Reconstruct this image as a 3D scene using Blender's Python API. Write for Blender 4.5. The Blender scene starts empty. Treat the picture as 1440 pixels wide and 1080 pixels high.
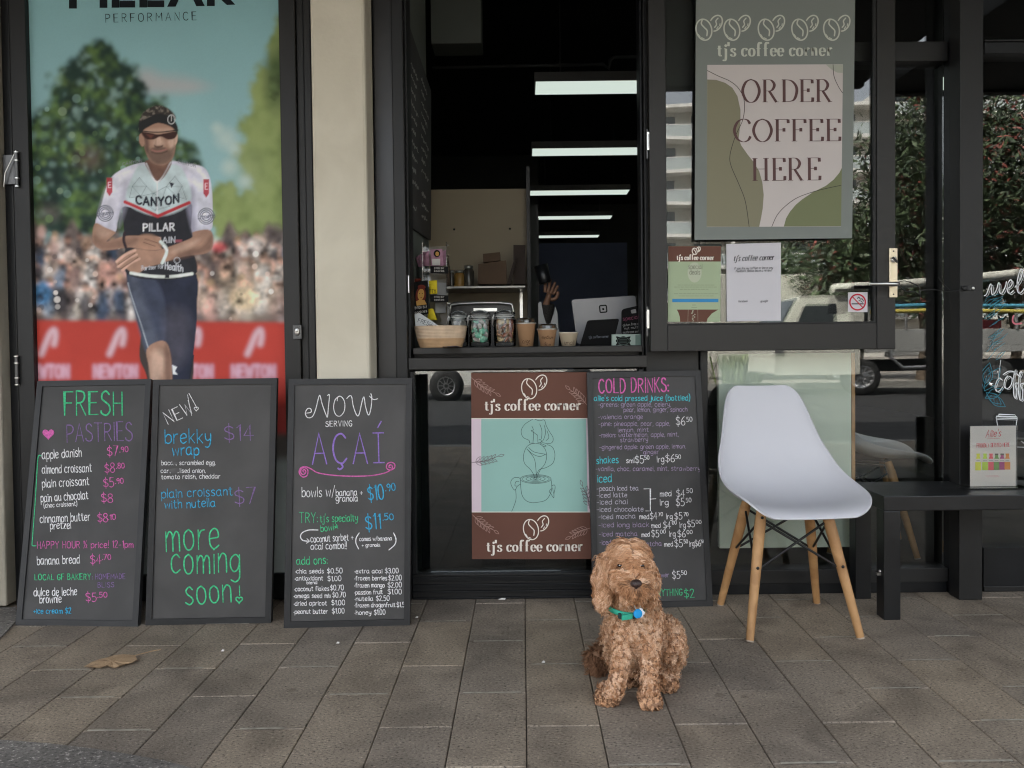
import bpy, bmesh, math, random
import numpy as np
from mathutils import Vector, Matrix, Euler
random.seed(7); np.random.seed(7)
R = math.radians
scene = bpy.context.scene
COL = scene.collection

# ------------------------------------------------------------------ camera
FPX, CAMY, CAMZ = 1081.0, -2.93, 0.95
PITCH, ROLL = R(1.3), 0.0115
SHX, SHY = -15.0/1440, -0.0163
cam_d = bpy.data.cameras.new("camera"); cam = bpy.data.objects.new("camera", cam_d)
COL.objects.link(cam); scene.camera = cam
cam_d.sensor_width = 36; cam_d.lens = 36*FPX/1440
cam_d.shift_x = SHX; cam_d.shift_y = SHY
cam_d.clip_start = 0.05; cam_d.clip_end = 600
_fw = Vector((0, math.cos(PITCH), -math.sin(PITCH)))
_r0 = Vector((1, 0, 0)); _u0 = _r0.cross(_fw)
_r = _r0*math.cos(ROLL) - _u0*math.sin(ROLL); _u = _u0*math.cos(ROLL) + _r0*math.sin(ROLL)
cam.matrix_world = Matrix(((_r.x, _u.x, -_fw.x, 0), (_r.y, _u.y, -_fw.y, CAMY), (_r.z, _u.z, -_fw.z, CAMZ), (0, 0, 0, 1)))
CP = Vector((0, CAMY, CAMZ))

# ------------------------------------------------------------------ light
SUN_EL, SUN_AZ = 52, -132         # high sun behind the shop, to the left: the footpath lies in shade
world = bpy.data.worlds.new("World"); scene.world = world; world.use_nodes = True
wn = world.node_tree.nodes; wl = world.node_tree.links
bg = wn["Background"]; sky = wn.new("ShaderNodeTexSky"); sky.sky_type = 'NISHITA'; sky.sun_disc = False
sky.sun_elevation = R(SUN_EL)
sdir = Vector((math.sin(R(SUN_AZ))*math.cos(R(SUN_EL)), -math.cos(R(SUN_AZ))*math.cos(R(SUN_EL)), math.sin(R(SUN_EL))))
sky.sun_rotation = math.atan2(sdir.x, sdir.y)
sky.air_density = 1.0; sky.dust_density = 5.0; sky.ozone_density = 0.7
hz = wn.new('ShaderNodeHueSaturation'); hz.inputs['Saturation'].default_value = 0.30   # a pale hazy sky
wl.new(sky.outputs[0], hz.inputs['Color']); wl.new(hz.outputs[0], bg.inputs[0]); bg.inputs[1].default_value = 0.15
sun_d = bpy.data.lights.new("sun", 'SUN'); sun_d.energy = 3.6; sun_d.angle = R(0.6); sun_d.color = (1.0, 0.95, 0.87)
sun = bpy.data.objects.new("sun", sun_d); COL.objects.link(sun)
sun.rotation_euler = sdir.to_track_quat('Z', 'Y').to_euler(); sun.location = (-8, 6, 12)
scene.view_settings.view_transform = 'Standard'; scene.view_settings.look = 'None'
scene.view_settings.exposure = 2.66; scene.view_settings.gamma = 1
scene.cycles.use_denoising = True; scene.cycles.filter_width = 1.15
scene.cycles.max_bounces = 8; scene.cycles.diffuse_bounces = 4; scene.cycles.glossy_bounces = 4
scene.cycles.transparent_max_bounces = 16; scene.cycles.transmission_bounces = 6
scene.cycles.caustics_reflective = False; scene.cycles.caustics_refractive = False
scene.cycles.sample_clamp_indirect = 6

# ------------------------------------------------------------------ pixel -> ray helpers
def ray(px, py):
    x = (px-720)/FPX + SHX*1440/FPX; y = (540-py)/FPX + SHY*1440/FPX
    return (_fw + _r*x + _u*y)
def at(px, py, Y=0.0):
    d = ray(px, py); return CP + d*((Y-CAMY)/d.y)
def fl(px, py, z=0.0):
    d = ray(px, py); return CP + d*((z-CAMZ)/d.z)
def fx(px, py=300, Y=0.0): return at(px, py, Y).x
def fz(py, px=740, Y=0.0): return at(px, py, Y).z

class Surf:                                    # a plane in the place; a pixel of the photo lands on it
    def __init__(s, p, n):
        s.p = Vector(p); s.n = Vector(n).normalized()
        if s.n.dot(CP-s.p) < 0: s.n = -s.n
    def pt(s, px, py, lift=0.0):
        d = ray(px, py); q = s.p + s.n*lift
        return CP + d*((q-CP).dot(s.n)/d.dot(s.n))
def ysurf(Y): return Surf((0, Y, 0), (0, -1, 0))

# ------------------------------------------------------------------ materials
M = {}
def srgb(r, g, b):
    f = lambda c: (c/255/12.92 if c/255 <= .04045 else ((c/255+.055)/1.055)**2.4)
    return (f(r), f(g), f(b))
def mat(name, col, rough=.6, metal=0, spec=.5, var=.0, vscale=8, bump=0, bscale=60, coat=0, col2=None, island=0, detail=6, distort=0, rvar=0):
    m = bpy.data.materials.new(name); m.use_nodes = True; M[name] = m
    nt = m.node_tree; n = nt.nodes; l = nt.links; b = n["Principled BSDF"]
    b.inputs["Base Color"].default_value = (*col, 1); b.inputs["Roughness"].default_value = rough
    b.inputs["Metallic"].default_value = metal; b.inputs["Specular IOR Level"].default_value = spec
    if coat: b.inputs["Coat Weight"].default_value = coat; b.inputs["Coat Roughness"].default_value = .06
    tc = n.new("ShaderNodeTexCoord")
    out = None
    if var or col2:
        t = n.new("ShaderNodeTexNoise"); t.inputs["Scale"].default_value = vscale; t.inputs["Detail"].default_value = detail
        t.inputs["Distortion"].default_value = distort
        l.new(tc.outputs["Object"], t.inputs["Vector"])
        rp = n.new("ShaderNodeValToRGB"); l.new(t.outputs["Fac"], rp.inputs[0])
        c2 = col2 or tuple(min(1, c*(1+var)) for c in col); c1 = col if col2 else tuple(c*(1-var) for c in col)
        rp.color_ramp.elements[0].position = .32; rp.color_ramp.elements[1].position = .68
        rp.color_ramp.elements[0].color = (*c1, 1); rp.color_ramp.elements[1].color = (*c2, 1)
        out = rp.outputs[0]
        if rvar:
            mr = n.new("ShaderNodeMapRange"); l.new(t.outputs["Fac"], mr.inputs[0]); mr.inputs[3].default_value = rough-rvar; mr.inputs[4].default_value = rough+rvar
            l.new(mr.outputs[0], b.inputs["Roughness"])
    if island:
        g = n.new("ShaderNodeNewGeometry"); hs = n.new("ShaderNodeHueSaturation")
        mr = n.new("ShaderNodeMapRange"); l.new(g.outputs["Random Per Island"], mr.inputs[0])
        mr.inputs[3].default_value = 1-island; mr.inputs[4].default_value = 1+island
        l.new(mr.outputs[0], hs.inputs["Value"])
        if out: l.new(out, hs.inputs["Color"])
        else: hs.inputs["Color"].default_value = (*col, 1)
        out = hs.outputs[0]
    if out: l.new(out, b.inputs["Base Color"])
    if bump:
        t2 = n.new("ShaderNodeTexNoise"); t2.inputs["Scale"].default_value = bscale; t2.inputs["Detail"].default_value = 5
        l.new(tc.outputs["Object"], t2.inputs["Vector"])
        bp = n.new("ShaderNodeBump"); bp.inputs["Strength"].default_value = bump; bp.inputs["Distance"].default_value = .01
        l.new(t2.outputs["Fac"], bp.inputs["Height"]); l.new(bp.outputs[0], b.inputs["Normal"])
    return m
def glass(name, ior=1.55, tint=(.9, .93, .92), rough=0.0, extra=0.0, gcol=(1,1,1)):
    m = bpy.data.materials.new(name); m.use_nodes = True; M[name] = m
    nt = m.node_tree; n = nt.nodes; l = nt.links; n.remove(n["Principled BSDF"])
    tr = n.new("ShaderNodeBsdfTransparent"); tr.inputs[0].default_value = (*tint, 1)
    gl = n.new("ShaderNodeBsdfGlossy"); gl.inputs["Roughness"].default_value = rough; gl.inputs[0].default_value = (*gcol, 1)
    # a real pane is never dead flat: a very slow waviness
    tc = n.new("ShaderNodeTexCoord"); ns = n.new("ShaderNodeTexNoise"); ns.inputs["Scale"].default_value = 2.2; ns.inputs["Detail"].default_value = 1
    l.new(tc.outputs["Object"], ns.inputs["Vector"])
    bp = n.new("ShaderNodeBump"); bp.inputs["Strength"].default_value = .035; bp.inputs["Distance"].default_value = .02
    l.new(ns.outputs["Fac"], bp.inputs["Height"]); l.new(bp.outputs[0], gl.inputs["Normal"])
    fr = n.new("ShaderNodeFresnel"); fr.inputs[0].default_value = ior
    ad = n.new("ShaderNodeMath"); ad.operation = 'ADD'; ad.use_clamp = True; ad.inputs[1].default_value = extra; l.new(fr.outputs[0], ad.inputs[0])
    mx = n.new("ShaderNodeMixShader"); l.new(ad.outputs[0], mx.inputs[0]); l.new(tr.outputs[0], mx.inputs[1]); l.new(gl.outputs[0], mx.inputs[2])
    l.new(mx.outputs[0], n["Material Output"].inputs[0])
    return m
def emit(name, col, strength):
    m = bpy.data.materials.new(name); m.use_nodes = True; M[name] = m
    b = m.node_tree.nodes["Principled BSDF"]; b.inputs["Base Color"].default_value = (.8, .8, .8, 1)
    b.inputs["Emission Color"].default_value = (*col, 1); b.inputs["Emission Strength"].default_value = strength
    return m
def ink(name, r, g, b, k=1.35, rough=.8, **kw):   # paint or print whose seen colour is known
    c = srgb(r, g, b); return mat(name, tuple(min(.85, x*k) for x in c), rough, spec=.2, **kw)

# ------------------------------------------------------------------ things
def tag(o, label=None, cat=None, group=None, kind=None):
    if label: o["label"] = label
    if cat: o["category"] = cat
    if group: o["group"] = group
    if kind: o["kind"] = kind
    return o
def thing(name, label, cat, loc=(0, 0, 0), rz=0.0, group=None):
    o = bpy.data.objects.new(name, None); COL.objects.link(o); o.location = loc; o.rotation_euler = (0, 0, rz)
    o.empty_display_size = .1
    ORG[o.name] = Vector(loc)
    return tag(o, label, cat, group)
def copy_tree(o, parent=None):
    c = o.copy(); COL.objects.link(c)
    if parent: c.parent = parent
    for ch in list(o.children): copy_tree(ch, c)
    return c

ORG = {}
class MB:
    def __init__(s): s.v = []; s.f = []; s.m = []; s.mats = []; s.sm = []
    def mi(s, m):
        if m not in s.mats: s.mats.append(m)
        return s.mats.index(m)
    def add(s, vs, fs, m, smooth=False):
        o = len(s.v); i = s.mi(m)
        s.v.extend([tuple(v) for v in vs])
        for f in fs: s.f.append(tuple(o+k for k in f)); s.m.append(i); s.sm.append(smooth)
    def box(s, x0, x1, y0, y1, z0, z1, m):
        if x0 > x1: x0, x1 = x1, x0
        if y0 > y1: y0, y1 = y1, y0
        if z0 > z1: z0, z1 = z1, z0
        s.add([(x0,y0,z0),(x1,y0,z0),(x1,y1,z0),(x0,y1,z0),(x0,y0,z1),(x1,y0,z1),(x1,y1,z1),(x0,y1,z1)],
              [(0,3,2,1),(4,5,6,7),(0,1,5,4),(1,2,6,5),(2,3,7,6),(3,0,4,7)], m)
    def obox(s, c, ax, ay, az, m):             # centre and three half-axis vectors
        c = Vector(c); ax = Vector(ax); ay = Vector(ay); az = Vector(az)
        vs = [c+sx*ax+sy*ay+sz*az for sz in (-1,1) for (sx,sy) in ((-1,-1),(1,-1),(1,1),(-1,1))]
        s.add(vs, [(0,3,2,1),(4,5,6,7),(0,1,5,4),(1,2,6,5),(2,3,7,6),(3,0,4,7)], m)
    def prism(s, pts, vec, m, smooth=False):   # polygon swept along vec
        vec = Vector(vec); a = [Vector(p) for p in pts]; n = len(a)
        nn = Vector((0,0,0))
        for i in range(n): nn += a[i].cross(a[(i+1)%n])
        if nn.dot(vec) > 0: a.reverse()
        vs = a + [p+vec for p in a]
        s.add(vs, [tuple(range(n)), tuple(range(2*n-1, n-1, -1))], m)
        s.add(vs, [(i, n+i, n+(i+1)%n, (i+1)%n)[::1] for i in range(n)], m, smooth)
    def tube(s, pts, r, m, seg=10, cap=True, smooth=True, closed=False):
        P = [Vector(p) for p in pts]; n = len(P)
        rs = r if isinstance(r, (list, tuple)) else [r]*n
        vs = []; fs = []; up = None
        for i in range(n):
            if closed: t = P[(i+1)%n]-P[i-1]
            else: t = P[min(i+1, n-1)]-P[max(i-1, 0)]
            t.normalize()
            if up is None:
                up = Vector((0,0,1)) if abs(t.z) < .9 else Vector((1,0,0))
            a = t.cross(up)
            if a.length < 1e-6: a = t.cross(Vector((0,1,0)))
            a.normalize(); b = a.cross(t); up = b
            for k in range(seg):
                q = 2*math.pi*k/seg; vs.append(P[i]+(a*math.cos(q)+b*math.sin(q))*rs[i])
        m_ = n if closed else n-1
        for i in range(m_):
            j = (i+1)%n
            for k in range(seg):
                k2 = (k+1)%seg; fs.append((i*seg+k, i*seg+k2, j*seg+k2, j*seg+k))
        s.add(vs, fs, m, smooth)
        if cap and not closed:
            s.add(vs[:seg], [tuple(range(seg-1,-1,-1))], m); s.add(vs[-seg:], [tuple(range(seg))], m)
    def lathe(s, c, prof, m, seg=32, sx=1, sy=1, smooth=True, axis=None, cap=False):
        c = Vector(c); vs = []; fs = []; n = len(prof)
        rot = axis.to_track_quat('Z','Y').to_matrix() if axis is not None else None
        for r, z in prof:
            for k in range(seg):
                q = 2*math.pi*k/seg; p = Vector((r*math.cos(q)*sx, r*math.sin(q)*sy, z))
                vs.append(c+(rot@p if rot else p))
        for i in range(n-1):
            for k in range(seg):
                k2 = (k+1)%seg; fs.append((i*seg+k, i*seg+k2, (i+1)*seg+k2, (i+1)*seg+k))
        s.add(vs, fs, m, smooth)
        if cap:
            s.add(vs[:seg], [tuple(range(seg-1,-1,-1))], m); s.add(vs[-seg:], [tuple(range(seg))], m)
    def ball(s, c, rx, ry, rz, m, seg=16, rings=10, rot=None):
        c = Vector(c); vs = []; fs = []
        for i in range(rings+1):
            t = math.pi*i/rings
            for k in range(seg):
                q = 2*math.pi*k/seg
                p = Vector((rx*math.sin(t)*math.cos(q), ry*math.sin(t)*math.sin(q), rz*math.cos(t)))
                vs.append(c+(rot@p if rot else p))
        for i in range(rings):
            for k in range(seg):
                k2 = (k+1)%seg; fs.append(((i+1)*seg+k, (i+1)*seg+k2, i*seg+k2, i*seg+k))
        s.add(vs, fs, m, True)
    # ---- flat print / paint drawn on a plane, in photo pixels
    def poly(s, sf, pts, m, lift=.0006):
        vs = [sf.pt(x, y, lift) for x, y in pts]
        n = Vector((0,0,0))
        for i in range(len(vs)): n += (vs[i]-vs[0]).cross(vs[(i+1)%len(vs)]-vs[0])
        if n.dot(sf.n) < 0: vs.reverse()
        s.add(vs, [tuple(range(len(vs)))], m)
    def ribbon(s, sf, pts, w, m, lift=.0012, wmin=None, closed=False, jit=0.0):
        P = [(float(a), float(b)) for a, b in pts]
        Q = [P[0]]
        for p in P[1:]:
            if abs(p[0]-Q[-1][0])+abs(p[1]-Q[-1][1]) > 1e-4: Q.append(p)
        P = Q; n = len(P)
        if n < 2: return
        if closed and math.hypot(P[0][0]-P[-1][0], P[0][1]-P[-1][1]) < 1e-3: P = P[:-1]; n -= 1
        L = []; Rr = []
        for i in range(n):
            if closed: a = P[i-1]; b = P[(i+1)%n]
            else: a = P[max(i-1,0)]; b = P[min(i+1,n-1)]
            tx, ty = b[0]-a[0], b[1]-a[1]; ln = math.hypot(tx, ty) or 1; tx /= ln; ty /= ln
            hw = w/2
            if wmin is not None: hw = (wmin+(w-wmin)*abs(ty)**1.3)/2
            if jit: hw *= 1+random.uniform(-jit, jit)
            mit = 1.0
            if 0 < i < n-1 or closed:
                x0, y0 = P[i][0]-P[i-1][0], P[i][1]-P[i-1][1]; l0 = math.hypot(x0, y0) or 1
                mit = max(.55, abs((x0*tx+y0*ty)/l0))
            e = 0
            if not closed and wmin is None and i in (0, n-1): e = (-hw if i == 0 else hw)*.7
            cx, cy = P[i][0]+tx*e, P[i][1]+ty*e
            if e: hw *= .7
            L.append((cx-ty*hw/mit, cy+tx*hw/mit)); Rr.append((cx+ty*hw/mit, cy-tx*hw/mit))
        vs = [sf.pt(x, y, lift) for x, y in L]+[sf.pt(x, y, lift) for x, y in Rr]
        fs = [(i, (i+1)%n, n+(i+1)%n, n+i) for i in range(n if closed else n-1)]
        fs2 = []
        for f in fs:
            nn = (vs[f[1]]-vs[f[0]]).cross(vs[f[2]]-vs[f[0]])
            fs2.append(f if nn.dot(sf.n) > 0 else f[::-1])
        s.add(vs, fs2, m)
    def build(s, name, parent=None, bevel=0, label=None, cat=None, group=None, kind=None, base=False):
        me = bpy.data.meshes.new(name)
        org = Vector((0,0,0))
        if parent is not None:
            p = parent
            while p.parent: p = p.parent
            org = ORG.get(p.name, Vector((0,0,0)))
        elif base and s.v:
            a = np.array(s.v); mn = a.min(0); mx = a.max(0); org = Vector(((mn[0]+mx[0])/2, (mn[1]+mx[1])/2, mn[2]))
        me.from_pydata([(v[0]-org.x, v[1]-org.y, v[2]-org.z) for v in s.v], [], s.f)
        for m in s.mats: me.materials.append(M[m])
        me.polygons.foreach_set("material_index", s.m); me.polygons.foreach_set("use_smooth", s.sm); me.update()
        o = bpy.data.objects.new(name, me); COL.objects.link(o)
        if parent is not None: o.parent = parent
        else: o.location = org; ORG[o.name] = org
        if bevel:
            b = o.modifiers.new("bevel", 'BEVEL'); b.width = bevel; b.segments = 2; b.limit_method = 'ANGLE'; b.angle_limit = R(40); b.harden_normals = False
        return tag(o, label, cat, group, kind)

def cr(pts, n=6, closed=False):               # Catmull-Rom through points
    P = [tuple(map(float, p)) for p in pts]; N = len(P); out = []
    if N < 3: return P
    rng = range(N if closed else N-1)
    for i in rng:
        p1, p2 = P[i], P[(i+1)%N]
        p0 = P[i-1] if (closed or i > 0) else p1; p3 = P[(i+2)%N] if (closed or i+2 < N) else p2
        for k in range(n):
            t = k/n; t2 = t*t; t3 = t2*t
            out.append(tuple(.5*((2*b)+(-a+c)*t+(2*a-5*b+4*c-d)*t2+(-a+3*b-3*c+d)*t3) for a, b, c, d in zip(p0, p1, p2, p3)))
    out.append(P[0] if closed else P[-1])
    return out
# ------------------------------------------------------------------ single-stroke lettering (units: cap height 100)
# 'strokes|strokes'; '~' smooth, '.' dot; numbers are x y pairs
G = {
'a':"~41 46 26 56 6 44 3 18 16 1 34 8 41 26|41 55 42 8 48 0", 'b':"4 100 4 0|~4 36 22 55 41 44 41 12 22 0 4 10",
'c':"~39 46 24 56 5 43 4 14 20 0 40 9", 'd':"~40 45 25 56 5 43 3 15 17 0 34 8 40 28|41 100 42 0",
'e':"~5 28 22 30 39 34 36 51 21 56 5 42 5 13 20 0 40 10", 'f':"~36 92 25 100 15 88 14 40 14 0|2 50 30 52",
'g':"~41 46 25 56 5 44 3 20 17 5 34 12 41 30|~42 55 42 10 40 -22 23 -36 4 -27", 'h':"4 100 4 0|~4 33 20 54 36 48 39 25 39 0",
'i':"5 54 5 0|. 5 76", 'j':"~18 54 18 0 14 -28 2 -35 -8 -27|. 18 76", 'k':"4 100 4 0|36 54 6 22|14 29 38 0", 'l':"4 100 5 0",
'm':"4 54 4 0|~4 34 17 54 29 47 31 22 31 0|~31 34 44 54 56 47 58 22 58 0", 'n':"4 54 4 0|~4 33 20 54 36 48 39 25 39 0",
'o':"~22 56 6 45 3 20 14 2 30 2 41 18 38 44 22 56", 'p':"4 55 4 -36|~4 36 22 56 41 44 41 12 22 0 4 10",
'q':"~40 45 25 56 5 43 3 15 17 0 34 8 40 28|40 55 40 -36", 'r':"4 54 4 0|~4 30 14 50 30 54", 's':"~35 48 22 57 8 47 12 34 30 23 36 11 22 0 4 7",
't':"~15 86 15 40 16 10 24 1 33 5|2 56 32 57", 'u':"~4 55 4 16 16 1 32 7 39 26|39 55 40 0", 'v':"3 55 20 0 37 55", 'w':"3 55 15 0 29 46 43 0 56 55",
'x':"4 54 36 0|36 54 4 0", 'y':"~4 55 6 25 20 14 36 26|~38 55 36 10 28 -25 14 -36 2 -30", 'z':"4 54 36 54 4 0 38 0",
'A':"2 0 26 100 50 0|10 35 42 35", 'B':"5 0 5 100|~5 100 34 96 38 76 26 56 5 53|~5 53 36 50 44 26 34 4 5 0", 'C':"~46 84 32 99 12 88 3 50 12 12 32 0 48 16",
'D':"5 0 5 100|~5 100 32 92 46 60 44 28 28 4 5 0", 'E':"42 100 5 100 5 0 43 0|5 52 36 52", 'F':"42 100 5 100 5 0|5 52 36 52",
'G':"~46 84 32 99 12 88 3 50 12 10 34 0 46 22 46 44|46 46 28 46", 'H':"5 100 5 0|44 100 44 0|5 52 44 52", 'I':"6 100 6 0", 'J':"~34 100 34 30 26 4 12 2 3 20",
'K':"5 100 5 0|42 100 6 46|14 54 44 0", 'L':"5 100 5 0 40 0", 'M':"4 0 8 100 32 40 56 100 60 0", 'N':"5 0 5 100 46 0 46 100", 'O':"~27 100 9 86 3 50 10 12 28 0 46 14 51 50 44 86 27 100",
'P':"5 0 5 100|~5 100 34 96 44 74 32 52 5 46", 'Q':"~27 100 9 86 3 50 10 12 28 0 46 14 51 50 44 86 27 100|32 24 54 -6", 'R':"5 0 5 100|~5 100 34 96 42 76 30 54 5 50|20 51 46 0",
'S':"~40 86 26 100 9 90 8 68 24 54 40 40 42 16 26 0 6 8 3 18", 'T':"2 100 48 100|25 100 25 0", 'U':"~5 100 5 34 12 6 26 0 40 8 45 34 45 100", 'V':"3 100 25 0 47 100",
'W':"3 100 18 0 33 80 48 0 63 100", 'X':"4 100 46 0|46 100 4 0", 'Y':"3 100 25 50 47 100|25 50 25 0", 'Z':"4 100 44 100 4 0 46 0",
'0':"~24 100 8 86 3 50 9 12 24 0 39 14 44 50 38 86 24 100", '1':"4 82 18 100 18 0", '2':"~5 80 14 98 32 96 38 76 24 40 3 0|3 0 42 0", '3':"~5 88 22 100 37 86 32 60 16 54|~16 54 38 46 40 16 22 0 3 10",
'4':"30 0 30 100 3 32 44 32", '5':"40 100 10 100 7 56|~7 56 26 62 42 40 36 10 18 0 3 9", '6':"~36 96 16 74 4 38 10 6 26 0 40 14 38 38 24 48 6 34", '7':"3 100 42 100 14 0",
'8':"~24 54 8 70 10 92 24 100 38 92 40 70 24 54 7 40 4 14 24 0 42 14 40 40 24 54", '9':"~41 78 24 100 6 82 10 58 28 54 41 78 38 34 28 0",
'$':"~42 80 26 92 8 82 8 64 24 52 42 38 42 16 24 6 4 18|24 112 24 -14", '.':". 4 2", ',':"8 6 2 -14", ':':". 5 48|. 5 8", '!':"8 100 6 28|. 5 2", '-':"2 36 30 38", '+':"2 34 38 34|20 54 20 14",
"'":"5 100 3 78", '/':"0 -8 34 104", '(':"~18 110 5 80 3 36 8 0 18 -20", ')':"~3 110 16 80 18 36 13 0 3 -20", '*':"5 46 30 20|30 46 5 20|18 52 18 12", '=':"2 46 34 46|2 22 34 22", '?':"~4 80 20 100 38 82 22 50 20 28|. 20 2",
'\u00c7':"~46 84 32 99 12 88 3 50 12 12 32 0 48 16|~28 0 34 -12 24 -20 18 -16", '\u00cd':"2 100 36 100|19 100 19 0|2 0 36 0|18 118 30 138", '\u00bd':"4 96 10 100 10 56|4 -4 40 104|~32 40 40 46 44 36 30 2|30 2 48 2", '\u2022':". 12 30",
'\u2605':"4 20 34 70 44 14 2 50 48 50 4 20",
}
# high-contrast roman letters for the printed coffee signs
GS = {
't':"~15 78 15 40 16 10 24 2 33 6|0 55 32 55", 'j':"~16 55 16 0 13 -26 4 -34 -8 -28|2 55 16 55|. 15 78", "'":"5 104 4 74",
's':"~33 42 30 53 20 57 8 50 10 36 26 26 34 14 28 2 18 -1 6 4 4 14", 'c':"~38 42 34 54 22 57 8 48 4 28 8 8 22 -1 38 10", 'o':"~22 57 8 49 3 28 8 7 22 -1 36 7 41 28 36 49 22 57",
'f':"~38 90 32 100 22 98 16 84 15 50 15 0|2 55 32 55|4 1 28 1", 'e':"~4 30 24 30 39 30 36 50 22 57 8 49 4 28 9 7 22 -1 39 10", 'r':"12 55 12 0|~12 30 20 50 30 57 36 48|2 55 12 55|2 1 24 1",
'n':"11 55 11 0|~11 34 22 55 34 54 38 36 38 0|1 55 11 55|1 1 21 1|28 1 48 1",
'O':"~38 101 16 88 3 50 16 12 38 -1 60 12 73 50 60 88 38 101", 'R':"14 100 14 0|~14 99 40 97 54 76 42 52 14 50|32 50 62 0|4 99 16 99|4 1 26 1|56 1 72 1", 'D':"14 100 14 0|~14 99 44 94 64 70 66 40 52 8 14 1|4 99 20 99|4 1 20 1",
'E':"14 100 14 0|4 99 56 99|56 99 57 82|14 52 40 52|40 60 40 44|4 1 58 1|58 1 59 20", 'F':"14 100 14 0|4 99 56 99|56 99 57 82|14 52 40 52|40 60 40 44|4 1 26 1", 'C':"~64 80 54 97 34 101 14 86 3 50 14 14 36 -1 56 6 66 24",
'H':"14 100 14 0|62 100 62 0|4 99 26 99|50 99 74 99|4 1 26 1|50 1 74 1|14 52 62 52",
}
def gparse(s):
    out = []
    for st in s.split('|'):
        k = st[0]; nums = [float(t) for t in st.strip('~. ').split()]
        out.append((k if k in '~.' else '-', list(zip(nums[::2], nums[1::2]))))
    return out
GP = {k: gparse(v) for k, v in G.items()}
for k_ in 'abcdefghijklmnopqrstuvwxyz':      # hand lettering: large bodies, short ascenders and tails
    GP[k_] = [(t_, [(x_, y_*.8 if y_ < 0 else y_*1.10 if y_ <= 57 else 62.7+(y_-57)*.66) for x_, y_ in ps_]) for t_, ps_ in GP[k_]]
GSP = {k: gparse(v) for k, v in GS.items()}
def gwidth(g): return max(p[0] for k, ps in g for p in ps)
def write(mb, sf, s, x, y, h, m, w=1.2, x1=None, y1=None, font=None, gap=13, slant=0.0, wob=1.0, wmin=None, lift=.0014, sub=4, space=34, arc=0.0):
    """s from pixel (x,y) on the baseline to (x1,y1); h = capital height in pixels"""
    F = font or GP; cur = 0; items = []
    if wmin is None and h < 16:
        w *= .68
        if any(c_.islower() for c_ in s): h *= .92
    if wmin is None and h >= 16: w *= .88
    for ch in s:
        if ch == ' ': cur += space; continue
        g = F.get(ch) or GP.get(ch)
        if g is None: continue
        items.append((cur, g)); cur += gwidth(g)+gap
    tot = max(cur-gap, 1); kx = h/100.0
    if x1 is not None: kx = (x1-x)/tot
    ang = math.atan2((y1-y), (x1-x)) if (x1 is not None and y1 is not None) else 0.0
    if x1 is not None: kx = math.hypot(x1-x, (y1-y) if y1 is not None else 0)/tot
    ca, sa = math.cos(ang), math.sin(ang); ky = h/100.0
    for c, g in items:
        dy = random.uniform(-1, 1)*.03*h*wob; dr = random.uniform(-1, 1)*.03*wob; ds = 1+random.uniform(-1, 1)*.05*wob
        if arc: dy += arc*math.sin(math.pi*(c/tot))
        def T(p):
            lx = (c+p[0]+slant*p[1])*kx; ly = p[1]*ky*ds+dy+dr*p[0]*kx
            return (x+lx*ca+ly*sa, y+lx*sa-ly*ca)
        for k, ps in g:
            if k == '.':
                cx, cy = T(ps[0]); r = w*.75 if wmin is None else w*.62
                mb.poly(sf, [(cx+r*math.cos(a*1.0472), cy+r*math.sin(a*1.0472)) for a in range(6)], m, lift)
            else:
                pts = cr(ps, sub) if k == '~' else ps
                mb.ribbon(sf, [T(p) for p in pts], w, m, lift, wmin)
def ell(cx, cy, a, b, rot=0, n=28, t0=0, t1=2*math.pi):
    c, s_ = math.cos(rot), math.sin(rot)
    return [(cx+a*math.cos(t)*c-b*math.sin(t)*s_, cy+a*math.cos(t)*s_+b*math.sin(t)*c) for t in [t0+(t1-t0)*i/n for i in range(n+1)]]
def bean(mb, sf, cx, cy, s, m, w=1.4, lift=.0014):      # the sign's mark: two overlapping coffee beans
    def one(ox, oy, a, b, rot, clip=None):
        pts = ell(cx+ox*s, cy+oy*s, a*s, b*s, rot, 36)
        if clip:
            keep = [p for p in pts if ((p[0]-cx-clip[0]*s)/(clip[2]*s))**2+((p[1]-cy-clip[1]*s)/(clip[3]*s))**2 > 1]
            st = 0
            for i in range(len(keep)):
                if math.hypot(keep[i][0]-keep[i-1][0], keep[i][1]-keep[i-1][1]) > .3*s: st = i
            keep = keep[st:]+keep[:st]
            mb.ribbon(sf, keep, w, m, lift)
        else: mb.ribbon(sf, pts, w, m, lift, closed=True)
    one(-.32, .12, .48, .66, -.22); one(.42, -.28, .36, .52, .5, (-.32, .12, .56, .72))
    S = lambda L: [(cx+a*s, cy+b*s) for a, b in L]
    mb.ribbon(sf, cr(S([(-.42, -.5), (-.48, -.25), (-.3, -.02), (-.12, .18), (-.14, .5)]), 5), w, m, lift)
    mb.ribbon(sf, cr(S([(.56, -.6), (.42, -.42), (.46, -.2), (.34, -.02)]), 5), w*.9, m, lift)
    for a, b in (((-.66, .42), (-.56, .56)), ((-.46, .62), (-.32, .68)), ((.56, -.06), (.48, .06)), ((.68, -.24), (.66, -.14))): mb.ribbon(sf, S([a, b]), w, m, lift)
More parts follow.
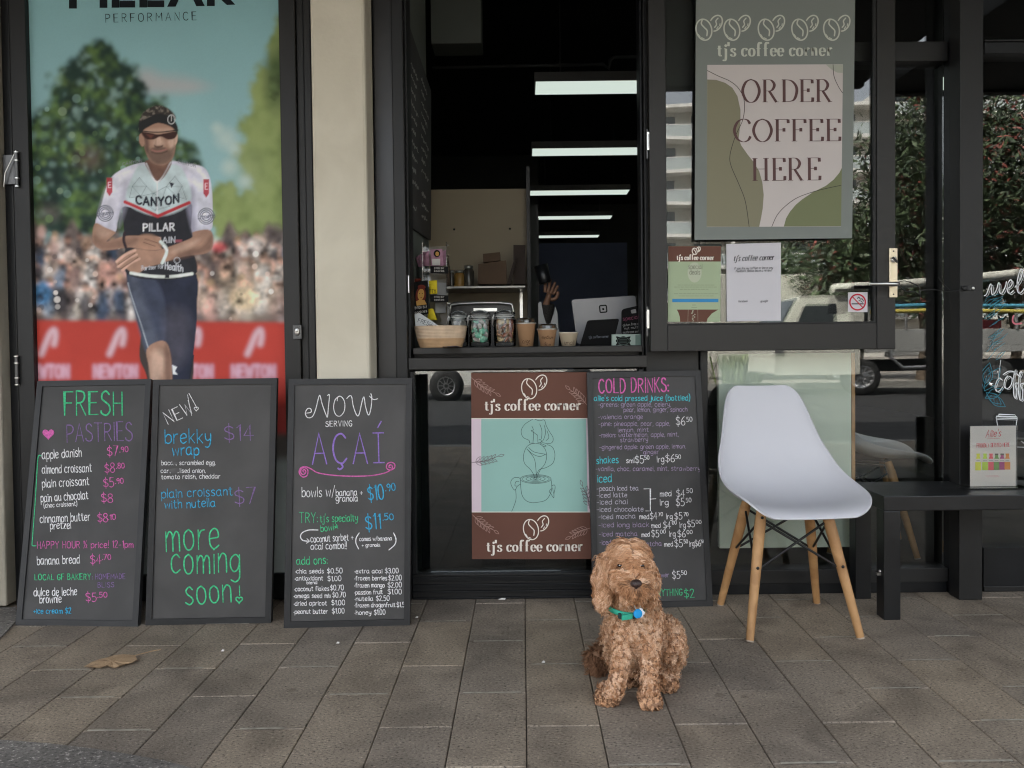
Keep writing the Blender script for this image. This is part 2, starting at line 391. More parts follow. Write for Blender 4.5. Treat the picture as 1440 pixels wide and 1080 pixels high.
def sprig(mb, sf, x0, y0, x1, y1, m, w=.7, n=5, lw=9, lift=.0014):
    dx, dy = x1-x0, y1-y0; L = math.hypot(dx, dy); ux, uy = dx/L, dy/L; px_, py_ = -uy, ux
    mb.ribbon(sf, cr([(x0, y0), (x0+dx*.5+px_*L*.06, y0+dy*.5+py_*L*.06), (x1, y1)], 5), w, m, lift)
    for i in range(n):
        t = .15+.75*i/n; bx, by = x0+dx*t+px_*L*.06*math.sin(t*3.1), y0+dy*t+py_*L*.06*math.sin(t*3.1)
        for sd in (-1, 1):
            a = lw*(1-.3*t); ex, ey = bx+ux*a*.8+px_*sd*a*.6, by+uy*a*.8+py_*sd*a*.6
            mx, my = (bx+ex)/2, (by+ey)/2; q = a*.17
            nx, ny = -(ey-by)/a, (ex-bx)/a
            mb.ribbon(sf, cr([(bx, by), (mx+nx*q, my+ny*q), (ex, ey)], 4), w*.8, m, lift); mb.ribbon(sf, cr([(bx, by), (mx-nx*q, my-ny*q), (ex, ey)], 4), w*.8, m, lift)
    a = lw*.8; ex, ey = x1+ux*a, y1+uy*a; q = a*.2
    for sd in (-1, 1): mb.ribbon(sf, cr([(x1, y1), ((x1+ex)/2+px_*sd*q, (y1+ey)/2+py_*sd*q), (ex, ey)], 4), w*.8, m, lift)
# ------------------------------------------------------------------ setting materials
mat('frame', (.0115,.0112,.0110), .45, spec=.36, var=.12, vscale=5, rvar=.1)
mat('frame_dark', (.0055,.006,.007), .4, spec=.34, var=.2, vscale=6, rvar=.08)
mat('frame_warm', (.0175,.0162,.0148), .43, spec=.36, var=.12, vscale=4, rvar=.1)
mat('recess', (.022,.022,.024), .35, spec=.5, col2=(.045,.042,.04), vscale=1.6, rvar=.12)
mat('seal', (.006,.006,.006), .6)
mat('render_wall', (.56,.51,.405), .85, spec=.2, col2=(.70,.65,.53), vscale=2.6, bump=.12, bscale=45, distort=.6)
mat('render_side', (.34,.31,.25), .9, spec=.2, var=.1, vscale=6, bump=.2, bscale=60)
mat('steel', (.62,.62,.60), .28, 1.0, var=.08, vscale=20)
mat('dark_steel', (.10,.10,.10), .35, .8)
mat('brass_plate', (.66,.58,.44), .34, .85, var=.15, vscale=9)
mat('black_rubber', (.012,.012,.012), .55)
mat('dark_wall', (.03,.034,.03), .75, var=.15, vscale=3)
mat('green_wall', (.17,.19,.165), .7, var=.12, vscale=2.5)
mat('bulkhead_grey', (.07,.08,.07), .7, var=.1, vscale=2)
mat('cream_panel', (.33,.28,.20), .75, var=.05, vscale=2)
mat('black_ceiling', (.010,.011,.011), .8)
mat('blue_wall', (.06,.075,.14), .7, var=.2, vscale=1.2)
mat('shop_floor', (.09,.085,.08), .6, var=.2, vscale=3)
mat('pale_board', (.68,.735,.66), .55, var=.04, vscale=2)
mat('ply_edge', (.45,.25,.12), .6, var=.15, vscale=14)
glass('pane', 1.45, (.95,.97,.95), extra=.012)
glass('pane_door', 1.50, (.95,.97,.96), extra=.0)
glass('pane_low', 1.5, (.70,.74,.74), extra=.012)
glass('jar_glass', 1.22, (.97,.985,.98), rough=.02, extra=.02)
glass('acrylic', 1.45, (.95,.96,.97), rough=.02, extra=.02)

# pavers: speckled grey-brown stone
def stone(name, ca, cb, dark, light, sc=125):
    m = mat(name, ca, .72, spec=.35); nt = m.node_tree; n = nt.nodes; l = nt.links; b = n["Principled BSDF"]
    tc = n.new("ShaderNodeTexCoord"); geo = n.new("ShaderNodeNewGeometry")
    big = n.new("ShaderNodeTexNoise"); big.inputs["Scale"].default_value = 1.3; big.inputs["Detail"].default_value = 4; l.new(tc.outputs["Object"], big.inputs["Vector"])
    add = n.new("ShaderNodeMath"); add.operation = 'MULTIPLY_ADD'; add.inputs[1].default_value = .45; l.new(geo.outputs["Random Per Island"], add.inputs[0]); 
    sb = n.new("ShaderNodeMath"); sb.operation = 'SUBTRACT'; sb.inputs[1].default_value = .22; l.new(big.outputs["Fac"], sb.inputs[0]); l.new(sb.outputs[0], add.inputs[2])
    rp = n.new("ShaderNodeValToRGB"); l.new(add.outputs[0], rp.inputs[0])
    rp.color_ramp.elements[0].color = (*ca,1); rp.color_ramp.elements[1].color = (*cb,1); rp.color_ramp.elements[0].position = .2; rp.color_ramp.elements[1].position = .85
    fine = n.new("ShaderNodeTexNoise"); fine.inputs["Scale"].default_value = sc; fine.inputs["Detail"].default_value = 3; fine.inputs["Roughness"].default_value = .7; l.new(tc.outputs["Object"], fine.inputs["Vector"])
    mp = n.new("ShaderNodeMapping"); mp.inputs["Scale"].default_value = (1, 1.6, 1); l.new(tc.outputs["Object"], mp.inputs["Vector"]); l.new(mp.outputs[0], fine.inputs["Vector"])
    fr = n.new("ShaderNodeValToRGB"); l.new(fine.outputs["Fac"], fr.inputs[0]); e = fr.color_ramp.elements
    e[0].position = .33; e[0].color = (dark,)*3+(1,); e[1].position = .70; e[1].color = (light,)*3+(1,)
    k = fr.color_ramp.elements.new(.43); k.color = (.92,.92,.92,1); k = fr.color_ramp.elements.new(.60); k.color = (1.08,1.08,1.07,1)
    mu = n.new("ShaderNodeMixRGB"); mu.blend_type = 'MULTIPLY'; mu.inputs[0].default_value = 1; l.new(rp.outputs[0], mu.inputs[1]); l.new(fr.outputs[0], mu.inputs[2])
    st = n.new("ShaderNodeTexNoise"); st.inputs["Scale"].default_value = 4.5; st.inputs["Detail"].default_value = 8; st.inputs["Distortion"].default_value = .8; l.new(tc.outputs["Object"], st.inputs["Vector"])
    sr = n.new("ShaderNodeValToRGB"); l.new(st.outputs["Fac"], sr.inputs[0]); sr.color_ramp.elements[0].position = .3; sr.color_ramp.elements[0].color = (.60,.59,.58,1); sr.color_ramp.elements[1].position = .62; sr.color_ramp.elements[1].color = (1.04,1.03,1,1)
    m2 = n.new("ShaderNodeMixRGB"); m2.blend_type = 'MULTIPLY'; m2.inputs[0].default_value = 1; l.new(mu.outputs[0], m2.inputs[1]); l.new(sr.outputs[0], m2.inputs[2])
    vo = n.new("ShaderNodeTexVoronoi"); vo.inputs["Scale"].default_value = 5.5; l.new(tc.outputs["Object"], vo.inputs["Vector"])   # old gum and drip spots
    vr = n.new("ShaderNodeValToRGB"); l.new(vo.outputs["Distance"], vr.inputs[0]); vr.color_ramp.elements[0].position = .055; vr.color_ramp.elements[0].color = (.62,.60,.58,1); vr.color_ramp.elements[1].position = .085; vr.color_ramp.elements[1].color = (1,1,1,1)
    m3 = n.new("ShaderNodeMixRGB"); m3.blend_type = 'MULTIPLY'; m3.inputs[0].default_value = .7; l.new(m2.outputs[0], m3.inputs[1]); l.new(vr.outputs[0], m3.inputs[2])
    l.new(m3.outputs[0], b.inputs["Base Color"])
    bp = n.new("ShaderNodeBump"); bp.inputs["Strength"].default_value = .5; bp.inputs["Distance"].default_value = .004; l.new(fine.outputs["Fac"], bp.inputs["Height"]); l.new(bp.outputs[0], b.inputs["Normal"])
stone('paver', (.255,.219,.184), (.345,.282,.212), .16, 1.95)
stone('terrazzo', (.20,.19,.18), (.21,.195,.18), .25, 4.0, 100)
mat('joint', (.11,.095,.08), .95, var=.3, vscale=30)
mat('joint_highlight', (.36,.33,.27), .9, var=.3, vscale=40)
mat('asphalt', (.024,.024,.026), .85, var=.25, vscale=14, bump=.3, bscale=90)
mat('kerb', (.30,.29,.27), .8, var=.15, vscale=6)
mat('far_paving', (.22,.20,.18), .85, var=.2, vscale=3)

# ------------------------------------------------------------------ ground
g = MB(); g.box(-7, 7, -4.6, 9.6, -.06, -.012, 'joint'); o = g.build('ground', kind='structure')
g = MB(); W, L = .187, .378
for i in range(-20, 24):
    x0 = -.375+W*i; off = -.443 if i % 2 else -.632
    for j in range(-1, 12):
        y1 = off+.378*1-L*j; y0 = y1-L
        if y0 > .02: continue
        y1 = min(y1, .06)
        if y1-y0 < .03: continue
        h = random.uniform(-.0012, .0012); tx = random.uniform(-.003, .003); ty = random.uniform(-.002, .002)
        gp, c = .0011, .0024
        a0, a1, b0, b1 = x0+gp, x0+W-gp, y0+gp, y1-gp; cx, cy = (a0+a1)/2, (b0+b1)/2
        Z = lambda x, y, d=0: h+d+tx*(x-cx)+ty*(y-cy)
        co = [(a0,b0),(a1,b0),(a1,b1),(a0,b1)]; ci = [(a0+c,b0+c),(a1-c,b0+c),(a1-c,b1-c),(a0+c,b1-c)]
        vs = [(x,y,Z(x,y)) for x,y in ci]+[(x,y,Z(x,y,-.0026)) for x,y in co]+[(x,y,-.02) for x,y in co]
        fs = [(0,1,2,3)]+[(k,4+k,4+(k+1)%4,(k+1)%4) for k in range(4)]+[(4+k,8+k,8+(k+1)%4,4+(k+1)%4) for k in range(4)]
        g.add(vs, fs, 'paver')
        if random.random() < .62 and y1 < .0:   # pale strips painted as edge highlights along some of the cross joints
            xa = a0+random.uniform(0, .03); xb = a1-random.uniform(0, .05)
            g.add([(xa,y1-.0035,.0022),(xb,y1-.0035,.0022),(xb,y1+.004,.0022),(xa,y1+.004,.0022)], [(0,1,2,3)], 'joint_highlight')
g.build('pavement', kind='structure')
g = MB()
pts = [fl(x, y) for x, y in ((-80,1038),(20,1045),(70,1049),(130,1056),(180,1064),(230,1073),(275,1085),(290,1140),(-80,1140))]
g.prism([(p.x, p.y, .0065) for p in pts], (0,0,-.03), 'terrazzo')
pts = [fl(x, y) for x, y in ((-160,858),(22,856),(24,874),(2,897),(-60,945),(-160,960))]
g.prism([(p.x, p.y, .0065) for p in pts], (0,0,-.03), 'terrazzo')
g.build('pavement', kind='structure')
g = MB(); g.box(-60, 60, -4.75, -4.6, -.3, .004, 'kerb'); g.box(-60, 60, -17.15, -17, -.3, .0, 'kerb'); g.build('kerb', kind='structure')
g = MB(); g.add([(-200,-17,-.17),(200,-17,-.17),(200,-4.75,-.15),(-200,-4.75,-.15)], [(0,1,2,3)], 'asphalt')
g.build('road', kind='structure')
g = MB(); g.add([(-300,-300,-.03),(300,-300,-.03),(300,-17.15,-.03),(-300,-17.15,-.03)], [(0,1,2,3)], 'far_paving'); g.add([(-300,9.6,-.05),(300,9.6,-.05),(300,300,-.05),(-300,300,-.05)], [(0,1,2,3)], 'far_paving')
g.add([(-300,-4.6,-.03),(-7,-4.6,-.03),(-7,9.6,-.03),(-300,9.6,-.03)], [(0,1,2,3)], 'far_paving'); g.add([(7,-4.6,-.03),(300,-4.6,-.03),(300,9.6,-.03),(7,9.6,-.03)], [(0,1,2,3)], 'far_paving')
g.build('far_ground', kind='structure')

# ------------------------------------------------------------------ the cafe building: shell, back room, awning
TOP = 2.62
bld = thing('cafe_building', 'dark café room behind the shopfront with cream back panel and black ceiling', 'building', (0, 1.5, 0))
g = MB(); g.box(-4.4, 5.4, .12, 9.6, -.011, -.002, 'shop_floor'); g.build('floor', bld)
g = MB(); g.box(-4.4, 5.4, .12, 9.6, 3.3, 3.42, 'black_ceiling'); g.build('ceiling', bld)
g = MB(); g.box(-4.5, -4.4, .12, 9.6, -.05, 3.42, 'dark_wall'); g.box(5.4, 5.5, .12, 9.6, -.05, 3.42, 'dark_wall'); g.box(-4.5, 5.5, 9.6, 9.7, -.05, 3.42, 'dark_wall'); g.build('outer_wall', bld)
g = MB(); g.box(-4.5, 5.5, -.02, .12, TOP, 3.42, 'frame_dark'); g.build('header_beam', bld, .004)
# inner side wall beside the servery, with the menu board on it
XL = fx(574, 300, .10)
YW = .76
g = MB(); g.box(XL-.12, XL, .10, YW, 0, 3.3, 'green_wall'); g.build('side_wall', bld)
YC = 1.35
g = MB(); xr = fx(741, 330, YC); g.box(-1.9, xr, YC, YC+.05, 0, fz(266, 680, YC), 'cream_panel')
for q in (.23, .82): g.ball((fx(608+ (741-608)*q, 320, YC), YC, fz(322, 680, YC)), .006, .004, .006, 'seal', 8, 6)
g.build('cream_wall', bld)
g = MB(); g.box(fx(740.5, 300, YC-.1), fx(745.5, 300, YC-.1), YC-.1, YC+.06, 0, fz(234, 743, YC-.1), 'frame_warm'); g.build('partition_post', bld)
g = MB(); g.box(fx(752, 300, YC+.6), fx(756.5, 300, YC+.6), YC+.55, YC+.7, 0, fz(290, 754, YC+.6), 'frame_warm'); g.build('partition_post', bld)
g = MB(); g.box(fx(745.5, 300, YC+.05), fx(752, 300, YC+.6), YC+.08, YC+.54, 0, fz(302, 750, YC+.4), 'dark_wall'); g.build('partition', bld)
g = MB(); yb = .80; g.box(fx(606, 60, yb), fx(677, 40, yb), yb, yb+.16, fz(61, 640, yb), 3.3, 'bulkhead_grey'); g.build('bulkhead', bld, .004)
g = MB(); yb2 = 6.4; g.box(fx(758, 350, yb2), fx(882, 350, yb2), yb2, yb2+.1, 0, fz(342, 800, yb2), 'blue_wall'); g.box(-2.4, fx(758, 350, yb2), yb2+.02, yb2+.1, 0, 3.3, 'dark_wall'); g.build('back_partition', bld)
# pale board standing inside behind the big window
g = MB(); Yp = .062; g.box(fx(1011, 600, Yp), fx(1197, 600, Yp), Yp, Yp+.03, fz(770, 1100, Yp), fz(497, 1100, Yp), 'pale_board'); a = g.build('pale_board', bld)
g = MB(); g.box(fx(1197.5, 600, Yp), fx(1202, 600, Yp), Yp-.004, Yp+.034, fz(770, 1100, Yp), fz(497, 1100, Yp), 'ply_edge'); g.build('board_edge', bld)
mat('shade_storey_wall', (.25,.24,.22), .85, var=.08, vscale=.6)
g = MB(); g.box(-14, 16, .13, 10, 3.43, 16.0, 'shade_storey_wall'); g.build('unseen_shade_storey', bld)  # unseen storey, added and made tall so its shadow darkens the road
# awning over the footpath (two sheets with a gap of sky between them)
aw = thing('awning', 'dark flat awning over the footpath, seen mirrored in the windows', 'awning', (0, -1.4, 2.85))
mat('soffit', (.022,.023,.023), .8, var=.1, vscale=2)
g = MB(); g.box(-14, 2.50, -2.78, -.021, 2.85, 2.97, 'soffit'); g.build('left_sheet', aw, .004)
g = MB(); g.box(2.70, 16, -2.78, -.021, 2.85, 2.97, 'soffit'); g.build('right_sheet', aw, .004)
g = MB(); g.box(-14, 2.50, -2.86, -2.781, 2.83, 3.05, 'soffit'); g.box(2.70, 16, -2.86, -2.781, 2.83, 3.05, 'soffit'); g.build('fascia', aw, .004)

# ------------------------------------------------------------------ cream pillars
PB = -.13
col = thing('pillar', 'cream rendered pillar between the athlete poster and the servery window', 'pillar', (fx(478,300,PB), 0, 0))
g = MB(); xa, xb = fx(440.5, 300, PB), fx(517, 300, PB)
g.box(xa, xb, PB, -.0205, 0, 2.845, 'render_wall'); g.box(xa+.001, xb-.001, -.0203, .02, 0, TOP-.001, 'render_wall'); g.build('shaft', col, .012)
lp = MB(); xq = fx(1, 640, -.08)
lp.box(-4.4, xq-.03, -.08, .3, 0, TOP-.001, 'render_wall')
lpt = thing('pillar', 'narrow strip of cream rendered pillar on the hinge side of the poster door', 'pillar', (xq-.2, 0, 0)); lp.build('shaft', lpt, .01)
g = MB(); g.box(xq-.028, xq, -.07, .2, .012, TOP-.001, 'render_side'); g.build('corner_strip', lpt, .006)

# ------------------------------------------------------------------ left door with the poster
xs = lambda px, Y=-.03, py=300: fx(px, py, Y)
pd = thing('poster_door', 'black framed glass door carrying the large athlete poster', 'door', (xs(220), 0, 0))
g = MB(); g.box(xq+.002, xs(19.5,-.02), -.02, .10, 0, TOP, 'frame_dark'); g.build('jamb', pd, .003)
g = MB(); g.box(xs(20.5), xs(43.5), -.035, .06, 0.012, TOP, 'frame'); g.build('stile', pd, .004)
g = MB(); g.box(xs(397), xs(420), -.035, .06, 0.012, TOP, 'frame_warm'); g.build('stile', pd, .004)
g = MB(); g.box(xs(421.5,-.02), xa-.002, -.02, .10, 0, TOP, 'frame_warm')
for k in (.3, .62): 
    xx = xs(421.5,-.02)+(xa-xs(421.5,-.02))*k; g.box(xx-.002, xx+.002, -.024, -.021, 0, TOP, 'frame_dark')
g.build('jamb', pd, .002)
g = MB(); g.box(xs(43.6), xs(396.9), -.030, .05, .012, fz(809, 220, -.03), 'frame_dark'); g.build('bottom_rail', pd, .004)
g = MB(); g.box(xs(43.6), xs(396.9), -.002, .004, fz(809, 220, -.03), TOP, 'pane_door'); g.build('pane', pd)
for py0, py1 in ((501, 541), (214, 262)):
    h = MB(); x = xs(22.5, -.045, py0); z1, z0 = fz(py0, 22, -.045), fz(py1, 22, -.045); dz = z1-z0
    h.tube([(x, -.043, z0), (x, -.043, z1)], .0065, 'dark_steel', 12)
    for q in (0, .24, .76, 1.0): h.tube([(x, -.043, z0+dz*q-.002), (x, -.043, z0+dz*q+.002)], .0085, 'steel', 12)
    if py0 == 214: h.box(xs(8,-.03), x-.004, -.038, -.0352, z0+.01, z1-.008, 'dark_steel'); h.tube([(xs(5,-.05), -.045, z0-.002), (xs(9,-.05), -.05, z0+.05), (x, -.045, z1+.006)], .002, 'steel', 8)
    h.build('hinge', pd)
h = MB(); x0, x1 = xs(412.5,-.036,467), xs(424.5,-.036,467); z0, z1 = fz(477, 418, -.036), fz(457, 418, -.036)
h.box(x0, x1, -.040, -.0352, z0, z1, 'dark_steel'); cx = (x0+x1)/2; h.ball((cx, -.041, (z0+z1)/2+.002), .010, .005, .016, 'steel', 14, 8); h.lathe((cx, -.047, (z0+z1)/2+.006), [(.0,0),(.006,0),(.006,.004),(0,.004)], 'steel', 14, axis=Vector((0,-1,0)))
h.build('lock', pd, .0015)

# ------------------------------------------------------------------ servery opening frame
sv = thing('servery_frame', 'charcoal metal frame with sill around the open servery hatch', 'frame', (xs(740, 0), 0, 0))
xsv0 = fx(553.5, 300, -.03); xsv1 = fx(570.5, 300, -.03)
g = MB(); g.box(xb+.004, fx(529, 300, .0), -.0, .12, 0, TOP, 'seal'); g.box(fx(529, 300, .0), xsv0, .006, .10, 0, TOP, 'recess'); g.build('recess_panel', sv, .002)
g = MB(); g.box(xsv0+.001, xsv1, -.035, .11, 0, TOP, 'frame'); g.build('jamb', sv, .004)
g = MB(); g.box(xsv1+.001, fx(575, 300, .0), .0, .11, 0, TOP, 'seal'); g.build('seal', sv)
xsr0, xsr1 = fx(906.5, 300, .01), fx(984, 600, .01)
g = MB(); g.box(xsr0, xsr1, .012, .11, 0, TOP, 'frame'); g.box(xsr0-.012, xsr0-.001, .03, .11, 0, TOP, 'frame_dark'); g.build('jamb', sv, .004)
zs1, zs0 = fz(484, 740, .0), fz(497, 740, .0)
SILL = fz(487.5, 740, .06)
g = MB(); g.box(fx(578, 300, .0), xsr0-.013, -.004, .095, zs0, SILL, 'frame_warm'); g.build('sill', sv, .003)
g = MB(); g.box(xsv1+.002, xsr0-.002, -.034, .09, fz(518.5, 740, -.03), fz(501.5, 740, -.03), 'frame_warm'); g.build('transom', sv, .003)
h = MB(); x = fx(574.5, 400, -.01); h.tube([(x, -.012, fz(412, 575, 0)), (x, -.012, fz(388, 575, 0))], .004, 'steel', 10); h.build('hinge_pin', sv)
# lower half of the stable door
hd = thing('half_door', 'black lower half door with dark glass and ribbed kick plate under the servery', 'door', (xs(740, 0), 0, 0))
ya = -.012; xh0, xh1 = fx(577.5, 600, ya), fx(905, 600, ya)
zg0, zg1 = fz(806, 740, ya), fz(520.5, 740, ya)
g = MB(); g.box(xh0, fx(583, 600, ya), ya, .05, zg0, zg1, 'frame_dark'); g.build('stile', hd, .002)
g = MB(); g.box(fx(899, 600, ya), xh1, ya, .05, zg0, zg1, 'frame_dark'); g.build('stile', hd, .002)
g = MB(); g.box(fx(583, 600, ya), fx(899, 600, ya), .012, .020, zg0, zg1, 'pane_low'); g.build('pane', hd)
g = MB(); kz = [fz(y, 740, ya) for y in (806, 809, 816, 820, 826, 829, 832, 838, 843)]
ks = [0, .004, -.002, .0035, -.001, .006, .0, .004, .012]
for k in range(8): g.box(xh0, xh1, ya-ks[k]-.004, .05-.003*k, max(kz[k+1], .002), kz[k]-.0004, 'frame_dark' if k % 2 else 'frame')
g.build('kick_plate', hd, .0012)
mat('cabinet_black', (.008,.008,.009), .5)
g = MB(); g.box(fx(578, 600, .12), fx(902, 600, .12), .35, .37, .02, SILL-.10, 'cabinet_black'); g.build('inner_panel', hd)

# ------------------------------------------------------------------ upper leaf folded back flat against the shopfront
LY = -.075
dl = thing('door_leaf', 'charcoal glazed door leaf folded open beside the servery with coffee signs on it', 'door', (fx(1085, 300, LY), LY, .93))
zb = fz(493, 1085, LY); zr = fz(455, 1085, LY); lx = lambda px, py=400: fx(px, py, LY)
g = MB(); g.box(lx(914.5), lx(938.5), LY, LY+.045, zb, TOP-.02, 'frame_warm'); g.build('stile', dl, .003)
g = MB(); g.box(lx(1233.5), lx(1259.5), LY, LY+.045, zb, TOP-.02, 'frame_warm'); g.build('stile', dl, .003)
g = MB(); g.box(lx(938.6), lx(1233.4), LY+.0015, LY+.0435, zb+.0005, zr, 'frame_warm'); g.build('bottom_rail', dl, .003)
g = MB(); g.box(lx(938.6), lx(1233.4), LY+.0015, LY+.0435, TOP-.14, TOP-.0205, 'frame_warm'); g.build('top_rail', dl, .003)
g = MB(); g.box(lx(938.2), lx(1233.8), LY+.018, LY+.024, zr-.002, TOP-.138, 'pane'); g.build('pane', dl)
g = MB(); g.box(lx(938.6), lx(1233.3), LY+.006, LY+.017, zr+.0002, zr+.0045, 'seal'); g.box(lx(1229.5), lx(1233.3), LY+.006, LY+.017, zr+.005, TOP-.142, 'seal'); g.build('glazing_seal', dl)
for py0, py1 in ((181, 222), (431, 473)):
    h = MB(); x = fx(909.5, py0, LY+.02); z1, z0 = fz(py0, 909, LY), fz(py1, 909, LY)
    h.tube([(x, LY+.012, z0), (x, LY+.012, z1)], .005, 'dark_steel', 12); h.box(x-.002, x+.006, LY+.002, LY+.006, z0+.03, z1-.012, 'steel')
    h.tube([(x+.001, LY+.006, z0+.036), (x+.001, LY+.006, z1-.018)], .0062, 'steel', 12); h.build('hinge', dl)
h = MB(); x0, x1 = lx(1249.5), lx(1261); z0, z1 = fz(418.5, 1255, LY), fz(349, 1255, LY); cx = (x0+x1)/2
h.box(x0, x1, LY-.007, LY-.0005, z0, z1, 'brass_plate'); hp = h.build('handle_plate', dl, .002)
h = MB(); zc = fz(399.5, 1255, LY-.05)
h.tube([(cx-.002, LY-.007, zc), (cx-.002, LY-.045, zc), (cx-.012, LY-.052, zc), (fx(1223, 399, LY-.05), LY-.053, zc+.001)], [.0075,.0075,.008,.0065], 'steel', 12)
h.ball((cx, LY-.010, fz(365.5, 1255, LY)), .011, .006, .011, 'steel', 14, 8); h.obox((cx, LY-.018, fz(366, 1255, LY)), (.0025*.8,0,.0025*.8), (0,.004,0), (-.009,0,.009), 'black_rubber')
for z in (z0+.012, z1-.012): h.ball((cx, LY-.008, z), .003, .0015, .003, 'dark_steel', 8, 6)
h.build('handle', hp)

# ------------------------------------------------------------------ right-hand shop windows and post
YF = .0
sw = thing('shop_window', 'tall fixed shop window behind the open leaf and the white chair', 'window', (fx(1160, 600, YF), 0, 0))
wx0, wx1 = xsr1+.002, fx(1333, 450, YF)
zt0, zt1 = fz(86, 1290, YF), fz(58, 1290, YF); zb1 = fz(800, 1160, YF)
g = MB(); g.box(wx0, wx0+.028, YF, .09, 0, TOP, 'frame_dark'); g.build('stile', sw, .003)
g = MB(); g.box(wx0+.029, wx1, YF, .09, zt0, zt1, 'frame'); g.build('transom', sw, .003)
g = MB(); g.box(wx0+.029, wx1, YF+.004, .09, .0, zb1-.055, 'frame_dark'); g.box(wx0+.029, wx1, YF-.006, .09, zb1-.0545, zb1, 'frame'); g.build('bottom_rail', sw, .003)
g = MB(); g.box(wx0+.028, wx1, .030, .036, zb1-.002, zt0+.002, 'pane'); g.build('pane', sw)
g = MB(); g.box(wx0+.028, wx1, .030, .036, zt1-.002, TOP, 'pane'); g.build('top_pane', sw)
px_ = thing('post', 'charcoal steel post with the small latch that the door handle is wired to', 'post', (fx(1365, 450, -.09), -.05, 0))
g = MB(); g.box(fx(1349.5, 450, -.09), fx(1382.3, 450, -.09), -.09, -.0205, 0, 2.845, 'frame'); g.build('shaft', px_, .003)
g = MB(); g.box(wx1+.001, fx(1349, 450, -.01), -.01, .10, 0, TOP, 'frame_dark'); g.box(wx1+.012, wx1+.018, -.014, -.0101, 0, TOP, 'frame'); g.build('side_rebate', px_, .002)
h = MB(); zc = fz(405.5, 1362, -.095); x0, x1 = fx(1353, 405, -.095), fx(1371, 405, -.095)
h.box(x0, x1, -.0965, -.0902, zc-.008, zc+.010, 'black_rubber'); h.lathe((x0+.008, -.0965, zc), [(0,0),(.010,0),(.010,.006),(.006,.009),(0,.009)], 'seal', 14, axis=Vector((0,-1,0))); h.ball((x1-.008, -.0975, zc), .006, .003, .006, 'steel', 12, 8)
h.build('latch', px_, .001)
w2 = thing('shop_window', 'shop window painted with white lettering, beyond the steel post', 'window', (2.3, 0, 0))
rx0, rx1 = fx(1384, 450, YF), 4.6
g = MB(); g.box(rx0, rx1, YF, .09, fz(75, 1410, YF), fz(59, 1410, YF), 'frame_dark'); g.box(rx0, rx1, YF-.004, .09, fz(58.5, 1410, YF), fz(56, 1410, YF), 'frame'); g.build('transom', w2, .002)
g = MB(); g.box(rx0, rx1, YF, .09, .0, fz(770, 1410, YF), 'frame_dark'); g.box(rx0, rx1, YF-.004, YF-.0005, 0.002, fz(824, 1410, YF), 'frame'); g.build('bottom_rail', w2, .003)
g = MB(); g.box(fx(1381, 450, YF), rx0-.0005, YF+.031, .1, 0, TOP, 'frame_dark'); g.box(2.6, 2.66, YF, .09, 0, TOP, 'frame'); g.build('stile', w2, .003)
g = MB(); g.box(rx0, rx1, .030, .036, fz(770, 1410, YF)-.002, fz(75, 1410, YF)+.002, 'pane'); g.build('pane', w2)
g = MB(); g.box(rx0, rx1, .030, .036, fz(56, 1410, YF), TOP, 'pane'); g.build('top_pane', w2)
g = MB(); g.box(4.6, 5.5, -.03, .12, 0, TOP, 'render_wall'); g.build('end_wall', bld)
# wire tying the handle to the post
w = MB(); Yw = LY-.03
pts = [at(x, y, Yw) for x, y in ((1261,398),(1270,395),(1280,397),(1290,402),(1294,408),(1293,414),(1286,410),(1276,410),(1266,404))]
w.tube([Vector(p) for p in cr([tuple(p) for p in pts], 5)], .0016, 'black_rubber', 6)
pts = [at(x, y, Yw) for x, y in ((1293,409),(1310,407),(1335,410),(1356,406))]; w.tube([Vector(p) for p in cr([tuple(p) for p in pts], 5)], .0015, 'black_rubber', 6)
pts = [at(x, y, Yw) for x, y in ((1293,408),(1294,416),(1294,424))]; w.tube(pts, .0013, 'black_rubber', 6)
pts = [at(x, y, Yw) for x, y in ((1335,408),(1327,400),(1319,390))]; w.tube(pts, .0013, 'black_rubber', 6)
w.build('tie_wire', label='thin black wire tying the door handle to the post latch', cat='wire', base=True)
# ------------------------------------------------------------------ chalk boards
mat('board', (.046,.0445,.044), .62, spec=.35, col2=(.072,.070,.069), vscale=4.5, detail=8, distort=.5)
mat('board_b', (.054,.052,.051), .6, spec=.35, col2=(.082,.079,.077), vscale=4, detail=8, distort=.5)
mat('board_frame', (.019,.019,.020), .5, spec=.4, var=.15, vscale=12)
K = 1.30
ink('chalk_white', 205, 203, 205, K, var=.3, vscale=150); ink('chalk_dim', 165, 161, 171, K, var=.3, vscale=150); ink('chalk_green', 64, 172, 120, K, var=.3, vscale=150)
ink('chalk_purple', 116, 91, 136, K, var=.3, vscale=150); ink('chalk_violet', 129, 103, 172, K, var=.25, vscale=150); ink('chalk_pink', 183, 90, 149, K, var=.3, vscale=150); ink('chalk_blue', 56, 148, 184, K, var=.3, vscale=150)
ink('chalk_teal', 68, 176, 185, K, var=.25, vscale=150); ink('chalk_lilac', 140, 125, 149, K, var=.3, vscale=150)
mat('chalk_smudge', (.10,.098,.098), .9, var=.2, vscale=30)

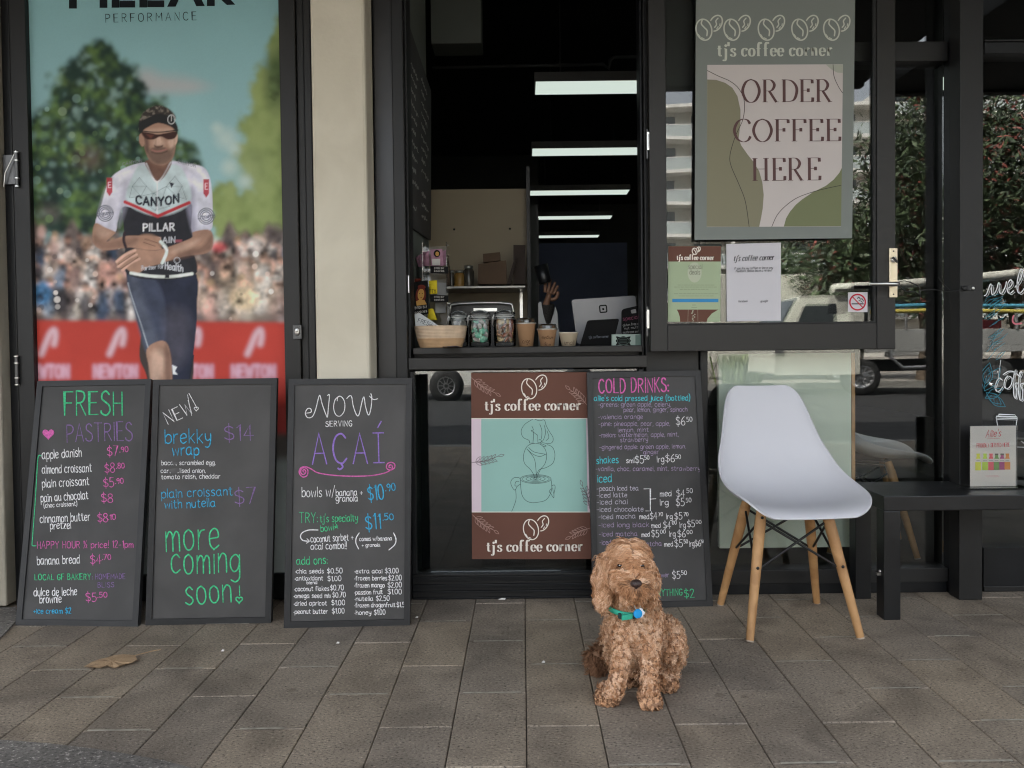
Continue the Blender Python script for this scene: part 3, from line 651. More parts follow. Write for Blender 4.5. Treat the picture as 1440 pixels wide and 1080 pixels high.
def quad_board(tl, tr, br, bl, label, m='board', th=.02, fw=.021):
    B0, B1 = fl(*bl), fl(*br); w = (B1-B0).length
    lo, hi = -.6, .2
    for _ in range(40):                       # tilt so that the board is as wide at the top as at its foot
        y = (lo+hi)/2
        if (at(*tr, y)-at(*tl, y)).length > w: hi = y
        else: lo = y
    y = min(y, -.045)
    T0, T1 = at(*tl, y), at(*tr, y)
    n = ((B1-B0).cross(T0-B0)).normalized(); sf = Surf((B0+B1+T0+T1)/4, n); n = sf.n
    B0, B1, T0, T1 = [p - n*((p-sf.p).dot(n)) for p in (B0, B1, T0, T1)]
    c = (B0+B1)/2
    t = thing('chalkboard', label, 'chalkboard', (c.x, c.y, 0))
    U = (B1-B0).normalized(); V = ((T0+T1)/2-c).normalized()
    I = [B0+(U+V)*fw, B1+(-U+V)*fw, T1+(-U-V)*fw, T0+(U-V)*fw]
    O = [B0, B1, T1, T0]
    g = MB(); g.prism([p-n*.004 for p in I], -n*(th-.006), m); g.build('panel', t)
    g = MB()
    for i in range(4): g.prism([O[i]+n*.002, O[(i+1)%4]+n*.002, I[(i+1)%4]+n*.002, I[i]+n*.002], -n*th, 'board_frame')
    g.build('frame', t, .0018)
    s2 = Surf(sf.p-n*.004, n)
    return t, s2
class Pen:
    def __init__(s, sf, sc, ox, oy): s.sf = sf; s.k = sc; s.ox = ox; s.oy = oy; s.mb = MB()
    def P(s, x, y): return (s.ox+x/s.k, s.oy+y/s.k)
    def t(s, txt, x, y, x1, y1, h, m, w=4, **kw):
        a = s.P(x, y); b = s.P(x1, y1)
        if 'wmin' in kw and kw['wmin'] is not None: kw['wmin'] /= s.k
        write(s.mb, s.sf, txt, a[0], a[1], h/s.k, m, w/s.k, b[0], b[1], **kw)
    def l(s, pts, m, w=4, sm=True, closed=False, n=5, lift=.0014):
        q = [s.P(*p) for p in pts]; s.mb.ribbon(s.sf, cr(q, n, closed) if sm else q, w/s.k, m, lift, closed=closed)
    def poly(s, pts, m, lift=.0008, sm=False): 
        q = [s.P(*p) for p in pts]
        if sm: q = cr(q, 6, True)[:-1]
        s.mb.poly(s.sf, q, m, lift)
    def heart(s, x, y, r, m, fill=True, w=3):
        p = [(x+r*.062*16*math.sin(t)**3, y-r*.062*(13*math.cos(t)-5*math.cos(2*t)-2*math.cos(3*t)-math.cos(4*t))) for t in [2*math.pi*i/20 for i in range(20)]]
        if fill: s.poly(p, m, .0014)
        else: s.l(p+[p[0]], m, w, False)
    def flush(s, name, parent): o = s.mb.build(name, parent); s.mb = MB(); return o
Wh, Gr, Pu, Pi, Bl = 'chalk_white', 'chalk_green', 'chalk_purple', 'chalk_pink', 'chalk_blue'

t, sf = quad_board((51,535.5), (217,534.5), (192.5,882), (20,880), 'chalkboard headed FRESH PASTRIES, beside the board reading NEW')
p = Pen(sf, 2.841, 0, 520)
p.t('FRESH', 254, 182, 488, 180, 92, Gr, 7.5, gap=12); p.flush('heading_lettering', t); p.heart(193, 256, 24, Pi); p.t('PASTRIES', 265, 288, 528, 282, 72, Pu, 5, gap=12); p.flush('heading_lettering', t)
for s_, x, y, x1, y1, h in (('apple danish',168,357,326,346,42),('almond croissant',168,415,366,407,40),('plain croissant',168,471,356,460,40),('pain au chocolat',163,529,352,516,40),('(choc croissant)',175,551,308,543,21),
        ('cinnamon butter',160,612,360,602,40),('pretzel',200,637,283,634,36),('banana bread',148,779,318,773,40),('dulce de leche',135,904,307,900,38),('brownie',158,932,245,930,38)):
    p.t(s_, x, y, x1, y1, h, Wh, 4.6 if h > 30 else 3.4)
p.t('LOCAL GF BAKERY', 138, 840, 362, 838, 23, Gr, 4.4, gap=18); p.t(': HOMEMADE', 368, 838, 500, 835, 21, Pu, 3.6, gap=16); p.t('BLISS', 390, 870, 455, 868, 19, Pu, 3.6, gap=18); p.t('+ice cream $2', 133, 974, 284, 973, 25, Bl, 4.2)
p.l([(165,344),(153,346),(148,400),(141,520),(130,670),(128,698),(132,703),(144,703)], Gr, 3.4)
p.flush('menu_lettering', t)
for s_, x, y, x1, h, sup, sx, sy, sx1 in (('$7',428,346,472,38,'.90',478,329,512),('$8',418,412,458,38,'.80',465,394,497),('$5',413,470,455,36,'.90',461,455,493),('$8',404,531,450,36,None,0,0,0),('$8',390,610,430,36,'.10',433,599,462),('$4',360,777,405,36,'.70',409,759,443),('$5',342,927,385,36,'.50',390,910,428)):
    p.t(s_, x, y, x1, y-2, h, Pi, 4.6)
    if sup: p.t(sup, sx, sy, sx1, sy-1, 21, Pi, 4.4)
p.t('HAPPY HOUR \u00bd price! 12-1pm', 148, 714, 532, 710, 30, Pi, 4); p.flush('price_lettering', t)

t, sf = quad_board((216,534), (389,531.5), (381.5,876), (205,879), 'chalkboard reading NEW! brekky wrap and more coming soon, in green and blue', 'board_b')
p = Pen(sf, 2.92, 200, 520)
p.t('NEW', 104, 226, 212, 176, 52, Wh, 4.6, gap=14); p.l([(192,97),(222,152)], Wh, 4, False); p.l([(186,103),(203,188)], Wh, 3.2, False); p.heart(222, 160, 9, Wh, False)
p.t('more', 95, 744, 315, 737, 132, Gr, 6.5, gap=16, sub=6); p.t('coming', 118, 836, 400, 832, 126, Gr, 6.5, gap=15, sub=6); p.t('soon', 175, 962, 365, 955, 120, Gr, 6.5, gap=15, sub=6); p.l([(399,888),(400,925)], Gr, 6, False); p.heart(398, 944, 14, Gr, False, 5); p.flush('heading_lettering', t)
p.t('brekky', 92, 303, 282, 298, 62, Bl, 5); p.t('wrap', 123, 353, 232, 350, 50, Bl, 5); p.t('plain croissant', 78, 527, 370, 515, 44, Bl, 4.8); p.t('with nutella', 92, 571, 300, 562, 42, Bl, 4.8)
p.t('bacon, scrambled egg.', 78, 391, 300, 390, 22, Wh, 3.4); p.t('caramelised onion,', 76, 423, 260, 422, 21, Wh, 3.4); p.t('tomato relish, cheddar', 78, 449, 320, 446, 22, Wh, 3.4)
p.poly([(112,408),(150,405),(152,420),(128,424),(110,420)], 'chalk_smudge', .0018, True); p.poly([(122,380),(140,378),(146,386),(130,390)], 'chalk_smudge', .0018, True)
p.flush('menu_lettering', t)
p.t('$14', 335, 292, 457, 288, 62, Pu, 5); p.t('$7', 378, 555, 467, 550, 64, Pu, 5); p.flush('price_lettering', t)

t, sf = quad_board((406.4,533), (579,531.5), (576.6,879), (399.6,883), 'chalkboard headed NOW SERVING A\u00c7A\u00cd, standing in front of the cream pillar', 'board_b')
p = Pen(sf, 2.92, 390, 520)
p.l([(120,178),(138,174),(137,160),(124,160),(115,178),(124,196),(144,192),(158,160),(170,112),(176,108),(184,140),(200,185),(206,192),(210,150),(214,104),(206,106)], Wh, 3.6)
p.l([(256,108),(238,122),(231,155),(240,184),(258,190),(275,168),(276,132),(262,110),(248,112),(246,128)], Wh, 3.4)
p.l([(285,118),(298,106),(306,114),(312,150),(326,186),(336,182),(348,130),(356,112),(362,150),(374,186),(384,160),(388,116),(384,98)], Wh, 3.6); p.l([(378,108),(395,122),(412,119)], Wh, 3.4)
p.flush('heading_lettering', t); p.t('SERVING', 198, 233, 306, 231, 22, Wh, 4.4, gap=18)
p.t('A\u00c7A\u00cd', 142, 388, 438, 380, 124, 'chalk_violet', 8, gap=20, sub=6, wob=.4)
p.l([(110,421),(104,414),(112,410),(117,420),(108,430),(97,424),(98,408),(112,402),(125,412),(122,434),(104,440),(90,424),(95,404),(116,398),(140,408),(170,424),(240,434),(320,437),(390,434),(440,424),(462,414),(480,404),(482,388),(468,380),(452,386),(448,402),(460,412),(472,404),(470,392),(460,392),(459,401),(466,401)], Pi, 4.4, n=4)
p.flush('heading_lettering', t)
p.t('bowls w/', 100, 522, 236, 520, 46, Wh, 4.6); p.t('banana +', 240, 518, 350, 515, 34, Wh, 4.2); p.t('granola', 240, 541, 330, 540, 32, Wh, 4.2)
p.t('TRY:', 90, 629, 165, 627, 42, Gr, 4.4); p.t("tj's specialty", 175, 626, 330, 622, 36, Gr, 4.2); p.t('bowl\u2605', 178, 664, 250, 656, 32, Gr, 4)
p.l([(167,658),(130,658),(104,668),(95,684),(104,700),(130,704)], Wh, 4.4); p.l([(122,694),(132,704),(120,712)], Wh, 4, False)
p.t('coconut sorbet +', 137, 709, 312, 700, 34, Wh, 4.2); p.t('acai combo!!', 137, 738, 285, 735, 34, Wh, 4.2); p.l([(336,670),(324,690),(323,712),(334,736)], Wh, 4); p.l([(477,670),(487,694),(482,718),(458,740)], Wh, 4)
p.t('comes w/banana', 337, 703, 470, 700, 20, Wh, 3.6); p.t('+ granola', 347, 728, 422, 725, 17, Wh, 3.6); p.t('add ons:', 78, 801, 205, 796, 38, Gr, 4.6)
for s_, x, y, x1, y1 in (('\u2022chia seeds',72,836,190,835),('\u2022antioxidant',70,865,187,864),('\u2022coconut flakes',68,909,212,907),('\u2022omega seed mix',66,937,220,936),('\u2022dried apricot',66,968,203,967),('\u2022peanut butter',66,1002,206,1001),
        ('\u2022extra acai',316,836,430,835),('\u2022frozen berries',316,865,450,864),('\u2022frozen mango',316,894,440,893),('\u2022passion fruit',316,923,432,921),('\u2022nutella',316,949,393,948),('\u2022frozen dragonfruit',316,976,484,974),('\u2022honey',316,1006,385,1005)):
    p.t(s_, x, y, x1, y1, 22, Wh, 3.7)
p.t('blend', 120, 880, 163, 880, 15, Wh, 3.4); p.flush('menu_lettering', t)
p.t('$10', 373, 537, 438, 530, 60, Bl, 5.4); p.t('.90', 444, 498, 485, 494, 30, Bl, 5); p.t('$11', 362, 657, 425, 652, 62, Bl, 5.4); p.t('.50', 433, 618, 477, 615, 26, Bl, 5)
for s_, x, y, x1 in (('$0.50',204,836,267),('$1.00',206,868,262),('$0.70',217,906,272),('$0.70',226,935,280),('$1.00',222,967,277),('$1.00',224,1001,275),('$3.00',442,836,497),('$2.00',456,865,510),('$2.00',453,894,510),('$1.00',453,922,510),('$2.50',405,949,460),('$1.5',490,975,522),('$1.00',397,1006,443)):
    p.t(s_, x, y, x1, y-1, 21, Wh, 3.7)
p.flush('price_lettering', t)

t, sf = quad_board((825,524), (986,520.5), (1002,852), (834,856), 'chalkboard headed COLD DRINKS, leaning behind the curly dog')
p = Pen(sf, 3.13, 820, 515); D, Li, Te = 'chalk_dim', 'chalk_lilac', 'chalk_teal'
p.t('COLD DRINKS:', 68, 118, 375, 112, 62, Pi, 7, gap=14, sub=6); p.flush('heading_lettering', t)
p.t("allie's cold pressed juice (bottled)", 48, 153, 470, 150, 28, Te, 4.2); p.t('shakes', 58, 429, 155, 425, 36, Te, 4.6); p.t('iced', 63, 512, 125, 510, 42, Te, 4.8)
for s_, x, y, x1, y1 in (('-greens: green apple, celery,',65,178,386,177),('pear, lemon, ginger, spinach',178,201,458,199),('-valencia orange',65,233,262,231),('-pine: pineapple, pear, apple,',68,263,382,261),('lemon, mint',153,291,288,288),('-melon: watermelon, apple, mint,',70,313,420,309),('strawberry',163,334,285,331),
        ('-gingered apple: green apple, lemon,',72,366,452,361),('ginger',265,388,333,386),('-vanilla, choc, caramel, mint, strawberry',55,461,515,459)):
    p.t(s_, x, y, x1, y1, 24, Li, 3.3)
for s_, x, y, x1, y1 in (('-peach iced tea',60,549,243,546),('-iced latte',60,578,193,576),('-iced chai',60,609,195,606),('-iced chocolate',60,641,265,638),('-iced mocha',68,673,230,670),('-iced long black',68,709,290,707),('-iced matcha',70,749,238,747),('-iced strawberry',72,786,250,786),('matcha',258,793,345,790),('pour over',280,931,378,928)):
    p.t(s_, x, y, x1, y1, 25, Li if y > 700 else D, 3.5)
p.l([(268,540),(296,539),(296,637),(276,637)], Wh, 3.6, False); p.l([(297,585),(320,583)], Wh, 3.6, False)
p.t('ANYTHING', 308, 1012, 436, 1008, 28, Gr, 4.6, gap=12); p.flush('menu_lettering', t)
for s_, x, y, x1, h in (('$6',408,261,448,38),('50',455,244,480,20),('sml',190,426,225,25),('$5',228,427,267,34),('50',270,411,291,18),('lrg',325,423,356,32),('$6',362,421,402,34),('50',406,408,430,18),('med',338,573,388,30),('$4',410,576,448,34),('50',455,558,482,20),('lrg',338,613,375,32),('$5',408,616,446,34),('50',452,599,476,19),
        ('med',248,673,290,26),('$4',295,675,326,30),('70',331,660,351,16),('lrg',366,673,393,28),('$5',402,675,436,30),('70',443,660,463,16),('med',300,711,341,24),('$4',353,715,386,32),('00',392,697,411,16),('lrg',425,711,451,30),('$5',458,709,491,32),('00',496,693,520,16),
        ('med',257,751,292,24),('$5',300,753,334,32),('00',339,737,363,17),('lrg',380,751,406,30),('$6',415,753,450,32),('00',456,738,481,17),('med',357,794,395,25),('$5',402,797,438,33),('50',443,780,461,16),('lrg',468,794,489,30),('$6',491,793,518,28),('50',520,778,536,14),('$5',392,937,427,34),('50',431,918,456,18)):
    p.t(s_, x, y, x1, y-1, h, Wh, 3.9 if h > 22 else 3.4)
p.t('$2', 445, 1020, 490, 1016, 38, Gr, 4.6); p.flush('price_lettering', t)

# ------------------------------------------------------------------ brown and teal coffee poster below the sill
ink('print_brown', 96, 66, 56, 1.25, var=.05, vscale=5); ink('print_teal', 136, 172, 164, 1.25, var=.03, vscale=3); ink('print_pink', 200, 184, 192, 1.25); ink('print_cream', 222, 208, 198, 1.25); ink('print_leaf', 160, 130, 120, 1.25); ink('print_line', 52, 62, 62, 1.1); ink('print_leaf_dark', 110, 92, 98, 1.1)
sfp = ysurf(-.022)
cp = thing('coffee_poster', 'brown and teal poster with a line drawing of latte pouring, under the servery sill', 'poster', (fx(747, 650, -.02), -.02, fz(786, 747, -.02)))
def card(parent, quad, sf, m, th=.004, name='sheet', bevel=0):
    g = MB(); pts = [sf.pt(x, y) for x, y in quad]; g.prism(pts, -sf.n*th, m); return g.build(name, parent, bevel)
p = Pen(sfp, 3.858, 650, 515); q = lambda L: [p.P(*a) for a in L]
card(cp, q([(48,36),(677,33),(703,1046),(53,1046)]), sfp, 'print_brown', .006)
p.poly([(50,282),(683,282),(696,793),(52,793)], 'print_cream', .0005); p.poly([(50,286),(683,286),(696,789),(52,789)], 'print_pink', .001); p.poly([(103,286),(672,286),(680,789),(104,789)], 'print_teal', .0015); p.flush('panel_print', cp)
A = .0022
bean(p.mb, sfp, *p.P(390,112), 84/3.858, 'print_cream', 1.45, A); p.flush('bean_mark', cp); bean(p.mb, sfp, *p.P(400,876), 84/3.858, 'print_cream', 1.45, A); p.flush('bean_mark', cp)
p.t("tj's coffee corner", 122, 240, 640, 237, 60, 'print_cream', 11, wmin=2.6, font=GSP, gap=14, wob=0, lift=A, sub=6); p.flush('lettering', cp); p.t("tj's coffee corner", 132, 1005, 650, 1002, 60, 'print_cream', 11, wmin=2.6, font=GSP, gap=14, wob=0, lift=A, sub=6); p.flush('lettering', cp)
for a, b, m in (((50,62),(180,145),'print_leaf'),((678,212),(585,128),'print_leaf'),((56,806),(172,890),'print_leaf'),((695,878),(590,925),'print_leaf'),((50,522),(195,488),'print_leaf_dark'),((692,775),(652,650),'print_leaf_dark')):
    sprig(p.mb, sfp, *p.P(*a), *p.P(*b), m, .75, 5, 11, A)
p.flush('sprig_print', cp)
LN = 'print_line'
for L in ([(382,288),(340,315),(320,350),(330,385),(362,402),(366,416),(388,416)], [(395,288),(420,296),(445,292),(455,320),(470,350),(492,385),(490,410),(470,420),(432,414)], [(378,325),(386,345),(374,350),(392,362),(408,375)], [(388,352),(386,390),(384,412)], [(408,372),(410,415)], [(420,312),(432,350),(430,395)], [(445,320),(452,360),(440,400),(424,414)], [(460,350),(470,385),(455,404)], [(415,400),(424,398),(430,408),(422,416),(413,412)],
          [(398,418),(425,424),(450,450),(458,490),(448,530),(425,560),(410,590)], [(398,418),(368,424),(345,445),(332,490),(340,530),(370,560),(390,592)], [(350,448),(390,500),(400,560),(402,600)], [(352,450),(380,475),(420,490),(452,478)], [(360,440),(390,465),(455,478)], [(460,425),(490,440),(503,480),(492,525),(455,550),(420,560),(402,590)], [(388,590),(398,615),(410,592)], [(424,418),(455,432),(440,436)],
          [(316,615),(318,660),(325,700),(345,728),(375,740),(410,738),(450,728),(474,700),(486,660),(482,615)], [(316,640),(300,650),(285,672),(268,650),(264,625),(280,606),(305,604),(316,612)], [(308,625),(292,626),(286,648),(300,650)], [(290,670),(292,720),(280,760),(268,788)], [(484,650),(500,644),(504,660),(498,690),(496,714),(480,690),(472,680),(482,665)], [(490,660),(496,690)]):
    p.l(L, LN, 2.3, lift=A)
for a, b, y in ((84,24,612),(74,19,612),(52,14,611),(30,9,610),(14,5,609)):
    p.mb.ribbon(sfp, ell(*p.P(398, y), a/3.858, b/3.858), .55, LN, A, closed=True)
p.flush('line_drawing', cp)

# ------------------------------------------------------------------ ORDER COFFEE HERE banner on the open leaf
ink('sage', 113, 118, 114, 1.35, var=.03, vscale=2); ink('banner_paper', 180, 173, 170, 1.3); ink('olive', 124, 121, 101, 1.25, var=.02, vscale=2); ink('olive_green', 112, 117, 88, 1.2); ink('sage_light', 162, 164, 152, 1.2); ink('plum_ink', 96, 72, 72, 1.1); ink('sage_mark', 184, 187, 176, 1.3); ink('line_ink', 70, 66, 62, 1.0)
sfb = ysurf(LY-.008)
bn = thing('banner', 'grey-green banner reading ORDER COFFEE HERE hung on the open door leaf', 'sign', (fx(1089, 200, LY), LY-.008, fz(336, 1089, LY)))
p = Pen(sfb, 3.177, 960, 0); q = lambda L: [p.P(*a) for a in L]
card(bn, q([(63,-420),(776,-420),(757,1064),(53,1072)]), sfb, 'sage', .004)
p.poly([(110,290),(716,287),(708,1012),(107,1014)], 'banner_paper', .0005)
p.poly([(110,355),(150,357),(190,370),(222,392),(245,430),(258,490),(258,550),(250,620),(262,650),(290,690),(318,725),(342,765),(356,815),(362,870),(358,930),(350,975),(342,1013),(107,1013)], 'olive', .001)
p.poly([(452,1012),(462,975),(480,945),(505,915),(535,890),(580,860),(640,830),(675,802),(700,772),(711,750),(708,1011)], 'olive_green', .001)
p.poly([(640,288.5),(715.5,288),(715,326),(690,324),(664,310)], 'sage_light', .001); p.flush('panel_print', bn)
for L in ([(110,315),(160,340),(210,362),(250,395),(275,450),(270,530),(235,610),(212,690),(216,740),(250,820),(280,900),(297,1013)], [(398,1013),(430,950),(500,890),(580,858),(650,840),(708,828)], [(672,288),(676,340),(695,385),(714,415)]): p.l(L, 'line_ink', 2.6, lift=.0016)
p.flush('line_drawing', bn)
for s_, x, y, x1, y1, h in (('ORDER',265,457,668,455,101), ('COFFEE',228,633,703,630,99), ('HERE',308,808,614,805,101)): p.t(s_, x, y, x1, y1, h, 'plum_ink', 13, wmin=2.2, font=GSP, gap=9, wob=0, lift=.002, sub=7); p.flush('lettering', bn)
for x in (103,245,398,548,690): bean(p.mb, sfb, *p.P(118 if x < 110 else x-2, 124), 72/3.177, 'sage_mark', 2.0, .002)
p.t("tj's coffee corner", 155, 251, 665, 248, 60, 'sage_mark', 11, wmin=3, font=GSP, gap=15, wob=0, lift=.002, sub=6); p.flush('heading_lettering', bn)

# ------------------------------------------------------------------ papers taped to the leaf's glass
sfg = ysurf(LY+.016)
ink('deal_green', 158, 172, 142, 1.15); ink('bar_blue', 62, 130, 178, 1.2); ink('paper_white', 186, 184, 188, 1.25); ink('ink_black', 45, 45, 48, 1.0); ink('ink_grey', 105, 108, 96, 1.0); ink('stop_red', 176, 40, 58, 1.2); ink('deal_pale', 176, 182, 160, 1.15)
d = thing('deals_flyer', 'brown and green special deals flyer taped low on the open door leaf', 'flyer', (fx(975, 400, LY), LY, fz(452, 975, LY)))
p = Pen(sfg, 4.235, 930, 330); q = lambda L: [p.P(*a) for a in L]
card(d, q([(42,68),(356,68),(351,519),(39,519)]), sfg, 'deal_green', .001)
p.poly([(42,68.5),(355.5,68.5),(354,160),(42,160)], 'print_brown', .0005)
p.poly([(92,446),(340,446),(300,470),(275,500),(270,518.5),(112,518.5),(110,490),(102,465)], 'print_brown', .0005); p.poly([(65,382),(340,382),(340,402),(65,402)], 'bar_blue', .0006)
p.poly(ell(198,225,42,60), 'deal_pale', .0004); p.flush('panel_print', d)
bean(p.mb, sfg, *p.P(208, 96), 30/4.235, 'print_cream', 1.1, .001)
p.t("tj's coffee corner", 92, 150, 312, 150, 31, 'print_cream', 6.5, wmin=2.4, font=GSP, gap=14, wob=0, lift=.001); p.t('special', 160, 204, 243, 204, 34, 'ink_grey', 3.6, wob=0, lift=.001); p.t('deals', 168, 237, 230, 237, 34, 'ink_grey', 3.6, wob=0, lift=.001)
for y, a, b in ((300,98,315),(312,75,330),(325,110,280),(352,75,338),(365,105,310)):
    x = a
    while x < b: e = min(b, x+random.uniform(8, 26)); p.l([(x,y),(e,y)], 'ink_grey', 2.2, False, lift=.001); x = e+5
p.l([(160,446),(158,518)], 'deal_pale', 1.5, False, lift=.001); p.l([(217,446),(218,518)], 'deal_pale', 1.5, False, lift=.001)
for k in range(9): x = 188+random.uniform(-12, 12); y = 450+7.5*k; p.l([(x,y),(x+6,y+3),(x-2,y+6)], 'deal_pale', 2.2, lift=.001)
p.l([(185,419),(205,419)], 'ink_grey', 3, False, lift=.001); p.l([(180,434),(212,434)], 'ink_grey', 2, False, lift=.001); p.flush('lettering', d)
d = thing('notice_paper', "white paper notice with tj's coffee corner in script taped on the open door leaf", 'notice', (fx(1060, 400, LY), LY, fz(452, 1060, LY)))
card(d, q([(387,56),(712,47),(712,512),(390,517)]), sfg, 'paper_white', .001)
p.t("tj's coffee corner", 428, 158, 668, 150, 36, 'ink_black', 4.6, wmin=2.6, slant=.35, wob=.6, lift=.001); p.t('if you like my coffee or leave any', 433, 208, 663, 203, 17, 'ink_black', 2.6, slant=.3, lift=.001); p.t('feedback please leave a review!', 441, 224, 655, 219, 17, 'ink_black', 2.6, slant=.3, lift=.001)
p.t('facebook', 458, 403, 514, 401, 15, 'ink_black', 2.4, slant=.2, lift=.001); p.t('google', 590, 402, 634, 400, 15, 'ink_black', 2.4, slant=.2, lift=.001); p.flush('lettering', d)
d = thing('no_smoking_sticker', 'round red no smoking symbol sticker on the door leaf glass near the handle', 'sticker', (fx(1206, 425, LY), LY, fz(440, 1206, LY)))
card(d, q([(1112,343),(1228,342),(1228,461),(1112,460)]), sfg, 'paper_white', .001)
p.mb.ribbon(sfg, ell(*p.P(1169,402), 46/4.235, 46/4.235), 9/4.235, 'stop_red', .0012, closed=True)
p.l([(1136,412),(1202,412)], 'ink_black', 9, False, lift=.0008); p.l([(1168,380),(1176,372),(1186,384),(1196,382),(1204,396)], 'ink_black', 5, lift=.0008); p.l([(1176,392),(1190,396),(1198,404)], 'ink_black', 4, lift=.0008)
p.l([(1137,369),(1202,436)], 'stop_red', 9, False, lift=.0012); p.flush('symbol', d)

# ------------------------------------------------------------------ painted script and drawings on the far right window
ink('window_paint', 205, 212, 212, 1.35); ink('window_blue', 62, 132, 150, 1.2); ink('window_pink', 190, 110, 120, 1.2)
sfw = ysurf(.0285)
d = thing('window_lettering', 'white painted script, takeaway cup and blue leaves on the glass behind the juice card', 'lettering', (fx(1412, 500, .0285), .0285, fz(600, 1412, .02)))
p = Pen(sfw, 3.0, 1340, 360)
for L in ([(132,168),(142,160),(154,128),(160,118),(163,128),(164,158),(172,162),(184,142),(192,114),(196,120),(196,150),(206,158),(220,132),(226,108)], [(226,136),(240,132),(250,116),(244,100),(232,116),(230,146),(240,158),(256,146)], [(262,132),(284,100),(294,64),(286,56),(276,84),(270,130),(278,156),(292,150),(306,130)], [(312,140),(318,120),(330,110)]):
    p.l(L, 'window_paint', 4.6, lift=.0012); p.l([(x+7, y+5) for x, y in L], 'window_paint', 1.8, lift=.0012)
p.flush('script_paint', d)
for L in ([(205,522),(198,515),(186,526),(178,552),(184,570),(198,568),(210,552)], [(232,506),(220,520),(216,548),(228,560),(244,546),(250,520),(240,508),(228,518)], [(262,500),(266,480),(258,498),(256,552),(258,590),(266,600),(270,570),(262,540),(276,536)], [(282,510),(290,488),(280,500),(278,560),(282,604),(292,606),(294,570),(286,542),(304,536)], [(212,500),(236,486),(262,490),(276,505)]):
    p.l(L, 'window_paint', 4.0, lift=.0012); p.l([(x+6, y+4) for x, y in L], 'window_paint', 1.6, lift=.0012)
p.flush('script_paint', d)
p.l([(184,682),(186,700),(190,720)], 'window_paint', 3.2, False, lift=.0012); p.l([(272,684),(268,704),(266,720)], 'window_paint', 3.2, False, lift=.0012); p.l([(182,682),(184,676),(270,678),(274,684),(182,684)], 'window_paint', 3, False, lift=.0012); p.l([(190,676),(194,668),(262,670),(266,678)], 'window_paint', 3, False, lift=.0012); p.l([(188,690),(268,692)], 'window_paint', 2.4, False, lift=.0012)
p.l([(272,806),(310,807)], 'window_paint', 3, False, lift=.0012); p.l([(290,782),(310,798)], 'window_paint', 3, False, lift=.0012)
p.l([(190,520),(202,440)], 'window_paint', 3, False, lift=.0012); p.flush('cup_paint', d)
for k in range(26):
    x = 128+random.uniform(0, 60); y = 190+random.uniform(0, 250); p.l([(x,y),(x+random.uniform(10,26),y-random.uniform(8,20)),(x+random.uniform(30,64),y-random.uniform(20,46))], 'window_blue', 1.6, lift=.0012)
for bx, by, ex, ey in ((130,560,155,450),(132,570,200,470),(136,600,212,560),(140,575,205,625),(135,540,150,470),(150,590,222,636)):
    dx, dy = ex-bx, ey-by
    for sd in (-.22, .22): p.l([(bx,by),(bx+dx*.5-dy*sd, by+dy*.5+dx*sd),(ex,ey)], 'window_blue', 2.2, lift=.0012)
    for k in (.3,.5,.7): p.l([(bx+dx*k,by+dy*k),(bx+dx*(k+.12)-dy*.12,by+dy*(k+.12)+dx*.12)], 'window_blue', 1.6, False, lift=.0012)
p.l([(256,252),(252,272),(262,286),(290,284)], 'window_pink', 7, lift=.0012); p.flush('leaf_paint', d)
# ------------------------------------------------------------------ the printed photograph of an athlete (a flat print: one colour per point of a fine grid)
X0, X1, Y0, Y1, ST = 36.0, 408.0, -150.0, 812.0, 1.25
gx = np.arange(X0, X1+.01, ST); gy = np.arange(Y0, Y1+.01, ST); PX, PY = np.meshgrid(gx, gy); nh, nw = PX.shape
def lin(c): 
    c = np.array(c, float)/255; return np.where(c <= .04045, c/12.92, ((c+.055)/1.055)**2.4)
img = np.zeros((nh, nw, 3)); rng = np.random.RandomState(3)
def vnoise(sc, seed, oct_=4):
    r = np.random.RandomState(seed); out = np.zeros((nh, nw)); amp = 1; tot = 0
    for o in range(oct_):
        n = 64; t = r.rand(n, n); u = (PX/sc) % n; v = (PY/sc) % n
        iu = u.astype(int); iv = v.astype(int); fu = u-iu; fv = v-iv; fu = fu*fu*(3-2*fu); fv = fv*fv*(3-2*fv)
        iu1 = (iu+1) % n; iv1 = (iv+1) % n
        out += amp*((t[iv,iu]*(1-fu)+t[iv,iu1]*fu)*(1-fv)+(t[iv1,iu]*(1-fu)+t[iv1,iu1]*fu)*fv); tot += amp; amp *= .5; sc = sc/2
    return out/tot
def sdf(poly):
    P = np.array(poly, float); d = np.full(PX.shape, 1e9); ins = np.zeros(PX.shape, bool); n = len(P)
    for i in range(n):
        ax, ay = P[i]; bx, by = P[(i+1) % n]; ex, ey = bx-ax, by-ay; wx, wy = PX-ax, PY-ay
        t = np.clip((wx*ex+wy*ey)/(ex*ex+ey*ey+1e-9), 0, 1); d = np.minimum(d, (wx-ex*t)**2+(wy-ey*t)**2)
        c = ((ay <= PY) & (by > PY)) | ((ay > PY) & (by <= PY))
        if by != ay: ins ^= c & (PX < ax+(PY-ay)*ex/(by-ay))
    return np.where(ins, -1, 1)*np.sqrt(d)
def dline(pts):
    d = np.full(PX.shape, 1e9)
    for i in range(len(pts)-1):
        ax, ay = pts[i]; bx, by = pts[i+1]; ex, ey = bx-ax, by-ay; wx, wy = PX-ax, PY-ay
        t = np.clip((wx*ex+wy*ey)/(ex*ex+ey*ey+1e-9), 0, 1); d = np.minimum(d, (wx-ex*t)**2+(wy-ey*t)**2)
    return np.sqrt(d)
def mix(mask, col):
    global img
    col = lin(col) if not isinstance(col, np.ndarray) else col
    img = img*(1-mask[..., None])+col*mask[..., None]
def soft(d, b): return np.clip(.5-d/(2*b), 0, 1)
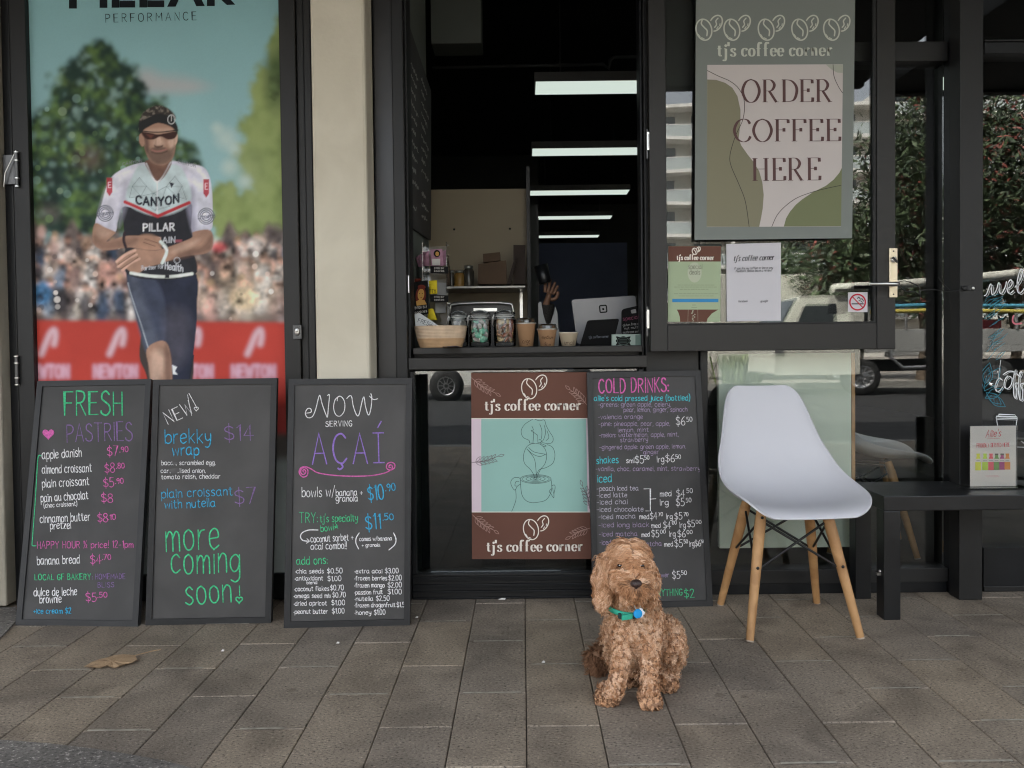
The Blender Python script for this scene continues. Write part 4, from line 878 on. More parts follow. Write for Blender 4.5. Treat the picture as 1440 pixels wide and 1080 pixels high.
def blob(x, y, rx, ry, col, b=.3, op=1.0, rot=0):
    c, s_ = math.cos(rot), math.sin(rot); u = ((PX-x)*c+(PY-y)*s_)/rx; v = (-(PX-x)*s_+(PY-y)*c)/ry
    r = np.sqrt(u*u+v*v); mix(np.clip((1-r)/b+.0, 0, 1)*op, col)
def shape(pts, col, b=.6, op=1.0, sm=True): 
    m = soft(sdf(cr(pts, 5, True)[:-1] if sm else pts), b)*op; mix(m, col); return m
def stroke(pts, col, w=1.2, b=.7, op=1.0, sm=True): mix(soft(dline(cr(pts, 5) if sm and len(pts) > 2 else pts)-w/2, b)*op, col)
def ptext(s, x, y, x1, y1, h, col, w=1.2, arc=0, b=.55, op=1.0):
    cur = 0; it = []
    for ch in s:
        if ch == ' ': cur += 34; continue
        it.append((cur, GP[ch])); cur += gwidth(GP[ch])+16
    tot = cur-16; kx = (x1-x)/tot; dy = (y1-y)
    for c, g in it:
        for k, ps in g:
            T = [(x+(c+a)*kx, y+dy*(c+a)/tot-bb*h/100+arc*math.sin(math.pi*(c+a)/tot)) for a, bb in ps]
            if k == '.': blob(T[0][0], T[0][1], w*.6, w*.6, col)
            else: stroke(T, col, w, b, op, sm=(k == '~'))
# sky
t = np.clip((PY+60)/460, 0, 1)[..., None]; img = lin((124,166,170))*(1-t)+lin((146,178,180))*t
n1 = vnoise(90, 1); img *= (.93+.14*n1)[..., None]
for x, y, rx, ry in ((235,118,60,22),(205,106,26,18),(265,122,46,14),(212,120,40,16)): blob(x, y, rx, ry, (172,166,166), .9, .6)
# trees out of focus
tn = vnoise(34, 5); tf = vnoise(13, 9, 3)
trees = [(130,150,75,75),(95,205,60,80),(165,140,50,60),(205,200,50,70),(140,95,34,40),(85,270,55,80),(170,260,90,90),(255,245,36,50),(143,75,10,22),(120,250,90,90),(60,240,30,60)]
dm = np.full(PX.shape, 9.0)
for x, y, rx, ry in trees: dm = np.minimum(dm, np.sqrt(((PX-x)/rx)**2+((PY-y)/ry)**2))
m = np.clip((1.02-dm+.38*(tf-.5)+.42*(tn-.5))/.20, 0, 1); m *= np.clip((350-PY)/24, 0, 1)
shade = np.clip(.2+1.3*(vnoise(22, 15, 3)-.15)+.0015*(200-PY), 0, 1)[..., None]
n8 = vnoise(9, 61, 2); sh2 = np.clip((vnoise(26, 62, 3)-.36)*3.2, 0, 1)*np.clip((n8-.25)*2, 0, 1); shade = sh2[..., None]
mix(m, lin((30,50,42))*(1-shade)+lin((92,118,62))*shade)
glint = np.clip((vnoise(16, 63, 2)-.60)*7, 0, 1)*np.clip((vnoise(7, 64, 2)-.45)*5, 0, 1)*m; mix(glint*.7, (136,164,156))
for k in range(230):
    x, y = rng.uniform(50, 275), rng.uniform(105, 330); r = rng.uniform(3, 9)
    if min(math.hypot((x-a)/b, (y-c)/d_) for a, c, b, d_ in trees) < 1: blob(x, y, r, r, [(132,160,150),(82,112,58),(26,44,38),(110,140,120),(112,134,74),(30,52,44),(96,122,66)][k % 7], .5, rng.uniform(.15, .5))
blob(125, 222, 30, 26, (92,70,66), .8, .6); blob(68, 300, 26, 20, (96,84,80), .8, .5)
rt = [(395,230,62,120),(385,140,40,62),(400,80,30,60),(340,300,50,50),(380,330,70,40)]
dm = np.full(PX.shape, 9.0)
for x, y, rx, ry in rt: dm = np.minimum(dm, np.sqrt(((PX-x)/rx)**2+((PY-y)/ry)**2))
m = np.clip((1-dm+.6*(tf-.5)+.5*(tn-.5))/.22, 0, 1)*np.clip((355-PY)/20, 0, 1); sh = np.clip(.25+1.1*vnoise(18, 19, 3)-.0, 0, 1)[..., None]
mix(m, lin((74,98,44))*(1-sh)+lin((138,152,96))*sh)
blob(388, 110, 24, 62, (52,72,44), .7, .8); blob(350, 240, 40, 50, (150,160,120), .9, .35)
for x, y, r in ((318,195,22),(322,235,16),(305,180,12),(330,210,14),(345,255,14)): blob(x, y, r, r, (190,200,190), .8, .55)
# crowd
m = np.clip((PY-322-10*np.sin(PX*.11)-8*np.sin(PX*.23))/10, 0, 1)
mix(m, lin((104,92,88))); cn = vnoise(20, 33, 3)[..., None]; img = np.where((m[..., None] > .5), img*(.45+1.0*cn), img)
for k in range(210):
    x, y = rng.uniform(40, 405), rng.uniform(336, 448); r = rng.uniform(4, 12)
    c = [(196,172,156),(168,132,112),(214,206,200),(60,62,74),(150,118,104),(110,98,96),(206,196,180),(56,54,60),(176,150,132),(60,66,66)][rng.randint(10)]
    blob(x, y, r, r*rng.uniform(1.0, 2.6), c, .7, rng.uniform(.35, .8), rng.uniform(-.5, .5))
for row, (yy, k_) in enumerate(((340, 17), (366, 20), (398, 24))):
    x = 34+row*7
    while x < 410:
        y = yy+rng.uniform(-8, 8); sc = k_/20*rng.uniform(.85, 1.15); skin = [(196,156,138),(170,128,110),(210,178,158),(140,104,90)][rng.randint(4)]; cl_ = [(214,208,204),(54,56,64),(120,96,92),(90,110,130),(176,164,156),(70,60,60),(190,150,140),(46,70,96)][rng.randint(8)]
        blob(x, y+26*sc, 12*sc, 22*sc, cl_, .5, .8); blob(x, y, 6.5*sc, 8.5*sc, skin, .5, .9); blob(x, y-4.5*sc, 6.5*sc, 5*sc, [(50,42,40),(96,74,56),(206,200,196),(150,126,96)][rng.randint(4)], .5, .85)
        if rng.rand() < .45: stroke([(x+9*sc, y+22*sc), (x+13*sc, y+8*sc), (x+5*sc, y+2*sc)], skin, 5*sc, 2.2, .8)
        x += rng.uniform(17, 27)
for x, y, rx, ry, c in ((60,412,16,22,(52,112,158)),(52,385,14,12,(40,42,48)),(308,348,16,9,(168,60,66)),(360,345,15,14,(214,202,196)),(318,392,18,30,(70,60,58)),(318,380,12,16,(186,150,130)),(84,425,14,22,(46,44,48)),(150,385,20,26,(188,142,128)),(122,342,10,14,(150,120,100)),(58,328,8,14,(196,160,150)),(388,330,14,20,(90,80,78)),(278,420,16,20,(170,150,134)),(345,420,26,20,(210,186,150)),(98,360,14,12,(200,180,170))): blob(x, y, rx, ry, c, .45, .85)
blob(350, 410, 60, 60, (206,190,160), .95, .35)
# red barrier with its pale marks
m = np.clip((PY-450-.008*(PX-220))/3, 0, 1); rn = vnoise(60, 41)[..., None]; 
mix(m, lin((172,60,50))*(.86+.3*rn))
for cx in (66,162,268,356):
    for dx, w in ((0,5.5),):
        stroke([(cx-8,498),(cx-2,484),(cx+4,470),(cx+10,464),(cx+12,472),(cx+10,484)], (206,186,196), 7, 3.2, .9)
    ptext('NEWTON', cx-30, 531, cx+30, 531, 17, (204,168,186), 4.2, b=1.7, op=.9)
# lower part of the print (mostly behind the boards)
m = np.clip((PY-566)/10, 0, 1); mix(m, lin((172,70,66))); m = np.clip((PY-606)/8, 0, 1); gn = vnoise(14, 51, 3)[..., None]; mix(m, lin((92,88,84))*(.7+.6*gn)); m = np.clip((PY-640)/14, 0, 1); mix(m, lin((150,158,156))*(.85+.3*gn))
# the lens threw everything behind the runner out of focus
def blur(a, sg):
    r = int(sg*3); k = np.exp(-.5*(np.arange(-r, r+1)/sg)**2); k /= k.sum()
    for ax in (0, 1):
        p_ = np.pad(a, [(r, r) if i == ax else (0, 0) for i in range(3)], mode='edge'); o_ = np.zeros_like(a)
        for i, kk in enumerate(k): o_ += kk*(p_[i:i+a.shape[0]] if ax == 0 else p_[:, i:i+a.shape[1]])
        a = o_
    return a
img = blur(img, 1.5)
cm = np.clip((PY-330)/14, 0, 1)*np.clip((446-PY)/8, 0, 1); tm = np.clip((PY-95)/30, 0, 1)*np.clip((345-PY)/14, 0, 1)*(img[..., 1] < .16)
img *= (1+cm*1.5*(vnoise(8, 101, 2)-.5)+cm*1.3*(vnoise(19, 102, 2)-.5)+tm*1.3*(vnoise(11, 103, 2)-.5))[..., None]; img = blur(np.clip(img, 0, 1), .8)
for k in range(46):
    x, y = rng.uniform(45, 275), rng.uniform(120, 335)
    if min(math.hypot((x-a)/b, (y-c)/d_) for a, c, b, d_ in trees) < .95: r = rng.uniform(3.5, 7.5); blob(x, y, r, r, [(150,182,172),(120,150,140),(110,138,84),(140,160,130)][k % 4], .28, rng.uniform(.2, .5))
for k in range(40): x, y = rng.uniform(45, 400), rng.uniform(345, 448); r = rng.uniform(2.5, 5.5); blob(x, y, r, r, [(236,228,222),(214,190,176),(60,54,56)][k % 3], .3, rng.uniform(.3, .7))
# ---- the athlete (printed)
SK, SKD, SKL = (156,122,104), (104,78,68), (190,160,142)
shape([(208,450),(256,446),(272,500),(266,560),(238,640),(205,640),(208,540),(196,500)], (60,52,50), 1)
# legs and shorts
shape([(178,388),(186,380),(270,380),(277,430),(274,480),(268,520),(262,545),(226,545),(222,470),(212,500),(205,490),(190,440)], (36,40,56), .7)
shape([(178,392),(200,384),(224,400),(234,440),(232,478),(222,498),(207,498),(192,450)], (62,68,86), 2.5, .8)
shape([(182,395),(192,390),(212,450),(222,480),(208,494),(194,452)], (98,104,118), 5, .45); shape([(232,440),(250,432),(268,450),(262,500),(240,520),(232,480)], (92,88,98), 9, .4)
shape([(206,492),(222,480),(234,482),(240,500),(242,530),(240,560),(238,640),(208,640),(212,560),(210,520)], SK, 1.0); shape([(212,500),(226,492),(232,510),(224,535),(214,540)], SKL, 4, .7); shape([(232,486),(240,500),(241,540),(236,600),(232,540)], SKD, 3, .7)
stroke([(180,398),(186,420),(198,455),(208,488)], (170,178,186), 1.4, .9, .8); stroke([(272,500),(266,535)], (30,34,44), 2)
shape([(242,513),(249,516),(246,522),(250,527),(243,526)], (210,212,220), .6, 1, False)
# torso
shape([(172,288),(178,278),(224,300),(268,280),(271,300),(270,345),(272,388),(183,388),(176,340)], (38,38,43), .7)
shape([(205,228),(180,234),(160,246),(150,262),(142,290),(134,314),(146,322),(162,326),(166,310),(176,290),(224,304),(268,284),(270,326),(296,324),(299,300),(298,268),(294,246),(284,234),(262,230),(240,226)], (192,190,203), .7)
shape([(160,248),(176,240),(196,234),(186,246),(168,258),(156,268)], (222,220,228), 3, .7); shape([(262,232),(280,236),(292,250),(294,262),(280,246)], (224,222,230), 3, .7); stroke([(147,300),(152,276),(160,256)], (224,222,230), 2, 1.5, .7); shape([(186,300),(222,312),(262,300),(268,340),(240,330),(200,334),(184,330)], (34,34,40), 6, .7); shape([(150,286),(162,272),(168,296),(156,312)], (168,164,180), 4, .6)
shape([(152,262),(168,254),(172,280),(160,310),(144,312),(140,300)], (206,204,214), 5, .6); shape([(272,250),(288,250),(294,290),(290,316),(276,316)], (206,206,218), 5, .6); shape([(262,284),(272,262),(276,322),(270,326)], (140,138,158), 3, .6); shape([(166,300),(174,268),(180,285),(168,320)], (146,144,160), 3, .5)
shape([(190,240),(204,232),(222,256),(240,232),(258,240),(268,284),(224,304),(178,284)], (176,190,192), 2, .95)
vt = [(186,262),(196,250),(198,276),(206,262),(208,288),(216,272),(218,296),(234,262),(238,290),(246,248),(248,276),(256,262),(262,280),(182,278),(228,280)]
for i in range(len(vt)):
    for j in range(i):
        if math.hypot(vt[i][0]-vt[j][0], vt[i][1]-vt[j][1]) < 23: stroke([vt[i], vt[j]], (100,120,124), .7, .5, .75)
stroke([(176,284),(222,304),(266,285)], (170,52,58), 4.6, .8, sm=False)
shape([(205,226),(240,224),(234,244),(221,256),(212,244)], SKD, 1.0); shape([(208,228),(236,226),(222,250)], (126,92,76), 3, .8); stroke([(206,230),(221,256),(240,228)], (206,204,206), 2, .8); stroke([(221,256),(221,300)], (206,208,212), 1.6, .7); shape([(238,256),(245,258),(241,264)], (40,42,52), .6, 1, False)
ptext('CANYON', 191, 286, 251, 284, 11, (28,32,44), 2.7, arc=4); ptext('PILLAR', 201, 325, 245, 324, 10, (208,208,212), 1.9); ptext('BAHRAIN', 196, 343, 246, 341, 8, (176,178,184), 1.4); shape([(246,337),(256,337),(256,341),(246,341)], (150,80,90), .5, .8, False); ptext('CANYON', 172, 233, 199, 228, 4, (120,120,130), .8, op=.8); ptext('CANYON', 250, 229, 275, 235, 4, (120,120,130), .8, op=.8)
# arms
shape([(134,314),(148,320),(162,326),(160,330),(150,340),(176,332),(206,332),(226,334),(222,344),(228,350),(216,352),(196,350),(180,348),(150,352),(134,346),(130,332)], SK, .9); shape([(132,332),(150,340),(180,334),(200,336),(180,346),(150,350),(134,344)], SKD, 3, .5); shape([(138,318),(156,326),(148,334),(136,330)], SKL, 3, .5)
shape([(272,326),(296,324),(299,345),(290,356),(262,360),(240,366),(222,372),(208,376),(190,386),(178,378),(166,376),(164,366),(176,356),(190,350),(206,352),(222,352),(246,344),(270,334)], SK, .9); shape([(298,330),(296,350),(270,360),(240,366),(262,352),(284,346)], SKD, 3, .7); shape([(246,348),(272,338),(282,336),(268,348),(242,356)], SKL, 3, .55)
for a, b in (((164,368),(190,352)),((166,375),(192,358)),((172,380),(196,364))): stroke([a, ((a[0]+b[0])/2,(a[1]+b[1])/2-2), b], (196,160,142), 3.6, .9); 
for a, b in (((166,372),(190,356)),((170,378),(194,362))): stroke([a, b], (96,66,56), 1.1, .7)
shape([(196,332),(214,330),(226,338),(228,346),(212,352),(196,348)], (158,122,102), 2, .8); stroke([(204,336),(222,342)], SKD, 1, .7); stroke([(202,341),(218,346)], SKD, 1, .7)
stroke([(175,328),(174,338),(177,348)], (46,34,40), 4, .8); stroke([(226,340),(233,348),(234,356),(228,370)], (196,204,200), 4.6, .8); stroke([(230,346),(235,352)], (240,244,240), 2.5, .8)
ptext('Partner for', 199, 380, 230, 377, 6, (176,178,186), .9); ptext('Health', 232, 378, 257, 382, 10, (190,192,198), 1.3); mix(soft(np.abs(np.hypot(PX-249, PY-366)-4)-.5, .6), (170,172,178))
stroke([(184,384),(210,388),(240,389),(270,385)], (202,206,200), 4.4, .8); shape([(232,386),(238,386),(238,391),(232,391)], (40,40,46), .6, 1, False); stroke([(232,392),(233,398)], (30,32,40), 1.2)
# sleeve marks
for x, y in ((154,262),(290,264)):
    shape([(x-4,y-12),(x+4,y-12),(x+4,y+8),(x,y+14),(x-4,y+8)], (164,50,62), .7, .95, False); ptext('E', x-2, y+2, x+2, y+2, 8, (220,190,196), 1.0)
for x, y in ((148,300),(290,304)):
    for r in (6, 8.5, 11): mix(soft(np.abs(np.hypot(PX-x, PY-y)-r)-.7, .5)*(np.abs(PY-y-1) > 2.2), (96,98,110))
    ptext('SUPERSAPIENS', x-12, y+4, x+12, y+2, 4, (84,86,100), .8)
# head
shape([(201,186),(206,172),(222,166),(240,172),(247,188),(247,206),(243,222),(234,231),(222,232),(211,226),(204,210)], SK, 1.0)
shape([(204,206),(210,214),(222,212),(236,212),(245,206),(243,222),(234,231),(222,232),(211,226)], (104,86,76), 2.5, .5); shape([(214,200),(222,190),(232,200),(228,206),(217,206)], SKL, 3, .6); shape([(206,182),(240,180),(236,186),(208,188)], SKL, 2, .5)
shape([(220,196),(224,196),(227,205),(218,205)], (158,128,112), 1.5, .8); stroke([(218,206),(222,207.5),(228,206)], (90,66,58), 1.4, .9); shape([(204,188),(209,196),(208,212),(204,208)], (108,84,74), 2, .7); shape([(240,192),(246,190),(244,210),(240,214)], (164,138,122), 2, .6)
shape([(203,205),(207,216),(214,226),(222,230),(234,229),(242,219),(245,204),(240,210),(232,208),(222,207),(212,209)], (84,68,60), 2.2, .55); shape([(213,209),(222,206),(233,208),(235,213),(222,211),(213,214)], (88,70,62), 1.2, .6)
shape([(202,192),(205,205),(206,214),(209,214),(208,198)], (92,70,62), 2, .7); shape([(236,198),(245,196),(244,206),(238,206)], (204,174,156), 2, .6); shape([(221,193),(225,193),(227,202),(224,204),(220,203)], (200,170,152), 1.2, .7); stroke([(217,204.5),(220,206),(225,206),(229,204.5)], (78,56,50), 1.3, .7, .9)
shape([(207,228),(214,232),(226,236),(238,230),(240,226),(236,240),(224,252),(212,244)], (96,70,60), 2.5, .7)
stroke([(214,211),(222,213),(234,210)], (150,104,96), 2.2, .9); stroke([(213,214),(224,216),(235,213)], (80,62,54), 1.2, .8)
shape([(196,190),(201,188),(203,202),(200,206),(196,200)], SK, .8); shape([(246,188),(250,190),(249,200),(246,203)], SKL, .8)
shape([(199,186),(212,187),(222,189),(234,187),(249,185),(246,194),(236,196),(226,192),(216,196),(205,195)], (58,36,32), .9); shape([(206,189),(216,190),(212,194)], (120,70,56), 1.5, .6, False)
stroke([(196,184),(222,186),(250,183)], (46,38,38), 1.6, .7)
shape([(196,186),(196,170),(204,162),(222,158),(240,164),(249,176),(249,186),(240,178),(222,173),(206,180)], (34,34,34), 1.0)
shape([(197,172),(200,160),(210,152),(222,148),(236,152),(246,162),(246,168),(234,162),(222,160),(206,164)], (52,46,42), 1.2)
hn = vnoise(4, 77, 2); m = soft(sdf(cr([(197,170),(200,160),(210,152),(222,148),(236,152),(244,162),(222,160)], 5, True)[:-1]), 1)*np.clip((hn-.5)*4, 0, 1); mix(m*.6, (140,130,118))
mix(soft(np.abs(np.hypot((PX-241), (PY-168)*.8)-5)-.5, .6), (190,190,190)); stroke([(241,163),(241,170)], (190,190,190), .8)
# folds in the cloth, mottling in the skin
am = soft(sdf([(200,226),(246,224),(290,236),(300,300),(298,350),(272,362),(278,430),(268,545),(222,545),(176,392),(180,385),(130,345),(132,312),(150,250),(172,236)]), 3)
fd = vnoise(17, 91, 3)*.6+vnoise(7, 92, 2)*.4; fd2 = np.clip((np.sin((PX*.55-PY*.8)*.16+6*vnoise(40, 93, 2))+1)/2, 0, 1); img *= (1+am*(.62*(fd-.5)+.16*(fd2-.5)))[..., None]
hm = soft(sdf([(198,150),(248,150),(250,232),(198,232)]), 3); img *= (1+hm*.10*(vnoise(3, 95, 2)-.5))[..., None]
# print grain
img *= (1+.035*(rng.rand(nh, nw, 1)-.5)); img = np.clip(img*1.34, 0, .9)
pts = np.zeros((nh*nw, 3), np.float32); sp = Surf((0, -.012, 0), (0,-1,0))
ox, oz = fx(220, 300, -.012), fz(810, 220, -.012)
# the plane's pixel map is a homography: build it row by row from the exact rays
d0 = np.array(_fw)[None,:]; dx = (PX.ravel()-720)/FPX + SHX*1440/FPX; dyv = (540-PY.ravel())/FPX + SHY*1440/FPX
D = np.array(_fw)[None,:]+dx[:,None]*np.array(_r)[None,:]+dyv[:,None]*np.array(_u)[None,:]
tt = (-.012-CAMY)/D[:,1]; pts = np.array(CP)[None,:]+D*tt[:,None]; pts -= np.array([ox, -.012, oz])[None,:]
idx = np.arange(nh*nw).reshape(nh, nw); quads = np.stack([idx[1:,:-1], idx[1:,1:], idx[:-1,1:], idx[:-1,:-1]], -1).reshape(-1, 4)
me = bpy.data.meshes.new('print'); me.vertices.add(nh*nw); me.vertices.foreach_set('co', pts.astype(np.float32).ravel())
me.loops.add(quads.size); me.loops.foreach_set('vertex_index', quads.ravel().astype(np.int32)); me.polygons.add(len(quads)); me.polygons.foreach_set('loop_start', np.arange(0, quads.size, 4, dtype=np.int32)); me.polygons.foreach_set('loop_total', np.full(len(quads), 4, np.int32))
me.update(calc_edges=True); ca = me.color_attributes.new('ink', 'FLOAT_COLOR', 'POINT'); rgba = np.ones((nh*nw, 4), np.float32); rgba[:, :3] = img.reshape(-1, 3); ca.data.foreach_set('color', rgba.ravel())
pm = mat('poster_print', (.5,.5,.5), .55, spec=.2); nn = pm.node_tree.nodes; at_ = nn.new("ShaderNodeVertexColor"); at_.layer_name = 'ink'; pm.node_tree.links.new(at_.outputs[0], nn["Principled BSDF"].inputs["Base Color"])
me.materials.append(pm)
ap = thing('athlete_poster', 'large poster of an athlete in a race suit before a crowd and red barrier', 'poster', (ox, -.012, oz))
o = bpy.data.objects.new('print', me); COL.objects.link(o); o.parent = ap
g = MB(); s2 = ysurf(-.0115); g.prism([s2.pt(x, y) for x, y in ((36,-150),(408,-150),(408,812),(36,812))], (0,.006,0), 'paper_white'); g.v = [(x, y+.0006, z) for x, y, z in g.v]; g.build('backing', ap)
ink('print_ink', 22, 28, 32, 1.0); sl = ysurf(-.0125)
g = MB()
def blk(pts): g.poly(sl, pts, 'print_ink', .0008)
# heavy PILLAR across the top, cut by the photo's upper edge
h = -34
def bar(x0, y0, x1, y1): blk([(x0,y0),(x1,y0),(x1,y1),(x0,y1)])
L0 = 11
bar(97,h,108,12); bar(108.2,h,134,h+9); bar(108.2,-12,134,-3); g.ribbon(sl, ell(134,-18.8,11,11,0,14,-1.57,1.57), 9, 'print_ink', .0008)
bar(140,h,151,L0); bar(157,h,168,L0-.2); bar(168.2,1,190,L0-.5); bar(196,h,207,L0-.5); bar(207.2,.5,231,L0-1)
blk([(235,9.5),(256,h),(267,h),(288,8.5),(276,8.7),(271,-2),(252,-1.8),(247,9.3)]); bar(291,h,302,8.5); bar(302.2,h,320,h+9); bar(302.2,-12,320,-3); g.ribbon(sl, ell(320,-18.8,10,11,0,14,-1.57,1.57), 9, 'print_ink', .0008); blk([(308,-3),(320,-5),(331,6.5),(319,7)])
g.build('heading_lettering', ap)
g = MB(); write(g, sl, 'PERFORMANCE', 148, 31.5, 11.5, 'print_ink', 1.45, 276, 28, gap=32, wob=0, lift=.0008, sub=6); g.build('lettering', ap)
# ------------------------------------------------------------------ white shell chair on wooden legs
mat('shell', (.57,.57,.605), .42, spec=.4, col2=(.61,.61,.64), vscale=2.2, bump=.03, bscale=180)
mat('beech', (.29,.145,.055), .5, spec=.35, col2=(.50,.285,.125), vscale=9, bump=.08, bscale=60, detail=9, distort=1.2)
mat('beech_worn', (.36,.30,.24), .7, var=.3, vscale=40)
mat('rod', (.014,.014,.014), .4, .3)
FLc, FRc, RLc, RRc = fl(1063,903), fl(1218,897.5), fl(1018,851), fl(1153,848)
cc = (FLc+FRc+RLc+RRc)/4
def make_chair(label, loc, rz):
    t = thing('shell_chair', label, 'chair', (0,0,0))
    # rows from the top of the back down to the front lip: y (back is +), z, half width, wrap, corner
    rows = [(.232,.808,.094,.000),(.227,.797,.124,.006),(.215,.760,.147,.016),(.198,.700,.163,.026),(.180,.645,.177,.034),(.160,.590,.190,.040),(.138,.545,.208,.046),(.110,.505,.216,.052),(.070,.470,.224,.056),(.020,.448,.230,.056),(-.035,.438,.233,.052),(-.090,.436,.232,.044),(-.145,.440,.226,.034),(-.190,.442,.214,.022),(-.222,.436,.196,.010),(-.240,.424,.170,.002),(-.246,.412,.140,-.003)]
    N = 17; vs = []; fs = []
    cy = [r[0] for r in rows]; cz = [r[1] for r in rows]
    for i, (y, z, w, e) in enumerate(rows):
        i0, i1 = max(0,i-1), min(len(rows)-1,i+1); ty, tz = cy[i1]-cy[i0], cz[i1]-cz[i0]; L = math.hypot(ty, tz); ny, nz = tz/L, -ty/L
        if ny*(-.3)+nz < 0: ny, nz = -ny, -nz
        if i < 5: ny, nz = (-abs(ny), abs(nz)*.6)
        for k in range(N):
            u = -1+2*k/(N-1); x = .97*w*math.sin(u*math.pi/2*.86)/math.sin(math.pi/2*.86); q = abs(u)**2.6*e; s_ = -.014*(1-u*u)
            vs.append((x, y+ny*(q+s_*.6), z+nz*(q+s_)))
    for i in range(len(rows)-1):
        for k in range(N-1): fs.append((i*N+k, i*N+k+1, (i+1)*N+k+1, (i+1)*N+k))
    ct, s4 = math.cos(R(4)), math.sin(R(4)); vs = [(x*ct-y*s4, x*s4+y*ct, z) for x, y, z in vs]
    g = MB(); g.add(vs, fs, 'shell', True); o = g.build('seat_shell', t)
    sd = o.modifiers.new('sd', 'SUBSURF'); sd.levels = 2; sd.render_levels = 2
    so = o.modifiers.new('so', 'SOLIDIFY'); so.thickness = .006; so.offset = 0; bv = o.modifiers.new('bv', 'BEVEL'); bv.width = .002; bv.segments = 2; bv.limit_method = 'ANGLE'; bv.angle_limit = R(50)
    feet = [(FLc-cc), (FRc-cc), (RLc-cc), (RRc-cc)]; tops = [(-.105,-.080,.412),(.107,-.080,.412),(-.105,.085,.418),(.107,.085,.418)]
    for f, tp in zip(feet, tops):
        g = MB(); a = Vector((f.x, f.y, .0)); b = Vector(tp); n = 9
        P = [a.lerp(b, k/n) for k in range(n+1)]; rr = [.0125+.0060*min(1, (k/n)*1.25) - (.004 if k == n else 0) for k in range(n+1)]
        g.tube(P, rr, 'beech', 16); leg = g.build('leg', t)
        g = MB(); g.tube([a+(b-a)*.0005, a+(b-a)*.012], .0135, 'beech_worn', 16); g.build('foot_cap', leg)
        d = (b-a).normalized()
        for q in (.93, .55):
            g = MB(); c = a.lerp(b, q); out = Vector((0,-1,0)) if f.y < 0 else Vector((0,1,0)); g.ball(c+out*.0175, .0055, .0035, .0055, 'rod', 10, 6); g.build('bolt', leg)
    g = MB(); T = [Vector(x) for x in tops]; A_ = [Vector((f.x, f.y, 0)) for f in feet]; at_ = lambda i, q: A_[i].lerp(T[i], q)
    for i, j in ((0,1),(1,0),(2,3),(3,2),(0,2),(2,0),(1,3),(3,1)): g.tube([at_(i,.90), at_(j,.52)], .0042, 'rod', 8)
    for i, j in ((0,1),(2,3),(0,2),(1,3)): g.tube([at_(i,.96), at_(j,.96)], .0045, 'rod', 8)
    for i in range(4): g.tube([at_(i,.86)+Vector((0,0,0)), at_(i,1.0), Vector((tops[i][0]*.9, tops[i][1]*.9, .414))], .012, 'rod', 10)
    g.box(-.10, .10, -.07, .09, .4095, .4145, 'rod'); g.build('wire_base', t)
    t.location = loc; t.rotation_euler = (0,0,rz); return t
chair = make_chair('white plastic shell chair with wooden legs outside between the drinks board and the bench', (cc.x-.016, cc.y, 0), R(-1))
c2 = copy_tree(chair); c2.location = (1.585, .62, .02); c2.rotation_euler = (0,0,R(72)); c2['label'] = 'white shell chair inside the shop, seen side on through the window'; c2['group'] = 'shell chairs inside'

# ------------------------------------------------------------------ black bench with the juice card
mat('bench_black', (.007,.0075,.0085), .34, spec=.5, var=.2, vscale=9, rvar=.07)
b = thing('bench', 'low black bench with square legs holding the juice card', 'bench', (2.0, -.18, 0))
yb0, yb1 = at(1243,715).y, 0; pf = fl(1251, 872)
yf = pf.y-.004; zt = .452; xl = fx(1243, 700, yf)
zt = fz(698, 1243, yf); zb_ = fz(719, 1243, yf); ybk = -.006
XR = xl+1.55
g = MB(); g.box(xl, XR, yf, ybk, zb_, zt, 'bench_black'); g.build('top', b, .003)
lw = .058
for x0 in (xl+.001, XR-lw-.001):
    for y0 in (yf+.002, ybk-lw-.002):
        g = MB(); g.box(x0, x0+lw, y0, y0+lw, 0, zb_-.0006, 'bench_black'); g.build('leg', b, .003)
h = MB(); pz = fl(1240, 805); h.ball((xl+.001, yf+.03, .163), .006, .006, .006, 'steel', 10, 6); h.box(xl-.012, xl+.001, yf+.024, yf+.036, .150, .158, 'steel'); h.build('bracket', b)
ys = (yf+ybk)/2-.01; sfa = ysurf(ys)
ink('juice_paper', 226, 216, 204, 1.15); ink('juice_red', 206, 68, 74, 1.2); ink('j_yellow', 226, 214, 60, 1.3); ink('j_orange', 226, 132, 48, 1.3); ink('j_lime', 176, 206, 58, 1.3); ink('j_pink', 220, 82, 92, 1.3); ink('j_green', 96, 140, 66, 1.3); ink('j_purple', 150, 40, 110, 1.3); ink('j_cap', 70, 60, 60, 1.2)
st = thing('sign_holder', 'clear acrylic stand with an illustrated juice bottle card on the bench', 'sign holder', (fx(1396, 640, ys), ys, zt))
zc0, zc1 = fz(683, 1396, ys), fz(599, 1396, ys); xa_, xb_ = fx(1364.5, 640, ys), fx(1428.5, 640, ys)
g = MB(); g.box(xa_, xb_, ys, ys+.0012, zt+.006, zc1, 'juice_paper'); g.build('card', st)
g = MB(); g.box(xa_-.002, xb_+.002, ys-.0040, ys-.0024, zt+.0055, zc1+.002, 'acrylic'); g.box(xa_-.002, xb_+.002, ys+.002, ys+.0036, zt+.0055, zc1+.002, 'acrylic'); g.box(xa_-.03, xb_+.03, ys-.035, ys+.035, zt+.0005, zt+.005, 'acrylic'); g.build('acrylic_stand', st)
p = Pen(sfa, 2.7, 1180, 500)
p.t("Allie's", 556, 311, 613, 306, 30, 'juice_red', 3.6, slant=.3, wob=.4, lift=.0006, sub=6); p.l([(562,316),(610,314)], 'juice_red', 1.4, False, lift=.0006)
p.t('PROUDLY SERVED HERE', 522, 349, 647, 346, 15, 'juice_red', 2.8, wob=0, lift=.0006)
for y, a, c in ((457,556,604),(461,560,608)): p.l([(a,y),(c,y-1)], 'juice_red', 1.0, False, lift=.0006)
p.flush('lettering', st)
